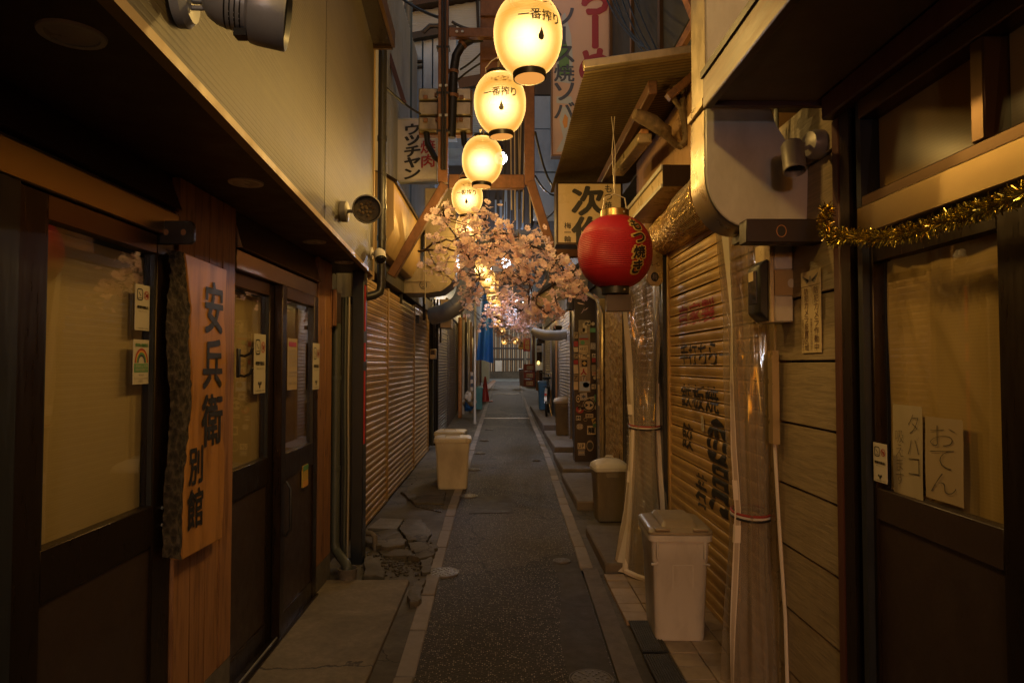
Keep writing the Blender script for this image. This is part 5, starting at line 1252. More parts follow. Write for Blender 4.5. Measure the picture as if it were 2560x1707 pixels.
# papers on the glass
ff = rightface(X + .0195)
def paper(name, lab, rect, texts, m='paper_tan', h=.003, skew=0.0):
    u0, u1, v0, v1 = uvpr(*rect, X + .0195)
    t = thing(name, lab, 'paper notice', ff.p((u0 + u1) / 2, v0, 0)); mp0 = ff.mp(h)
    MB().grid(lambda i, j: ff.p(u0 + (u1 - u0) * i, v0 + (v1 - v0) * j, h - .0015 + .0012 * math.sin(i * 7 + j * 5)), 6, 8).build('sheet', M[m], t, fix=False)
    mb = MB()
    for body, c, vert, bold in texts:
        letters(mb, body, ff.mp(h + .0012), (u0 + (u1 - u0) * c[0], v0 + (v1 - v0) * c[1], u0 + (u1 - u0) * c[2], v0 + (v1 - v0) * c[3]), vert, bold, .12, tilt=skew)
    mb.build('handwriting', M['ink_faded'], t, fix=False); return t
paper('paper_notice', 'tan paper with two handwritten columns on the curtained door', (2232, 1013, 2310, 1240), [('タバコ', (.52, .22, .95, .92), True, -.024), ('吸えます', (.1, .1, .42, .72), True, -.02)], 'paper_old', .003, .08)
paper('paper_notice', 'brown paper with large handwritten hiragana on the curtained door', (2313, 1045, 2412, 1255), [('おでん', (.12, .08, .88, .93), True, -.026)], 'paper_tan', .003, .07)
smoking('small white smoking sticker on the stile beside the handwritten papers', rightface(X + .0), *(lambda q: (q[0], q[1], q[2], q[3]))(uvpr(2189, 1108, 2224, 1205, X)), .008, True)

# garland of tinsel
t = thing('tinsel_garland', 'gold tinsel garland draped over the curtained door', 'garland', (1.15, 2, 1.9))
gp = [(2068, 520), (2062, 560), (2080, 600), (2110, 588), (2170, 596), (2240, 592), (2310, 572), (2380, 548), (2440, 528), (2500, 508), (2575, 478), (2660, 440)]
xs = [1.16, 1.15, 1.15, 1.14, 1.14, 1.14, 1.14, 1.14, 1.14, 1.14, 1.14, 1.14]
core = [onX(px, py, x) for (px, py), x in zip(gp, xs)]
MB().tube(core, .008, 6).build('core_cord', M['gold_foil'], t)
mb = MB()
for k in range(5200):
    q = random.random() * (len(core) - 1.001); i = int(q); f = q - i; p = core[i].lerp(core[i + 1], f)
    a = Vector((random.gauss(0, 1), random.gauss(0, 1), random.gauss(0, 1))).normalized(); L = random.uniform(.018, .036)
    s = a.cross(Vector((random.random(), random.random(), random.random()))).normalized() * .0011
    mb.add([p + s, p - s, p + a * L - s + s.cross(a) * 2, p + a * L + s + s.cross(a) * 2], [(0, 1, 2, 3)])
tag(mb.build('tinsel_strand', M['gold_foil'], t, fix=False), kind='stuff')
# plum beam with hole
t = thing('notched_beam', 'dark plum timber block with a round hole beside the garland', 'beam', (1.1, 2.9, 1.95))
a, b = onY(1866, 606, 2.6), onY(2058, 547, 2.6)
B(a.x, b.x, 2.6, 2.68, a.z, b.z).build('block', M['plum_wood'], t, bevel=.004)
q = onY(1953, 578, 2.6); f = frontface(2.599)
f.disc(MB(), q.x, q.z, .017, .021, 0, 18).build('hole', M['ink'], t, fix=False); f.ring(MB(), q.x, q.z, .02, .024, .003, .002, 18).build('hole_rim', M['timber'], t, fix=False)
a, b = onY(1860, 600, 2.72), onY(1912, 560, 2.72); B(a.x, b.x, 2.70, 2.716, a.z, b.z).build('rear_block', M['plum_wood'], t, bevel=.004)
a, b = onY(2075, 645, 2.6), onY(2092, 590, 2.6); tag(B(a.x, b.x, 2.58, 2.63, a.z, b.z).build('dark_bracket', M['plum_wood'], bevel=.003), 'small dark bracket under the end of the garland', 'bracket')
# meter box on its board
t = thing('meter_box', 'white and ochre electric meter box with a black window', 'meter box', (1.15, 2.95, 1.55))
a, b = onY(1938, 805, 2.86), onY(2001, 608, 2.86); zm0, zm1 = onY(1950, 738, 2.86).z, onY(1950, 674, 2.86).z
xr_ = 1.232
B(a.x, xr_, 2.86, 3.0, a.z, zm0).build('box_lower', M['white_paint'], t, bevel=.006); B(a.x + .001, xr_, 2.862, 3.0, zm0, zm1).build('ochre_band', M['tan_panel'], t); B(a.x, xr_, 2.86, 3.0, zm1, b.z).build('box_upper', M['white_paint'], t, bevel=.006)
q = onY(1978, 708, 2.86); frontface(2.859).disc(MB(), q.x, q.z, .016, .019, .001, 16).build('round_seal', M['paper'], t, fix=False)
sf = Face((a.x, 0, 0), (0, -1, 0), (0, 0, 1))
B(a.x - .018, a.x - .001, 2.862, 3.03, a.z + .0, b.z + .01).build('side_board', M['sign_cream'], t, bevel=.003)
MB().prism([(a.x - .06, 2.875, 1.72), (a.x - .06, 2.875, 1.92), (a.x - .02, 2.875, 1.95), (a.x - .02, 2.875, 1.68)], (0, .14, 0)).build('meter_case', M['black_plastic'], t, bevel=.006)
B(a.x - .064, a.x - .061, 2.9, 2.99, 1.76, 1.9).build('meter_window', M['meter_face'], t)
B(a.x - .066, a.x - .0645, 2.93, 2.985, 1.86, 1.9).build('meter_plate', M['sign_cream'], t)
mf = Face((a.x - .0195, 0, 0), (0, -1, 0), (0, 0, 1)); mb = MB(); v = a.z
mf.slab(MB(), -3.025, -2.965, v + .005, v + .085, 0, .001).build('label_card', M['paper'], t)
letters(mb, 'ARES', mf.mp(.0015), (-3.02, v + .05, -2.97, v + .08), bold=.02); letters(mb, 'ARES', mf.mp(.0015), (-3.02, v + .012, -2.97, v + .042), bold=.02)
mf.disc(mb, -2.925, v + .14, .014, .012, .001, 12); mf.disc(mb, -2.9, v + .03, .006, .008, .001, 8); mb.build('label_print', M['ink'], t, fix=False)
mf.ring(MB(), -2.9, v + .14, .014, .016, .003, .0016, 14).build('red_ring', M['ink_red'], t, fix=False)
t = thing('meter_conduit', 'narrow wooden conduit strip below the electric meter box', 'conduit', (1.2, 2.95, 1.3))
B(1.185, 1.215, 2.98, 3.03, 1.15, 1.56).build('strip', M['duct_tan'], t)
# long vertical sticker on the clapboard
u0, u1, v0, v1 = uvpr(2025, 695, 2078, 888, RX - .006); sfc = rightface(RX - .0075)
u0, u1, v0, v1 = -2.77, -2.6, 1.545, 1.87
t = thing('camera_sticker', 'tall weathered cream sticker with an eagle crest on the beige clapboards', 'sticker', sfc.p((u0 + u1) / 2, v0, 0)); W, H = u1 - u0, v1 - v0
sfc.slab(MB(), u0, u1, v0, v1, .001, .003).build('card', M['sign_cream'], t)
mb = MB()
letters(mb, '防犯カメラ作動中', sfc.mp(.0042), (u0 + W * .66, v0 + H * .02, u0 + W * .92, v1 - H * .2), True, .0)
letters(mb, '防犯カメラ設置区域', sfc.mp(.0042), (u0 + W * .16, v0 + H * .02, u0 + W * .4, v1 - H * .2), True, .0)
for k, uu in enumerate((.06, .11, .5, .55)): letters(mb, '新宿西口商店街振興組合', sfc.mp(.0042), (u0 + W * (uu - .02), v0 + H * .02, u0 + W * (uu + .025), v0 + H * .42), True)
sfc.slab(mb, u0, u1, v1 - H * .185, v1 - H * .18, .003, .0042)
mb.build('brown_print', M['red_brown'], t, fix=False)
mb = MB()
for s in (-1, 1):
    for k in range(4): mb.obox(sfc.p(u0 + W * (.5 + s * .08), v1 - H * (.12 - .0 * k), .0042), sfc.p(u0 + W * (.5 + s * (.4 - .06 * k)), v1 - H * (.05 + .03 * k), .0042), .007, .0008, sfc.n)
sfc.disc(mb, u0 + W * .5, v1 - H * .1, W * .06, H * .04, .0042, 10); mb.build('eagle_crest', M['ink_grey'], t, fix=False)
# dark spotlight on the right
t = thing('spotlight', 'dark brown cylinder spotlight pointing down on the beige clapboards', 'spotlight', (1.15, 2.75, 2.25), 0, 'spotlights on the beige storey')
t.pop('group', None) if 'group' in t else None
p = onY(2068, 362, 2.59); p.x = RX - .004
MB().lathe([(.056, 0), (.056, .035), (.046, .055), (.02, .062), (.001, .062)], p, 22, axis_m((-1, -.2, 0))).build('wall_mount', M['brown_lamp'], t)
q = onY(1984, 396, 2.5)
MB().obox(p + Vector((-.04, -.01, -.005)), q + Vector((.02, .03, .03)), .014, .014).build('arm', M['brown_lamp'], t)
ax = axis_m((-.06, -.35, -1))
MB().lathe([(.001, -.07), (.034, -.066), (.041, -.055), (.041, .055), (.038, .058), (.034, .05), (.033, .0)], q + Vector((0, 0, .0)), 24, ax, caps=False).build('lamp_body', M['brown_lamp'], t)
MB().lathe([(.001, .02), (.031, .02)], q, 20, ax).build('lens', M['meter_face'], t)
MB().lathe([(.001, -.02), (.018, -.018), (.018, .012), (.001, .014)], q + Vector((.035, .02, .05)), 14, axis_m((1, 0, 0))).build('swivel_joint', M['brown_lamp'], t)

# cream elbow duct
t = thing('exhaust_duct', 'large cream square exhaust duct curving into the clapboard wall', 'duct', (1.05, 3.15, 2.1))
Y = 2.72; W2 = .19
def dpx(L): return [onY(x, y, Y) for x, y in L]
arc = lambda c, r, a0, a1, n=8, ry=None: [(c[0] + r * math.cos(R(a0 + (a1 - a0) * i / n)), c[1] - (ry or r) * math.sin(R(a0 + (a1 - a0) * i / n))) for i in range(n + 1)]
out = [(1765, 262), (1765, 430)] + arc((1875, 430), 110, 180, 262, 8, 138)[1:] + [(2036, 574), (2036, 395)] + [(2000, 380), (1965, 350), (1940, 310), (1925, 262)]
P = dpx(out)
P = [Vector((min(p.x, RX + .02), p.y, p.z)) for p in P]
MB().prism(P, (0, W2, 0)).build('elbow_body', M['duct_white'], t, bevel=.004)
def skin(i, j):
    k = i * 10; a = int(min(k, 9)); q = P[a].lerp(P[a + 1], k - a); return q + Vector((-.004, .012 + (W2 + .006) * j, -.003))
MB().grid(skin, 20, 1).build('outer_skin', M['duct_tan'], t, fix=False)
a, b = onY(1757, 268, Y), onY(1935, 248, Y); B(a.x - .006, b.x, Y - .012, Y + W2 + .02, a.z, b.z).build('joint_flange', M['duct_tan'], t, bevel=.003)
a, b = onY(1767, 248, Y), onY(1922, -200, Y); B(a.x, b.x, Y + .002, Y + W2, a.z, b.z).build('riser', M['duct_white'], t, bevel=.006)
B(a.x - .005, a.x - .001, Y + .004, Y + W2 + .01, a.z, b.z).build('riser_skin', M['duct_old'], t)
a, b = onY(1850, 600, 2.72), onY(2030, 574, 2.72); B(a.x + .03, RX - .01, 2.735, 2.9, a.z + .01, b.z - .002).build('outlet_lip', M['dark_metal'], t)
t = thing('thin_wall_pipes', 'two thin pipes on the wall behind the cream duct', 'pipes', (1.2, 3.0, 2.5))
for px, r in ((1913, .008), (1941, .011)): p = onY(px, 300, 2.95); MB().tube([(p.x, 2.95, 2.2), (p.x, 2.95, 3.2)], r, 8).build('pipe', M['grey_lamp'], t)

# ================================================================== RIGHT: ramen shop with lettered shutter
ramen = thing('noodle_shop', 'noodle shop with ochre lettered shutter under a rusty corrugated awning', 'shop building', (1.7, 5, 0))
B(1.33, 3, 3.13, 8.3, 0, 2.5).build('back_wall', M['grime_wall'], ramen)
B(RX + .0, 3, 3.35, 6.2, 2.5, 3.34).build('orange_wall', M['orange_ply'], ramen)
B(RX + .09, 3, 3.13, 8.4, 3.36, 6.5).build('upper_wall', M['far_dark'], ramen)
MB().box(RX - .006, RX + .05, 3.35, 6.2, 2.5, 2.56).build('wall_trim', M['timber'], ramen)
SXR = RX + .02
sh = shutter('ochre roller shutter with red and black brush lettering', SXR, -1, 3.2, 5.07, .03, 2.42, .0716, M['shutter_r'], None, (True, True))
def on_slats(mb, bulge):
    bm = bmesh.new(); vs = [bm.verts.new(v) for v in mb.v]
    for f in mb.f:
        try: bm.faces.new([vs[i] for i in f])
        except ValueError: pass
    for k in range(34):
        for fr in (.0, .008, .025, .04, .056, .0656):
            z = .06 + k * .0716 + fr
            bmesh.ops.bisect_plane(bm, geom=bm.verts[:] + bm.edges[:] + bm.faces[:], plane_co=(0, 0, z), plane_no=(0, 0, 1))
    bm.verts.ensure_lookup_table(); bm.faces.ensure_lookup_table(); out = MB()
    prof = [(.0, .0), (.004, .0055), (.008, .0036), (.014, .0045), (.025, .0085), (.04, .0095), (.056, .0085), (.0656, .004), (.0716, .0)]
    for v in bm.verts:
        fr = (v.co.z - .06) % .0716; out.v.append(Vector((v.co.x - interp(prof, fr) - .0022, v.co.y, v.co.z)))
    for f in bm.faces:
        fr = (f.calc_center_median().z - .06) % .0716
        if .006 < fr < .067: out.f.append(tuple(v.index for v in f.verts)); out.m.append(False)
    bm.verts.index_update(); bm.free(); return out
sfz = rightface(SXR)
def shtext(text, rect, ink, bold, vert=False, name='lettering', each=None):
    mb = MB()
    a, b = onX(rect[0], (rect[1] + rect[3]) / 2, SXR), onX(rect[2], (rect[1] + rect[3]) / 2, SXR); n = onX((rect[0] + rect[2]) / 2, rect[1], SXR); s = onX((rect[0] + rect[2]) / 2, rect[3], SXR)
    letters(mb, text, sfz.mp(0), (-a.y, s.z, -b.y, n.z), vert, bold, .1)
    for v in mb.v: pass
    o = on_slats(mb, 0); o.build(name, M[ink], sh, fix=False)
shtext('自家製', (1698, 752, 1792, 812), 'ink_red', .02)
shtext('手打ちらーめん', (1704, 850, 1905, 918), 'ink', .022)
shtext('鉄板焼', (1706, 960, 1802, 1030), 'ink', .022)
shtext('餃', (1708, 1054, 1737, 1126), 'ink', .022)
shtext('若', (1742, 1182, 1772, 1270), 'ink', .03)
shtext('の', (1772, 1040, 1822, 1180), 'ink', .05)
shtext('月', (1775, 1150, 1828, 1290), 'ink', .05)
t = thing('torn_label', 'small tilted white label stuck on the lettered shutter', 'label', (SXR - .02, 4.6, 1.3)); c0 = onX(1757, 1058, SXR - .013)
MB().prism([c0 + Vector((0, .03, .045)), c0 + Vector((0, -.01, .05)), c0 + Vector((0, -.03, -.045)), c0 + Vector((0, .02, -.05))], (-.002, 0, 0)).build('label_sheet', M['paper'], t)
lf2 = Face((SXR - .0155, 0, 0), (0, -1, 0), (0, 0, 1)); mb = MB(); letters(mb, '御注意', lf2.mp(.0), (-c0.y - .012, c0.z - .03, -c0.y + .006, c0.z + .03), True); mb.build('print', M['ink_grey'], t, fix=False)
B(RX - .01, RX + .08, 3.115, 3.19, 0, 2.5).build('side_strip', M['duct_tan'], ramen)
# dark post between the shutters and the second, dark shutter
B(RX - .03, RX + .1, 5.10, 5.45, 0, 2.5).build('dark_post', M['alu_blue'], ramen, bevel=.004)
shutter('narrow dark ribbed shutter behind the clear curtain roll', RX + .01, -1, 5.5, 6.82, .09, 2.4, .062, M['shutter_dark'], None, (False, True))
B(RX + .0, RX + .1, 5.46, 8.3, 2.42, 2.5).build('lintel', M['alu_dark'], ramen)
# torn poster column
t = thing('poster_column', 'column plastered with torn layered posters', 'column', (1.25, 7.4, .1))
mb = MB(); mb.grid(lambda i, j: Vector((RX - .015 - .02 * random.random() * (0 < i < 1), 6.9 + 1.15 * i, .08 + 2.25 * j)), 16, 60, False); mb.build('poster_layers', M['poster'], t, fix=False)
B(RX - .01, RX + .1, 6.88, 8.07, .05, 2.4).build('column_core', M['grime_wall'], t)
t = thing('wall_conduit', 'tan wall conduit with a padlock box beside the poster column', 'conduit', (1.2, 8.2, 0))
MB().tube([(RX - .02, 8.22, .1), (RX - .02, 8.22, 2.1), (RX - .06, 8.4, 2.3), (RX - .25, 9.2, 2.55)], .025, 8).build('pipe', M['duct_tan'], t)
B(RX - .05, RX + .05, 8.3, 8.5, .05, 2.3).build('tan_strip', M['duct_tan'], t)
for k in range(4): B(RX - .075, RX - .052, 8.26, 8.34, 1.33 + k * .028, 1.35 + k * .028).build('coil', M['sign_cream'], t)
B(RX - .07, RX - .055, 8.24, 8.3, 1.0, 1.25).build('bent_strip', M['sign_cream'], t)
# clear curtain rolls
def vinyl_roll(lab, prof, folds, ph, tie_z, strips, tapes, bottom=None):
    """prof: (z, x, y, radius)"""
    t = thing('vinyl_curtain', lab, 'plastic curtain', (prof[0][1], prof[0][2], min(p[0] for p in prof)), 0, 'gathered clear plastic curtains')
    zs = [p[0] for p in prof]; tab = [[(-p[0], p[k]) for p in prof] for k in (1, 2, 3)]
    def pt(i, j, k=1.0):
        z = zs[0] + (zs[-1] - zs[0]) * j; x, y, r = (interp(tb, -z) for tb in tab)
        a = i * 2 * math.pi; q = r * k * (1 + .17 * math.sin(folds * a + ph + 2 * math.sin(z * 2)) + .06 * math.sin(2.3 * folds * a + 1))
        return Vector((x + q * math.cos(a), y + q * 1.15 * math.sin(a), z))
    MB().grid(lambda i, j: pt(i, j), 72, 40).build('sheet', M['vinyl'], t, fix=False)
    MB().grid(lambda i, j: pt(i * .8 + .1, j, .62), 48, 30).build('inner_fold', M['vinyl'], t, fix=False)
    for (ang, w) in strips:
        mb = MB(); mb.grid(lambda i, j: pt(ang + w * (i - .5), j, 1.03), 2, 40); mb.build('edge_tape', M['tape'], t, fix=False)
    for (z, ang, h) in tapes:
        j = (z - zs[0]) / (zs[-1] - zs[0])
        MB().grid(lambda i, jj: pt(ang + .07 * (i - .5), j + (h / (zs[-1] - zs[0])) * (jj - .5), 1.07), 3, 3).build('tape_patch', M['tape'], t, fix=False)
    for k, m in enumerate(('cloth_red', 'cloth_white', 'ink')):
        z = tie_z - .011 * k; x, y, r = (interp(tb, -z) for tb in tab)
        mb = MB(); n = 30
        mb.tube([(x + r * 1.12 * math.cos(6.2832 * i / n), y + r * 1.28 * math.sin(6.2832 * i / n), z + .008 * math.sin(6.2832 * i / n)) for i in range(n + 1)], .0065, 6); mb.build('tie_band', M[m], t)
    return t
pA = [(2.16, 1.135, 3.25, .09), (1.7, 1.15, 3.22, .083), (1.1, 1.155, 3.2, .083), (.83, 1.165, 3.2, .078), (.6, 1.16, 3.2, .085), (.3, 1.15, 3.18, .1), (.03, 1.145, 3.17, .11)]
vinyl_roll('nearer gathered clear plastic curtain before the lettered shutter', pA, 7, .3, .815, [(.56, .06)], [(1.38, .54, .08), (1.22, .535, .08), (.92, .55, .09), (.72, .56, .08), (1.36, .94, .09), (1.0, .95, .08), (.5, .94, .08), (.3, .95, .08)])
pB = [(2.2, 1.08, 5.32, .14), (1.7, 1.1, 5.3, .125), (1.25, 1.1, 5.28, .115), (1.03, 1.1, 5.26, .105), (.75, 1.09, 5.22, .115), (.4, 1.07, 5.12, .14), (.1, 1.03, 4.98, .18), (.03, 1.02, 4.95, .19)]
tb_ = vinyl_roll('farther gathered clear plastic curtain beside the red lantern', pB, 6, 1.2, 1.035, [(.53, .09), (.9, .06)], [(1.3, .91, .1), (1.6, .92, .1), (.85, .91, .09), (.65, .53, .08), (1.15, .52, .08)])
MB().tube([(1.0, 5.2, 1.0), (.97, 5.12, .6), (.91, 4.95, .25), (.86, 4.8, .06)], [.018, .02, .022, .022], 6).build('hem_rod', M['tape'], tb_)
MB().tube([(.86, 4.8, .06), (.93, 4.72, .045), (.99, 4.66, .04)], .02, 6).build('hem_rod', M['tape'], tb_)
MB().grid(lambda i, j: Vector((1.04 - .17 * j * (1 - i) - .02, 5.2 - (.4 + .1 * i) * j, 1.0 - .95 * j)), 6, 12).build('loose_flap', M['vinyl'], tb_, fix=False)
t = thing('white_cable', 'thin white cable hanging down the corner by the nearer clear curtain', 'cable', (1.2, 3.1, .1))
MB().tube([(1.2, 3.02, 1.55), (1.205, 3.02, 1.2), (1.215, 3.0, .8), (1.225, 2.97, .4), (1.222, 2.95, .1)], .008, 6).build('cable', M['tape'], t)

# awning
aw = thing('corrugated_awning', 'rusty ochre corrugated metal awning over the noodle shop', 'awning', (.9, 5.5, 3.2))
ax0, ax1, ay0, ay1 = .5, 1.32, 4.08, 7.0
def awp(i, j):
    x = ax0 + (ax1 - ax0) * i; y = ay0 + (ay1 - ay0) * j
    return Vector((x, y, 3.27 + .12 * i + .009 * math.sin(j * 2 * math.pi * 66) + .01 * math.sin(j * 9 + i * 2)))
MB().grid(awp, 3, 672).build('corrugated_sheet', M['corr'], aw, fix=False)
MB().obox((.49, ay0 - .02, 3.3), (1.3, ay0 - .02, 3.42), .05, .05, (0, 0, 1)).build('front_batten', M['duct_old'], aw, bevel=.004)
MB().obox((.965, 4.3, 3.27), (.96, 6.8, 3.25), .06, .09).build('support_beam', M['dark_timber'], aw, bevel=.006)
MB().obox((1.06, 4.3, 3.2), (1.24, 4.3, 3.36), .05, .06, (0, 1, 0)).build('strut', M['dark_timber'], aw, bevel=.004)
t = thing('tube_light', 'old tan fluorescent batten slung under the awning', 'light fitting', (1.0, 5.3, 2.95))
MB().obox(onY(1612, 345, 4.6), onY(1545, 430, 5.7), .1, .07).build('batten_body', M['duct_tan'], t, bevel=.008)
MB().obox(onY(1612, 345, 4.6) + Vector((0, 0, .045)), onY(1545, 430, 5.7) + Vector((0, 0, .045)), .05, .03).build('batten_spine', M['timber'], t)
t = thing('lagged_pipe', 'charred broken pipe lagging dangling under the awning', 'pipe', (1.05, 4.6, 3.0))
rs = [.035, .045, .05, .045, .045, .025, .022, .02]
MB().tube([onY(x, y, 4.45 + .02 * k) for k, (x, y) in enumerate([(1586, 285), (1605, 293), (1630, 305), (1652, 322), (1666, 330), (1672, 345), (1690, 362), (1703, 368)])], rs, 10).build('lagging', M['brush_foam'], t)
MB().tube([onY(x, y, 4.5) for x, y in [(1703, 366), (1716, 350), (1712, 310), (1705, 270), (1712, 235), (1690, 215), (1668, 195), (1650, 170), (1640, 145)]], [.02, .026, .024, .026, .02, .02, .018, .014, .012], 8).build('frayed_cord', M['brush_foam'], t)
MB().tube([onY(x, y, 4.5) for x, y in [(1668, 225), (1690, 255), (1706, 275)]], .02, 8).build('frayed_cord', M['brush_foam'], t)
mb = MB()
for k in range(500):
    p = random.choice([onY(x, y, 4.48) for x, y in [(1605, 293), (1640, 312), (1660, 328), (1690, 360), (1714, 340), (1710, 300), (1706, 262)]]) + Vector((random.gauss(0, .03), random.gauss(0, .02), random.gauss(0, .03)))
    d = Vector((random.gauss(0, 1), random.gauss(0, 1), random.gauss(0, 1))).normalized() * .022; s = Vector((d.y, -d.x, d.z)).normalized() * .002
    mb.add([p + s, p - s, p + d], [(0, 1, 2)])
tag(mb.build('frayed_fibre', M['brush_foam'], t, fix=False), kind='stuff')
# box sign above shutter and gold wrapped roll
t = thing('awning_case', 'long brown edged cream case jutting above the lettered shutter', 'sign case', (1.15, 5, 2.65))
MB().prism([(1.05, 4.4, 2.66), (1.3, 4.4, 2.66), (1.3, 4.4, 2.79), (1.05, 4.4, 2.79)], (0, 1.2, 0)).build('case_body', M['sign_cream'], t, bevel=.005)
B(1.045, 1.3, 4.385, 4.399, 2.655, 2.795).build('end_cap', M['alu_dark'], t)
B(1.036, 1.049, 4.4, 5.6, 2.77, 2.80).build('case_rail', M['galv'], t)
B(1.036, 1.049, 4.4, 5.6, 2.65, 2.675).build('case_rail', M['galv'], t)
t = thing('wrapped_roll', 'bulging roll in crinkled gold wrap and wire mesh above the lettered shutter', 'rolled screen', (1.15, 4.5, 2.4))
def roll(i, j, k=1.0):
    a = R(-100 + 190 * i); y = 3.75 + 1.5 * j
    r = (.2 - .05 * j) * k * (1 + .03 * math.sin(j * 14 + i * 4)); return Vector((1.245 - r * math.cos(a) * 1.0, y, 2.47 + r * math.sin(a) * .85 - .02 * j))
MB().grid(lambda i, j: roll(i, j), 16, 30).build('gold_wrap', M['gold_wrap'], t, fix=False)
for j in (0, 1): MB().add([roll(k / 16, j) for k in range(17)], [tuple(range(17))]).build('roll_end', M['cedar'], t, fix=False)
mb = MB()
for k in range(16): mb.tube([roll(i / 12, k / 15 * .35, 1.02) for i in range(13)], .0012, 4, False)
for k in range(14): mb.tube([roll(k / 13, j / 12 * .35, 1.02) for j in range(13)], .0012, 4, False)
tag(mb.build('mesh_wire', M['wire_pale'], t, fix=False), kind='stuff')
B(1.2, 1.33, 3.2, 5.3, 2.40, 2.47).build('box_lintel', M['duct_tan'], ramen)
t = thing('plaque', 'tan plaque with a round black crest hanging beside the red lantern', 'plaque', (1.1, 5.0, 2.1)); a, b = onY(1617, 714, 5.08), onY(1657, 640, 5.08)
MB().prism([(x, 5.08, z) for x, z in ((a.x + .03, a.z), (b.x - .03, a.z), (b.x, a.z + .03), (b.x, b.z + .1), (a.x, b.z + .1), (a.x, a.z + .03))], (0, .012, 0)).build('plaque_board', M['duct_tan'], t, bevel=.003)
q = onY(1637, 692, 5.08); f = frontface(5.079); f.disc(MB(), q.x, q.z, .03, .036, .001, 20).build('crest', M['ink'], t, fix=False)
letters(MB(), '梅', f.mp(.003), (q.x - .02, q.z - .025, q.x + .02, q.z + .025)).build('crest_mark', M['ink_grey'], t, fix=False)
# signs right
signboard('hanging_sign', 'cream lightbox sign with large black brush characters under the awning', (1394, 459, 1553, 608), 6.3, .25, M['sign_cream'],
          [('次作', (1428, 465, 1512, 615), True, .04, 'ink', .06), ('もつ焼き', (1511, 462, 1530, 545), True, .012, 'ink'), ('梅一輪', (1410, 556, 1428, 606), True, .015, 'ink')], M['alu_dark'])
tall = signboard('tall_sign', 'tall faded pink sign with blue and red vertical lettering', (1381, -160, 1540, 388), 8.2, .14, M['sign_pink'],
          [('ソース焼ソバ', (1384, 20, 1437, 300), True, .025, 'ink_blue'), ('らーめん', (1448, -45, 1528, 290), True, .045, 'ink_crimson')], M['alu_brown'])
f = frontface(8.17)
q = lambda x, y: (onY(x, y, 8.2).x, onY(x, y, 8.2).z)
def fl(pts, m, nm, h): MB().add([f.p(*q(*p), h) for p in pts], [tuple(range(len(pts)))]).build(nm, M[m], tall, fix=False)
fl([(1405, 40), (1413, 32), (1428, 90), (1432, 150), (1428, 210), (1388, 204), (1392, 140), (1410, 100)], 'ink_sky', 'plastic_flap', -.027)
fl([(1398, 105), (1412, 95), (1422, 130), (1424, 190), (1396, 190)], 'ink_green', 'cabbage_picture', -.0255)
fl([(1392, 242), (1428, 242), (1434, 262), (1391, 258)], 'ink_sky', 'bottle_picture', -.027); fl([(1406, 268), (1428, 268), (1430, 300), (1424, 350), (1404, 380), (1390, 380), (1408, 345), (1398, 300)], 'ink_sky', 'bottle_picture', -.027)
fl([(1412, 285), (1420, 295), (1418, 318), (1411, 322), (1406, 305)], 'ink_orange', 'bottle_label', -.0255)
# grey building behind
t = thing('grey_panel_house', 'grey panelled wall behind the right column', 'building', (.9, 11, 3))
for k, (y0, y1) in enumerate([(110, 238), (240, 322), (324, 430), (432, 540)]):
    a, b = onY(1336, y1, 10.5), onY(1400, y0, 10.5); B(a.x, 1.3, 10.5 + .01 * (k % 2), 10.9, a.z + .006, b.z).build('wall_panel', M['upper_wall'] if k else M['grime_wall'], t, bevel=.004)
a = onY(1400, 110, 10.5); B(onY(1336, 0, 10.5).x, 1.3, 10.52, 10.9, a.z + .01, 8).build('upper_panel', M['far_dark'], t)
# upper windows right of the sign
t = thing('upper_window', 'dark upper window with curtains above the awning', 'window', (1.3, 6, 4))
B(1.3, 1.322, 4.2, 7.9, 3.9, 6.0).build('dark_glass', M['far_dark'], t)
for y in (4.15, 5.4, 6.6, 7.9): B(1.27, 1.325, y, y + .08, 3.85, 6.05).build('window_frame', M['alu_brown'], t)
B(1.29, 1.328, 4.15, 7.95, 3.78, 3.86).build('window_sill', M['timber'], t)
for y in (5.0, 6.2): MB().grid(lambda i, j: Vector((1.326 - .01 * math.sin(i * 20), y + .35 * i, 3.9 + 2.1 * j)), 20, 2).build('curtain', M['curtain_dk'], t, fix=False)
MB().obox((1.2, 4.1, 3.6), (1.2, 4.9, 4.6), .06, .06).build('timber_brace', M['timber'], t)

# ================================================================== right, beyond the posters
shop5 = thing('sticker_bar', 'right bar with sticker pillar, grimy tiled eave and grey shutters', 'shop building', (1.8, 12, 0))
B(1.33, 3, 8.31, 21, -.1, 2.6).build('back_wall', M['grime_wall'], shop5)
B(1.3, 3, 8.42, 21, 2.6, 7.0).build('upper_wall', M['far_dark'], shop5)
MB().prism([onY(1335, 770, 10.3), onY(1342, 740, 10.3), onY(1440, 672, 10.3), (1.33, 10.3, onY(1440, 672, 10.3).z + .1), (1.33, 10.3, onY(1440, 672, 10.3).z - .35)], (0, .06, 0)).build('eave_end', M['duct_old'], shop5)
for k in range(9):
    a = onY(1332, 742 + 0, 10.2 + .28 * k); a.z = onY(1332, 742, 10.2).z; c = Vector((1.33, a.y, onY(1440, 662, 10.2).z + .12)); a.x = onY(1332, 742, 10.2).x
    MB().obox(a + Vector((0, .14, 0)), c + Vector((0, .14, 0)), .27, .06, (0, 0, 1)).build('roof_tile', M['grime_wall'], shop5, bevel=.01)
B(.98, 1.33, 9.9, 10.3, 2.3, 2.55).build('soffit_box', M['grime_wall'], shop5)
t = thing('sticker_pillar', 'black pillar face covered in stickers', 'pillar', (1.2, 9.75, .1))
a, b = onY(1437, 1166, 9.7), onY(1503, 800, 9.7)
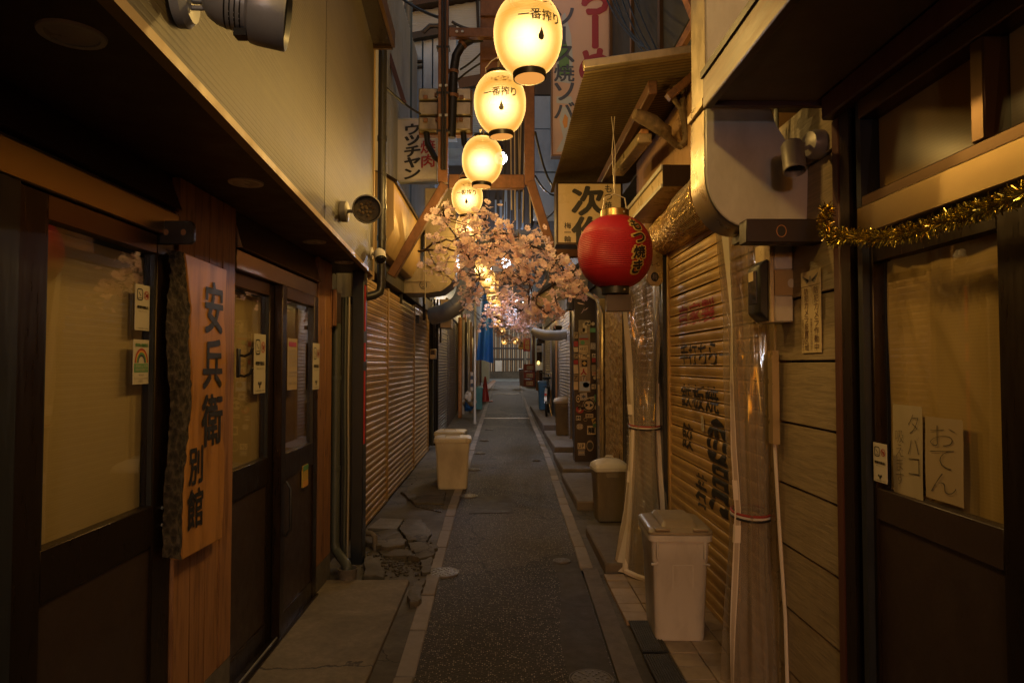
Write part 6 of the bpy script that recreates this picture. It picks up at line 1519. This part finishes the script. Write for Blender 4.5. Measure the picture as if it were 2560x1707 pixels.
B(a.x, 1.34, 9.7, 9.95, .1, 2.45).build('pillar_body', M['panel_dark'], t)
pa, pb = onY(1447, 980, 9.7), onY(1475, 800, 9.7); B(pa.x, pb.x, 9.685, 9.7, pa.z, pb.z).build('pale_panel', M['duct_old'], t)
f9 = frontface(9.684)
def stk(rect, m, txt=None, ink='ink', bold=.02, shape='rect', tilt=0, rot=0):
    c0 = onY(rect[0], rect[3], 9.684); c1 = onY(rect[2], rect[1], 9.684); cu, cv = (c0.x + c1.x) / 2, (c0.z + c1.z) / 2; ru, rv = (c1.x - c0.x) / 2, (c1.z - c0.z) / 2
    mb = MB()
    if shape == 'rect':
        cs, sn = math.cos(rot), math.sin(rot)
        mb.prism([f9.p(cu + x * cs - y * sn, cv + x * sn + y * cs, .0) for x, y in ((-ru, -rv), (ru, -rv), (ru, rv), (-ru, rv))], f9.n * .002)
    else: mb.prism([f9.p(cu + ru * math.cos(.349 * i), cv + rv * math.sin(.349 * i), 0) for i in range(18)], f9.n * .002)
    o = mb.build('sticker', M[m], t)
    if txt: letters(MB(), txt, f9.mp(.003), (cu - ru * .85, cv - rv * .7, cu + ru * .85, cv + rv * .7), bold=bold, tilt=tilt).build('sticker_print', M[ink], o, fix=False)
    return o, cu, cv, ru, rv
stk((1457, 808, 1467, 832), 'sign_cream'); stk((1462, 803, 1476, 813), 'sign_cream', 'N', bold=.05); stk((1478, 805, 1487, 814), 'sign_cream', None, shape='o'); stk((1446, 820, 1462, 830), 'paper_tan')
stk((1475, 820, 1494, 831), 'ink_green'); stk((1448, 837, 1470, 846), 'ink_grey'); stk((1448, 845, 1471, 849), 'ink_red'); stk((1451, 851, 1462, 862), 'ink_green', None, shape='o')
stk((1448, 864, 1469, 880), 'sign_cream', 'HAVE', bold=.01, tilt=.2); stk((1476, 857, 1495, 874), 'ink_grey', 'ROVE', 'paper', rot=-.1); stk((1446, 882, 1474, 897), 'sign_cream', 'TMC', bold=.03, shape='o')
stk((1454, 900, 1468, 916), 'ink', '◆', 'ink_gold'); stk((1480, 884, 1494, 895), 'paper', 'M'); stk((1480, 894, 1494, 905), 'ink_red'); stk((1450, 918, 1468, 940), 'sign_cream', '人', 'ink_red', .06); stk((1455, 938, 1464, 952), 'paper', '/', bold=.05)
stk((1479, 912, 1492, 929), 'paper_tan'); stk((1480, 928, 1495, 939), 'sign_cream', '回', 'ink_red'); stk((1483, 940, 1493, 949), 'sign_cream', None, shape='o'); stk((1479, 960, 1498, 972), 'sign_cream', 'WEEK', bold=.03)
stk((1449, 953, 1474, 977), 'ink_sky'); stk((1457, 955, 1473, 969), 'ink_blue', None, shape='o')
for k, (m, y0, y1) in enumerate([('paper_tan', 830, 846), ('ink_red', 853, 866), ('sign_cream', 868, 880), ('paper_tan', 884, 896), ('ink_red', 900, 910), ('sign_cream', 912, 934), ('paper_tan', 936, 952), ('sign_cream', 954, 974)]):
    stk((1434, y0, 1445, y1), m, None if k % 3 else 'ア', rot=.05 * (k % 3 - 1))
stk((1440, 987, 1451, 1006), 'sign_cream', '◎', shape='o'); stk((1450, 982, 1468, 1000), 'paper', '✶', 'ink_blue', rot=.1); stk((1486, 986, 1499, 1004), 'ink_green', None); stk((1468, 992, 1487, 1002), 'sign_cream', 'ЖЖ', rot=.2)
o, cu, cv, ru, rv = stk((1457, 997, 1488, 1028), 'sign_cream', None, shape='o')
mb = MB(); f9.ring(mb, cu, cv, ru * .95, rv * .95, .018, .003, 24); mb.prism([f9.p(cu - ru * .6, cv - rv * .35, .003), f9.p(cu - ru * .08, cv, .003), f9.p(cu - ru * .6, cv + rv * .35, .003)], f9.n * .0005); mb.prism([f9.p(cu + ru * .12, cv - rv * .35, .003), f9.p(cu + ru * .65, cv, .003), f9.p(cu + ru * .12, cv + rv * .35, .003)], f9.n * .0005); mb.build('sticker_print', M['ink'], o, fix=False)
stk((1440, 1014, 1460, 1033), 'ink_red', '♪', 'sign_cream', shape='o'); stk((1445, 1014, 1462, 1024), 'sign_cream', 'GO', rot=-.1); stk((1487, 1014, 1499, 1023), 'sign_cream', '50', bold=.03); stk((1464, 1034, 1483, 1044), 'sign_cream', '屋台村', bold=.02)
stk((1440, 1039, 1452, 1050), 'paper', 'M', bold=.05); stk((1459, 1044, 1468, 1053), 'paper_tan', '☻', shape='o'); stk((1480, 1045, 1496, 1058), 'ink_gold', 'A', rot=.3); stk((1441, 1058, 1458, 1074), 'ink_grey', '☠', 'sign_cream', shape='o'); stk((1468, 1064, 1489, 1086), 'sign_cream', '龍', bold=.04); stk((1482, 1058, 1493, 1068), 'ink_green', None)
stk((1444, 1107, 1463, 1122), 'sign_cream', 'UP', bold=.02); stk((1466, 1100, 1484, 1128), 'paper_tan', '●', 'ink_faded', shape='o'); stk((1445, 1124, 1462, 1138), 'ink_grey', '∞', 'sign_cream')
shutter('grey roller shutter just past the sticker pillar', RX - .0, -1, 12.2, 14.6, .1, 2.5, .062, M['shutter_grey'], 'grey roller shutters on the right', joined=True)
shutter('second grey roller shutter behind the bicycle', RX - .0, -1, 17.2, 19.4, .15, 2.5, .062, M['shutter_grey'], 'grey roller shutters on the right', joined=True)
for y0, y1, m in ((10.4, 12.1, 'panel_dark'), (14.7, 15.3, 'panel_dark'), (15.4, 15.8, 'timber'), (15.9, 17.0, 'alu_blue')): B(RX, RX + .1, y0, y1, .1, 2.5).build('wall_board', M[m], shop5)
t = thing('pipe_lamp_shade', 'pale curved pipe hood under the eave on the right', 'lamp shade', (1.0, 13, 2.2))
MB().tube([onY(x, y, 13) for x, y in [(1330, 824), (1342, 832), (1362, 838), (1395, 838), (1425, 834)]], [.06, .09, .1, .1, .1], 12).build('hood', M['galv'], t)
a, b = onY(1345, 858, 13.2), onY(1362, 840, 13.2); B(a.x, b.x, 13.2, 13.3, a.z, b.z).build('hanging_box', M['dark_metal'], t)
a, b = onY(1384, 824, 12.0), onY(1405, 814, 12.0); tag(B(a.x, b.x, 12.0, 12.3, a.z, b.z).build('dark_floodlight', M['dark_metal'], bevel=.01), 'small dark floodlight above the grey shutter', 'floodlight')
a, b = onY(1401, 948, 14.6), onY(1404, 922, 14.6); tag(B(a.x, b.x, 14.66, 14.7, a.z, b.z).build('white_tag', M['paper']), 'thin white strip on the grey shutter frame', 'label')
# eave canopy farther and tarps
shop6 = thing('far_right_shop', 'row of dark far shopfronts on the right of the alley', 'shop building', (2, 30, 0))
B(1.62, 3, 21.0, 39.4, 0, 6.8).build('facade', M['far_dark'], shop6)
for k, (y, m) in enumerate([(21.4, 'alu_blue'), (23, 'timber'), (25, 'galv'), (27.5, 'alu_dark'), (30, 'timber'), (34, 'red_brown')]): B(1.5, 1.62, y, y + .3, gz(y), 3.0).build('facade_post', M[m], shop6)
B(1.3, 1.62, 21.0, 21.15, 0, 4).build('return_wall', M['alu_blue'], shop6)
t = thing('lit_poster_case', 'pale framed poster case at the right with an orange lamp', 'poster case', (1.35, 22, 1.5))
a, b = onY(1339, 925, 21.5), onY(1357, 846, 21.5)
B(a.x, b.x, 21.5, 21.6, a.z, b.z).build('case_frame', M['pale_siding'], t); B(a.x + .03, b.x - .03, 21.48, 21.5, a.z + .25, b.z - .03).build('case_glass', M['meter_face'], t)
c1 = onY(1348, 872, 21.47); B(c1.x - .08, c1.x + .08, 21.46, 21.48, c1.z - .1, c1.z + .1).build('poster', M['paper'], t)
c1 = onY(1346, 907, 21.4); MB().lathe([(.001, -.06), (.035, -.03), (.04, .02), (.02, .06), (.001, .065)], c1, 12).build('orange_lamp', M['warm_bulb'], t)
letters(MB(), '営業中', frontface(21.455).mp(0), (c1.x - .06, c1.z + .38, c1.x + .06, c1.z + .46)).build('lettering', M['ink'], t, fix=False)
# bicycle
p = onZ(1368, 1030, .3)
t = thing('bicycle', 'dark city bicycle parked on the right step, seen from behind', 'bicycle', (1.06, 16.3, gz(16.3) + .15), R(-7))
def wheel(y):
    w = thing('wheel', None, None, (0, y, .33)); w.parent = t
    m = axis_m((1, 0, 0)); n = 14
    MB().lathe([(.315 + .018 * math.cos(a), .02 * math.sin(a)) for a in [2 * math.pi * i / n for i in range(n + 1)]], (0, 0, 0), 30, m, caps=False).build('tyre', M['black_plastic'], w, local=True)
    MB().lathe([(.3, -.012), (.29, 0), (.3, .012)], (0, 0, 0), 30, m, caps=False).build('rim', M['chrome'], w, local=True)
    mb = MB()
    for i in range(14):
        a = 2 * math.pi * i / 14; mb.tube([(.02 * (-1) ** i, 0, 0), (0, .29 * math.cos(a), .29 * math.sin(a))], .0016, 4, False)
    mb.tube([(-.05, 0, 0), (.05, 0, 0)], .02, 8); mb.build('spokes', M['chrome'], w, local=True)
wheel(0); wheel(1.08)
fr = MB(); bbp, hd, st_ = (0, .45, .3), (0, .92, .82), (0, .28, .78)
for a, b, r in ((bbp, hd, .018), (bbp, st_, .016), ((0, .32, .62), (0, .9, .72), .014), (bbp, (0, 0, .33), .012), (st_, (.05, 0, .33), .009), (st_, (-.05, 0, .33), .009), (hd, (.05, 1.08, .33), .012), (hd, (-.05, 1.08, .33), .012)): fr.tube([a, b], r, 8)
fr.build('frame', M['alu_blue'], t, local=True)
MB().tube([(0, .28, .78), (0, .26, .88)], .014, 8).build('seat_post', M['chrome'], t, local=True)
loft([(.06, .1, .02, .875), (.2, .22, .05, .9), (.21, .25, .06, .93), (.16, .22, .05, .945)]).build('saddle', M['black_plastic'], t, local=True).location = (0, .22, 0)
MB().tube([(0, .9, .8), (0, .87, 1.0)], .014, 8).build('stem', M['chrome'], t, local=True)
MB().tube([(-.29, .66, 1.06), (-.27, .74, 1.08), (-.12, .86, 1.03), (0, .87, 1.0), (.12, .86, 1.03), (.27, .74, 1.08), (.29, .66, 1.06)], .011, 8).build('handlebar', M['chrome'], t, local=True)
for s in (-1, 1): MB().tube([(s * .29, .66, 1.06), (s * .3, .58, 1.045)], .017, 8).build('grip', M['black_plastic'], t, local=True)
mb = MB()
for i in range(16): a = R(20 + 150 * i / 15); mb.add([(sx, -.35 * math.cos(a) * -1, .33 + .35 * math.sin(a)) for sx in (-.03, .03)], [])
mb.f += [(2 * i, 2 * i + 1, 2 * i + 3, 2 * i + 2) for i in range(15)]; mb.m += [True] * 15; mb.build('mudguard', M['galv'], t, local=True, fix=False)
B(-.025, .025, -.36, -.345, .52, .57).build('reflector', M['red_paint'], t, local=True)
mb = MB()
for x in (-.06, 0, .06): mb.tube([(x, -.18, .72), (x, .2, .72)], .006, 6)
for y in (-.18, 0, .18): mb.tube([(-.07, y, .72), (.07, y, .72)], .006, 6)
mb.build('rear_rack', M['dark_metal'], t, local=True)
MB().tube([(.06, .05, .3), (.12, .02, .01)], .008, 6).build('kickstand', M['chrome'], t, local=True)
# crates, far signs
for k, (lab, m) in enumerate([('bottom brick red beer crate of the far stack', 'crate_red'), ('middle brick red beer crate of the far stack', 'crate_red'), ('top brick red beer crate of the far stack, holding bottles', 'crate_red')]):
    z = gz(34) + .38 * k; c = onY(1324, 930, 34)
    t = thing('beer_crate', lab, 'crate', (c.x, 34, z), R(3 * (k - 1)), 'stacked red beer crates')
    for x0, x1, y0, y1 in ((-.3, .3, -.22, -.2), (-.3, .3, .2, .22), (-.3, -.28, -.2, .2), (.28, .3, -.2, .2)): B(x0, x1, y0, y1, 0, .33).build('side_wall', M[m], t, local=True)
    B(-.28, .28, -.2, .2, 0, .02).build('crate_floor', M[m], t, local=True)
    B(-.16, .16, -.226, -.221, .06, .24).build('label_panel', M['sign_cream'], t, local=True)
    letters(MB(), '生ビール', frontface(-.228).mp(0), (-.14, .08, .14, .22), bold=.02).build('lettering', M['ink'], t, local=True, fix=False)
    if k == 2:
        for i in range(4): MB().lathe([(.035, .02), (.035, .25), (.014, .3), (.014, .4), (.001, .4)], (-.21 + .14 * i, 0, 0), 10).build('bottle', M['timber'], t, local=True)
for (rect, Y, m, txt, ink, lab) in [((1296, 848, 1309, 872), 27, 'yellow_paint', '酒', 'ink', 'yellow hanging far sign on the right'), ((1309, 846, 1326, 878), 26.5, 'red_paint', '酒場', 'ink_gold', 'red hanging far lantern sign on the right')]:
    signboard('far_sign', lab, rect, Y, .2, M[m], [(txt, (rect[0] + 2, rect[1] + 3, rect[2] - 2, rect[3] - 3), True, .03, ink)])
# ================================================================== paper lanterns
def lr(z): return .15 * max(0, 1 - abs((z - .012) / (.178 if z > .012 else .196)) ** 2.1) ** .5
def lantern_proto():
    t = thing('paper_lantern', 'x', 'lantern', (0, 0, 0), 0, 'string of glowing paper lanterns')
    prof = []; n = 29
    for k in range(n):
        z = -.166 + .332 * k / (n - 1); prof.append((lr(z) + .0006, z))
        if k < n - 1: z2 = z + .332 / (n - 1) / 2; prof.append((lr(z2) - .0016, z2))
    MB().lathe(prof, n=40, caps=False).build('paper_shade', M['lantern'], t, local=True)
    MB().lathe([(.066, -.19), (.071, -.19), (.073, -.164), (.068, -.164)], n=30, caps=False).build('bottom_ring', M['dark_metal'], t, local=True)
    MB().lathe([(.001, -.186), (.066, -.188)], n=26).build('bottom_cap', M['glow_under'], t, local=True)
    MB().lathe([(.068, .162), (.073, .164), (.071, .186), (.02, .19), (.001, .19)], n=30, caps=False).build('top_ring', M['dark_metal'], t, local=True)
    for s in (-1, 1): MB().tube([(s * .07, 0, .175), (s * .075, 0, .21), (s * .04, 0, .25), (0, 0, .275)], .0035, 6).build('hanger_wire', M['wire_pale'], t, local=True)
    def mp(u, v):
        a = -math.pi / 2 + u / .15; r = lr(v) + .003; return Vector((r * math.cos(a), r * math.sin(a), v))
    mb = MB(); letters(mb, '一番搾り', mp, (-.1, -.005, .1, .046), False, .02)
    pts = [(0, -.03), (.007, -.05), (.014, -.066), (.012, -.077), (0, -.083), (-.012, -.077), (-.014, -.066), (-.007, -.05)]
    mb.add([mp(u, v) for u, v in pts], [tuple(range(8))])
    mb.build('lettering', M['ink_faded'], t, local=True, fix=False)
    mb = MB(); rnd = random.Random(3)
    for k in range(26):
        a = rnd.uniform(-.06, .07); v = .085 + .03 * rnd.random() - 3 * a * a; w = rnd.uniform(.003, .012); h = rnd.uniform(.0015, .004)
        mb.add([mp(a - w, v), mp(a, v - h), mp(a + w, v + h * .5), mp(a, v + h)], [(0, 1, 2, 3)])
    mb.build('faded_crest', M['timber'], t, local=True, fix=False)
    lamp('bulb', (0, 0, -.01), LANTERN_W, WARM, .03, t)
    return t
proto = lantern_proto()
spots = [((1320, 92, 2.94), R(20), 'largest paper lantern, topmost, cut by the top edge'), ((1250, 261, 3.9), R(2), 'second paper lantern from the top, lettering facing the camera'),
         ((1206, 403, 4.97), R(95), 'third paper lantern from the top, glowing almost white'), ((1168, 495, 6.5), R(0), 'fourth paper lantern from the top, above the blossoms'),
         ((1171, 570, 7.9), R(60), 'fifth paper lantern, half hidden in blossoms'), ((1203, 674, 11.4), R(10), 'sixth paper lantern behind the blossoms'),
         ((1218, 696, 12.8), R(5), 'seventh paper lantern behind the blossoms'), ((1229, 712, 14.2), R(90), 'eighth paper lantern, lowest of the clear trio'),
         ((1232, 742, 16.5), R(40), 'first small lantern of the far row among blossoms'), ((1238, 762, 19.0), R(20), 'second small lantern of the far row among blossoms'),
         ((1244, 780, 22), R(0), 'third small lantern of the far row among blossoms'), ((1249, 800, 26), R(70), 'fourth small lantern of the far row among blossoms'),
         ((1255, 828, 31), R(30), 'far lantern hanging before the slatted screen'), ((1261, 853, 36), R(0), 'tiny yellow lantern at the alley end, left one'), ((1290, 853, 36), R(50), 'tiny yellow lantern at the alley end, right one')]
pos = []
for k, ((px, py, y), rz, lab) in enumerate(spots):
    o = proto if k == 0 else copy_tree(proto); o.location = onY(px, py, y); o.rotation_euler = (R(random.uniform(-3, 3)), R(random.uniform(-3, 3)), rz); o['label'] = lab; pos.append(Vector(o.location))
for k, (x, y, z) in enumerate([(.15, 1.45, 3.0), (.22, -.9, 3.0)]):
    o = copy_tree(proto); o.location = (x, y, z); o.rotation_euler.z = R(30 * k); o['label'] = ['paper lantern hanging just above the top of the photo', 'paper lantern hanging behind the camera'][k]
    pos.insert(0, Vector((x, y, z)))
t = thing('lantern_cable', 'cable from which the paper lanterns hang', 'cable', (0, 5, 3.2))
top = sorted([p + Vector((0, 0, .275)) for p in pos[:-2]], key=lambda p: p.y)
for a, b in zip(top, top[1:]): MB().tube(sag(a, b, .04, 6), .006, 6).build('cable_span', M['wire_pale'], t)

# white bulbs farther down the alley
for (px, py, y, r, w, lab) in [(1252, 396, 9.0, .085, 14, 'bare white bulb glowing behind the third lantern'), (1264, 658, 13.2, .1, 150, 'bright white lamp glowing through the blossoms')]:
    p = onY(px, py, y); t = thing('white_lamp', lab, 'lamp', p, 0, 'white lamps hanging in the alley')
    MB().lathe([(max(.001, r * math.sin(math.pi * i / 12)), -r * math.cos(math.pi * i / 12)) for i in range(13)], n=24).build('globe', M['bulb_white'], t, local=True)
    MB().lathe([(.035, r * .9), (.03, r + .08), (.001, r + .09)], n=12).build('socket', M['dark_metal'], t, local=True)
    MB().tube([(0, 0, r + .08), (0, 0, 1.2)], .008, 6).build('flex', M['wire'], t, local=True)
    lamp('bulb', (0, 0, -r - .05), w / 4, (.76, .8, 1.0), .08, t)
a, b = onY(1232, 812, 30), onY(1292, 772, 30)
t = thing('lit_sign_box', 'lit white sign box with a red stripe at the alley end', 'sign', ((a.x + b.x) / 2, 30, a.z))
B(a.x, b.x, 30, 30.2, a.z, b.z).build('box', M['light_box'], t); c1, c2 = onY(1244, 803, 29.98), onY(1264, 798, 29.98); B(c1.x, c2.x, 29.96, 29.99, c1.z, c2.z).build('red_stripe', m_emit('lit_red_stripe', (1, .06, .08), .3), t)
lamp('tube_bulb', ((a.x + b.x) / 2, 29.7, (a.z + b.z) / 2), 14, (.85, .8, 1.0), .2, t)
t = thing('white_lamp', 'bare white bulb hanging over the alley mouth behind the camera', 'lamp', (.1, -2.2, 2.4), 0, 'white lamps hanging in the alley')
MB().lathe([(max(.001, .08 * math.sin(math.pi * i / 12)), -.08 * math.cos(math.pi * i / 12)) for i in range(13)], n=24).build('globe', M['bulb_white'], t, local=True)
MB().tube([(0, 0, .07), (0, 0, 2.0)], .008, 6).build('flex', M['wire'], t, local=True)
lamp('bulb', (0, 0, -.14), WHITE_W, (.9, .93, 1.0), .08, t)
# lamp over the cross street (lights the slatted screen)
t = thing('street_lamp', 'white lamp on the corner of the far cross street', 'street lamp', (1.4, 41, .5))
MB().tube([(0, 0, 0), (0, 0, 4.6), (-.2, .4, 4.9), (-.6, .9, 4.95)], .05, 10).build('pole', M['galv'], t, local=True)
MB().box(-.85, -.45, .8, 1.1, 4.86, 4.94).build('lamp_head', M['galv'], t, local=True); MB().box(-.82, -.48, .83, 1.07, 4.84, 4.858).build('lamp_panel', M['bulb_white'], t, local=True)
lamp('bulb', (-.65, .95, 4.75), 150, (.95, .93, .9), .1, t)

# ================================================================== red lantern
p = onY(1537, 631, 4.6)
t = thing('red_lantern', 'large glossy red lantern with gold edged black lettering', 'lantern', p)
RRX, RRZ = .252, .246
def rr(z): return RRX * max(.001, 1 - abs(z / (RRZ * 1.04)) ** 2.25) ** .5
prof = []; n = 40
for k in range(n):
    z = -.236 + .472 * k / (n - 1); prof.append((rr(z) + .0015, z))
    if k < n - 1: z2 = z + .472 / (n - 1) / 2; prof.append((rr(z2) - .0011, z2))
MB().lathe(prof, n=56, caps=False).build('red_shade', M['red_vinyl'], t, local=True)
for s in (-1, 1):
    MB().lathe([(.085, s * .225), (.094, s * .232), (.094, s * .283), (.088, s * .287), (.001, s * .287)], n=32, caps=False).build('brass_cap' if s > 0 else 'black_cap', M['steel'] if s > 0 else M['black_plastic'], t, local=True)
    MB().lathe([(.008, 0), (.006, .005), (.001, .006)], (.05, -.08, s * .26), 10, axis_m((.5, -.85, 0))).build('cap_screw', M['galv'], t, local=True)
def rmp(h, tilt=0):
    def f(u, v):
        a = -math.pi / 2 + .5 + u / RRX; r = rr(v) + h; return Vector((r * math.cos(a), r * math.sin(a), v))
    return f
cell = (-.058, -.17, .062, .2)
letters(MB(), 'もつ焼き', rmp(.004), cell, True, .085, .1, tilt=.12).build('gold_outline', M['ink_gold'], t, local=True, fix=False)
letters(MB(), 'もつ焼き', rmp(.007), (cell[0] + .006, cell[1], cell[2] - .006, cell[3]), True, .035, .17, tilt=.12).build('lettering', M['ink'], t, local=True, fix=False)
MB().box(-.06, .1, -.04, .06, -.4, -.29).build('hanging_tag', M['panel_dark'], t, local=True)
MB().tube([(-.085, 0, .27), (-.07, 0, .37), (0, 0, .4), (.07, 0, .37), (.085, 0, .27)], .004, 6).build('hanger_wire', M['wire_pale'], t, local=True)
for dx in (-.012, .01): MB().tube([(0, 0, .4), (dx, .02, .7), (-dx, .05, .95)], .0028, 6).build('hanger_wire', M['wire_pale'], t, local=True)

# ================================================================== cherry blossom
def flower_mb(r):
    mb = MB()
    for k in range(5):
        a = 2 * math.pi * k / 5 + random.uniform(-.1, .1); c, s = math.cos(a), math.sin(a); cup = random.uniform(.1, .4)
        def q(rad, off, h): return (r * (rad * c - off * s), r * (rad * s + off * c), r * h)
        mb.add([q(.08, 0, 0), q(.5, -.38, cup * .3), q(.5, .38, cup * .3), q(.92, -.33, cup * .6), q(.92, .33, cup * .6), q(.55, 0, cup * .2), q(.86, 0, cup * .68)],
               [(0, 1, 5), (0, 5, 2), (1, 3, 6, 5), (5, 6, 4, 2)], True)
    return mb
fm = []
for k in range(6):
    me = flower_mb(.047).mesh('blossom', fix=False); me.materials.append(M['petal'])
    fm.append(me)
# a sprig: one object carries 4-6 flowers, as the silk sprays do
def rot_rand():
    return Matrix.Rotation(random.uniform(0, 6.28), 3, 'Z') @ Matrix.Rotation(random.uniform(-1.6, 1.6), 3, 'X') @ Matrix.Rotation(random.uniform(0, 6.28), 3, 'Z')
def branch(lab, stems, clusters, cat='cherry branch'):
    """stems: lists of (px, py, Y); clusters: (px, py, Y, spread px, flowers as parts, flowers as mass)"""
    near_ = lambda Y: Y - 1.3 if Y < 8 else Y
    stems = [[(a, b, near_(Y) if k else Y) for k, (a, b, Y) in enumerate(st)] for st in stems]; clusters = [(a, b, near_(Y), sp, n1, n2 if Y > 8 else n2 // 2 + 4) for a, b, Y, sp, n1, n2 in clusters]
    t = thing('cherry_branch', lab, cat, onY(*stems[0][0]), 0, 'artificial cherry blossom branches'); tl = Vector(t.location)
    mb = MB(); allp = []
    for st in stems:
        P = [onY(*q) for q in st]; fine = []
        for a, b in zip(P, P[1:]): fine += [a.lerp(b, k / 4) + Vector((random.gauss(0, .012), random.gauss(0, .02), random.gauss(0, .012))) * (k > 0) for k in range(4)]
        fine.append(P[-1]); allp += fine; mb.tube(fine, [.011 - .006 * k / len(fine) for k in range(len(fine))], 6)
    mass = MB(); count = 0
    for (px, py, Y, sp, n1, n2) in clusters:
        sub = [onY(px + random.gauss(0, sp * .55), py + random.gauss(0, sp * .55), Y + random.gauss(0, .18)) for _ in range(max(2, (n1 + n2) // 6))]
        for c in sub:
            near = min(allp, key=lambda q: (q - c).length); m_ = near.lerp(c, .5) + Vector((random.gauss(0, .03), 0, random.gauss(.02, .03)))
            if (near - c).length < 1.2: mb.tube([near, m_, c], [.005, .004, .0028], 4, False)
        for k in range(n1 + n2):
            c = random.choice(sub) + Vector((random.gauss(0, .055), random.gauss(0, .055), random.gauss(0, .05)))
            s = random.uniform(.65, 1.12) * (.74 if Y < 8 else .85)
            if k < n1 and count < 290:
                o = inst(random.choice(fm), 'blossom', c - tl, t, rot_rand().to_euler(), (s, s, s)); count += 1
            else:
                m = rot_rand() * s; me = random.choice(fm)
                mass.add([m @ v.co + c for v in me.vertices], [tuple(p.vertices) for p in me.polygons], True)
    mb.build('twig', M['stem'], t)
    if mass.v: tag(mass.build('blossom_mass', M['petal'], t, fix=False), kind='stuff')
    return t
branch('near cherry branch reaching right from the left gate brace around the lanterns', [[(1046, 628, 7.1), (1100, 606, 7.2), (1160, 590, 7.3), (1240, 575, 7.4)], [(1046, 628, 7.1), (1110, 618, 7.1), (1170, 640, 7.2), (1200, 690, 7.3)], [(1068, 618, 7.1), (1100, 680, 7.1)], [(1140, 600, 7.2), (1110, 540, 7.0)]],
       [(1124, 510, 7.0, 10, 7, 0), (1105, 545, 7.0, 12, 9, 0), (1117, 560, 7.05, 9, 7, 0), (1106, 598, 7.0, 11, 10, 0), (1105, 645, 7.0, 12, 9, 2), (1075, 657, 7.0, 7, 5, 0), (1108, 682, 7.0, 14, 12, 2), (1148, 615, 7.2, 16, 22, 10), (1165, 570, 7.2, 16, 14, 6),
        (1190, 560, 7.1, 20, 26, 14), (1215, 525, 7.1, 10, 9, 2), (1185, 620, 7.2, 20, 26, 20), (1160, 660, 7.3, 18, 20, 16), (1175, 690, 7.4, 14, 14, 10), (1235, 590, 7.2, 22, 28, 20), (1170, 745, 7.5, 12, 10, 6), (1185, 720, 7.4, 12, 10, 4), (1215, 655, 7.4, 16, 16, 14)])
branch('near cherry branch reaching left from the right gate brace', [[(1376, 645, 7.1), (1330, 615, 7.2), (1275, 590, 7.3), (1240, 580, 7.4)], [(1376, 650, 7.1), (1345, 690, 7.2), (1310, 700, 7.3), (1260, 680, 7.4)], [(1345, 690, 7.2), (1320, 730, 7.2), (1322, 760, 7.3)]],
       [(1250, 570, 7.2, 16, 14, 6), (1278, 597, 7.2, 16, 16, 8), (1300, 600, 7.1, 12, 9, 2), (1342, 594, 7.1, 8, 6, 0), (1315, 622, 7.2, 15, 16, 6), (1345, 620, 7.1, 14, 14, 4), (1362, 632, 7.1, 9, 8, 2), (1258, 640, 7.3, 18, 20, 14), (1230, 620, 7.3, 18, 18, 14), (1295, 655, 7.3, 18, 20, 12), (1325, 660, 7.2, 14, 14, 6),
        (1270, 690, 7.4, 16, 16, 12), (1300, 700, 7.4, 15, 14, 10), (1330, 690, 7.3, 12, 10, 6), (1318, 745, 7.5, 12, 10, 5), (1340, 752, 7.4, 8, 7, 3), (1245, 710, 7.5, 14, 12, 10)])
branch('cherry branch hanging under the bracket beside the red lantern', [[(1398, 640, 7.0), (1400, 680, 7.0), (1430, 705, 6.9), (1455, 725, 6.8)], [(1390, 645, 7.0), (1375, 690, 7.1), (1395, 770, 7.2)], [(1365, 690, 7.1), (1340, 760, 7.2), (1368, 785, 7.2)]],
       [(1378, 655, 7.0, 12, 12, 4), (1392, 668, 7.0, 12, 12, 4), (1385, 695, 7.0, 12, 10, 4), (1400, 710, 7.0, 10, 9, 3), (1422, 700, 6.9, 13, 14, 6), (1440, 712, 6.9, 13, 14, 6), (1450, 728, 6.8, 10, 9, 4), (1430, 730, 6.9, 12, 10, 4), (1365, 765, 7.2, 12, 10, 4), (1380, 770, 7.1, 13, 12, 5), (1392, 790, 7.1, 10, 10, 2), (1350, 782, 7.2, 10, 8, 2), (1444, 745, 6.9, 8, 5, 2)])
branch('middle cherry branches glowing lilac under the white lamp', [[(1150, 760, 11), (1200, 745, 11.5), (1280, 740, 12)], [(1370, 770, 11), (1320, 780, 11.5), (1260, 775, 12)]],
       [(1262, 735, 11, 16, 14, 60), (1290, 755, 11.5, 20, 18, 70), (1320, 775, 11, 18, 16, 70), (1340, 790, 11, 14, 12, 50), (1255, 770, 12, 18, 12, 60), (1222, 775, 12, 12, 8, 30), (1210, 808, 11, 10, 8, 14), (1218, 785, 12, 10, 6, 14), (1180, 762, 10.5, 14, 12, 14), (1305, 810, 12, 20, 10, 80), (1285, 795, 13, 20, 10, 70)])
branch('far cherry branches in front of the alley end', [[(1220, 790, 18), (1260, 800, 19), (1320, 800, 20)], [(1235, 830, 24), (1290, 830, 25)], [(1260, 800, 19), (1250, 815, 22), (1235, 830, 24)]],
       [(1245, 790, 18, 16, 0, 70), (1275, 810, 18, 18, 0, 110), (1300, 825, 18, 16, 0, 90), (1330, 805, 17, 14, 0, 80), (1250, 830, 22, 14, 0, 90), (1270, 845, 24, 14, 0, 90), (1290, 850, 24, 12, 0, 70), (1240, 815, 22, 12, 0, 70), (1315, 835, 20, 12, 0, 60)])
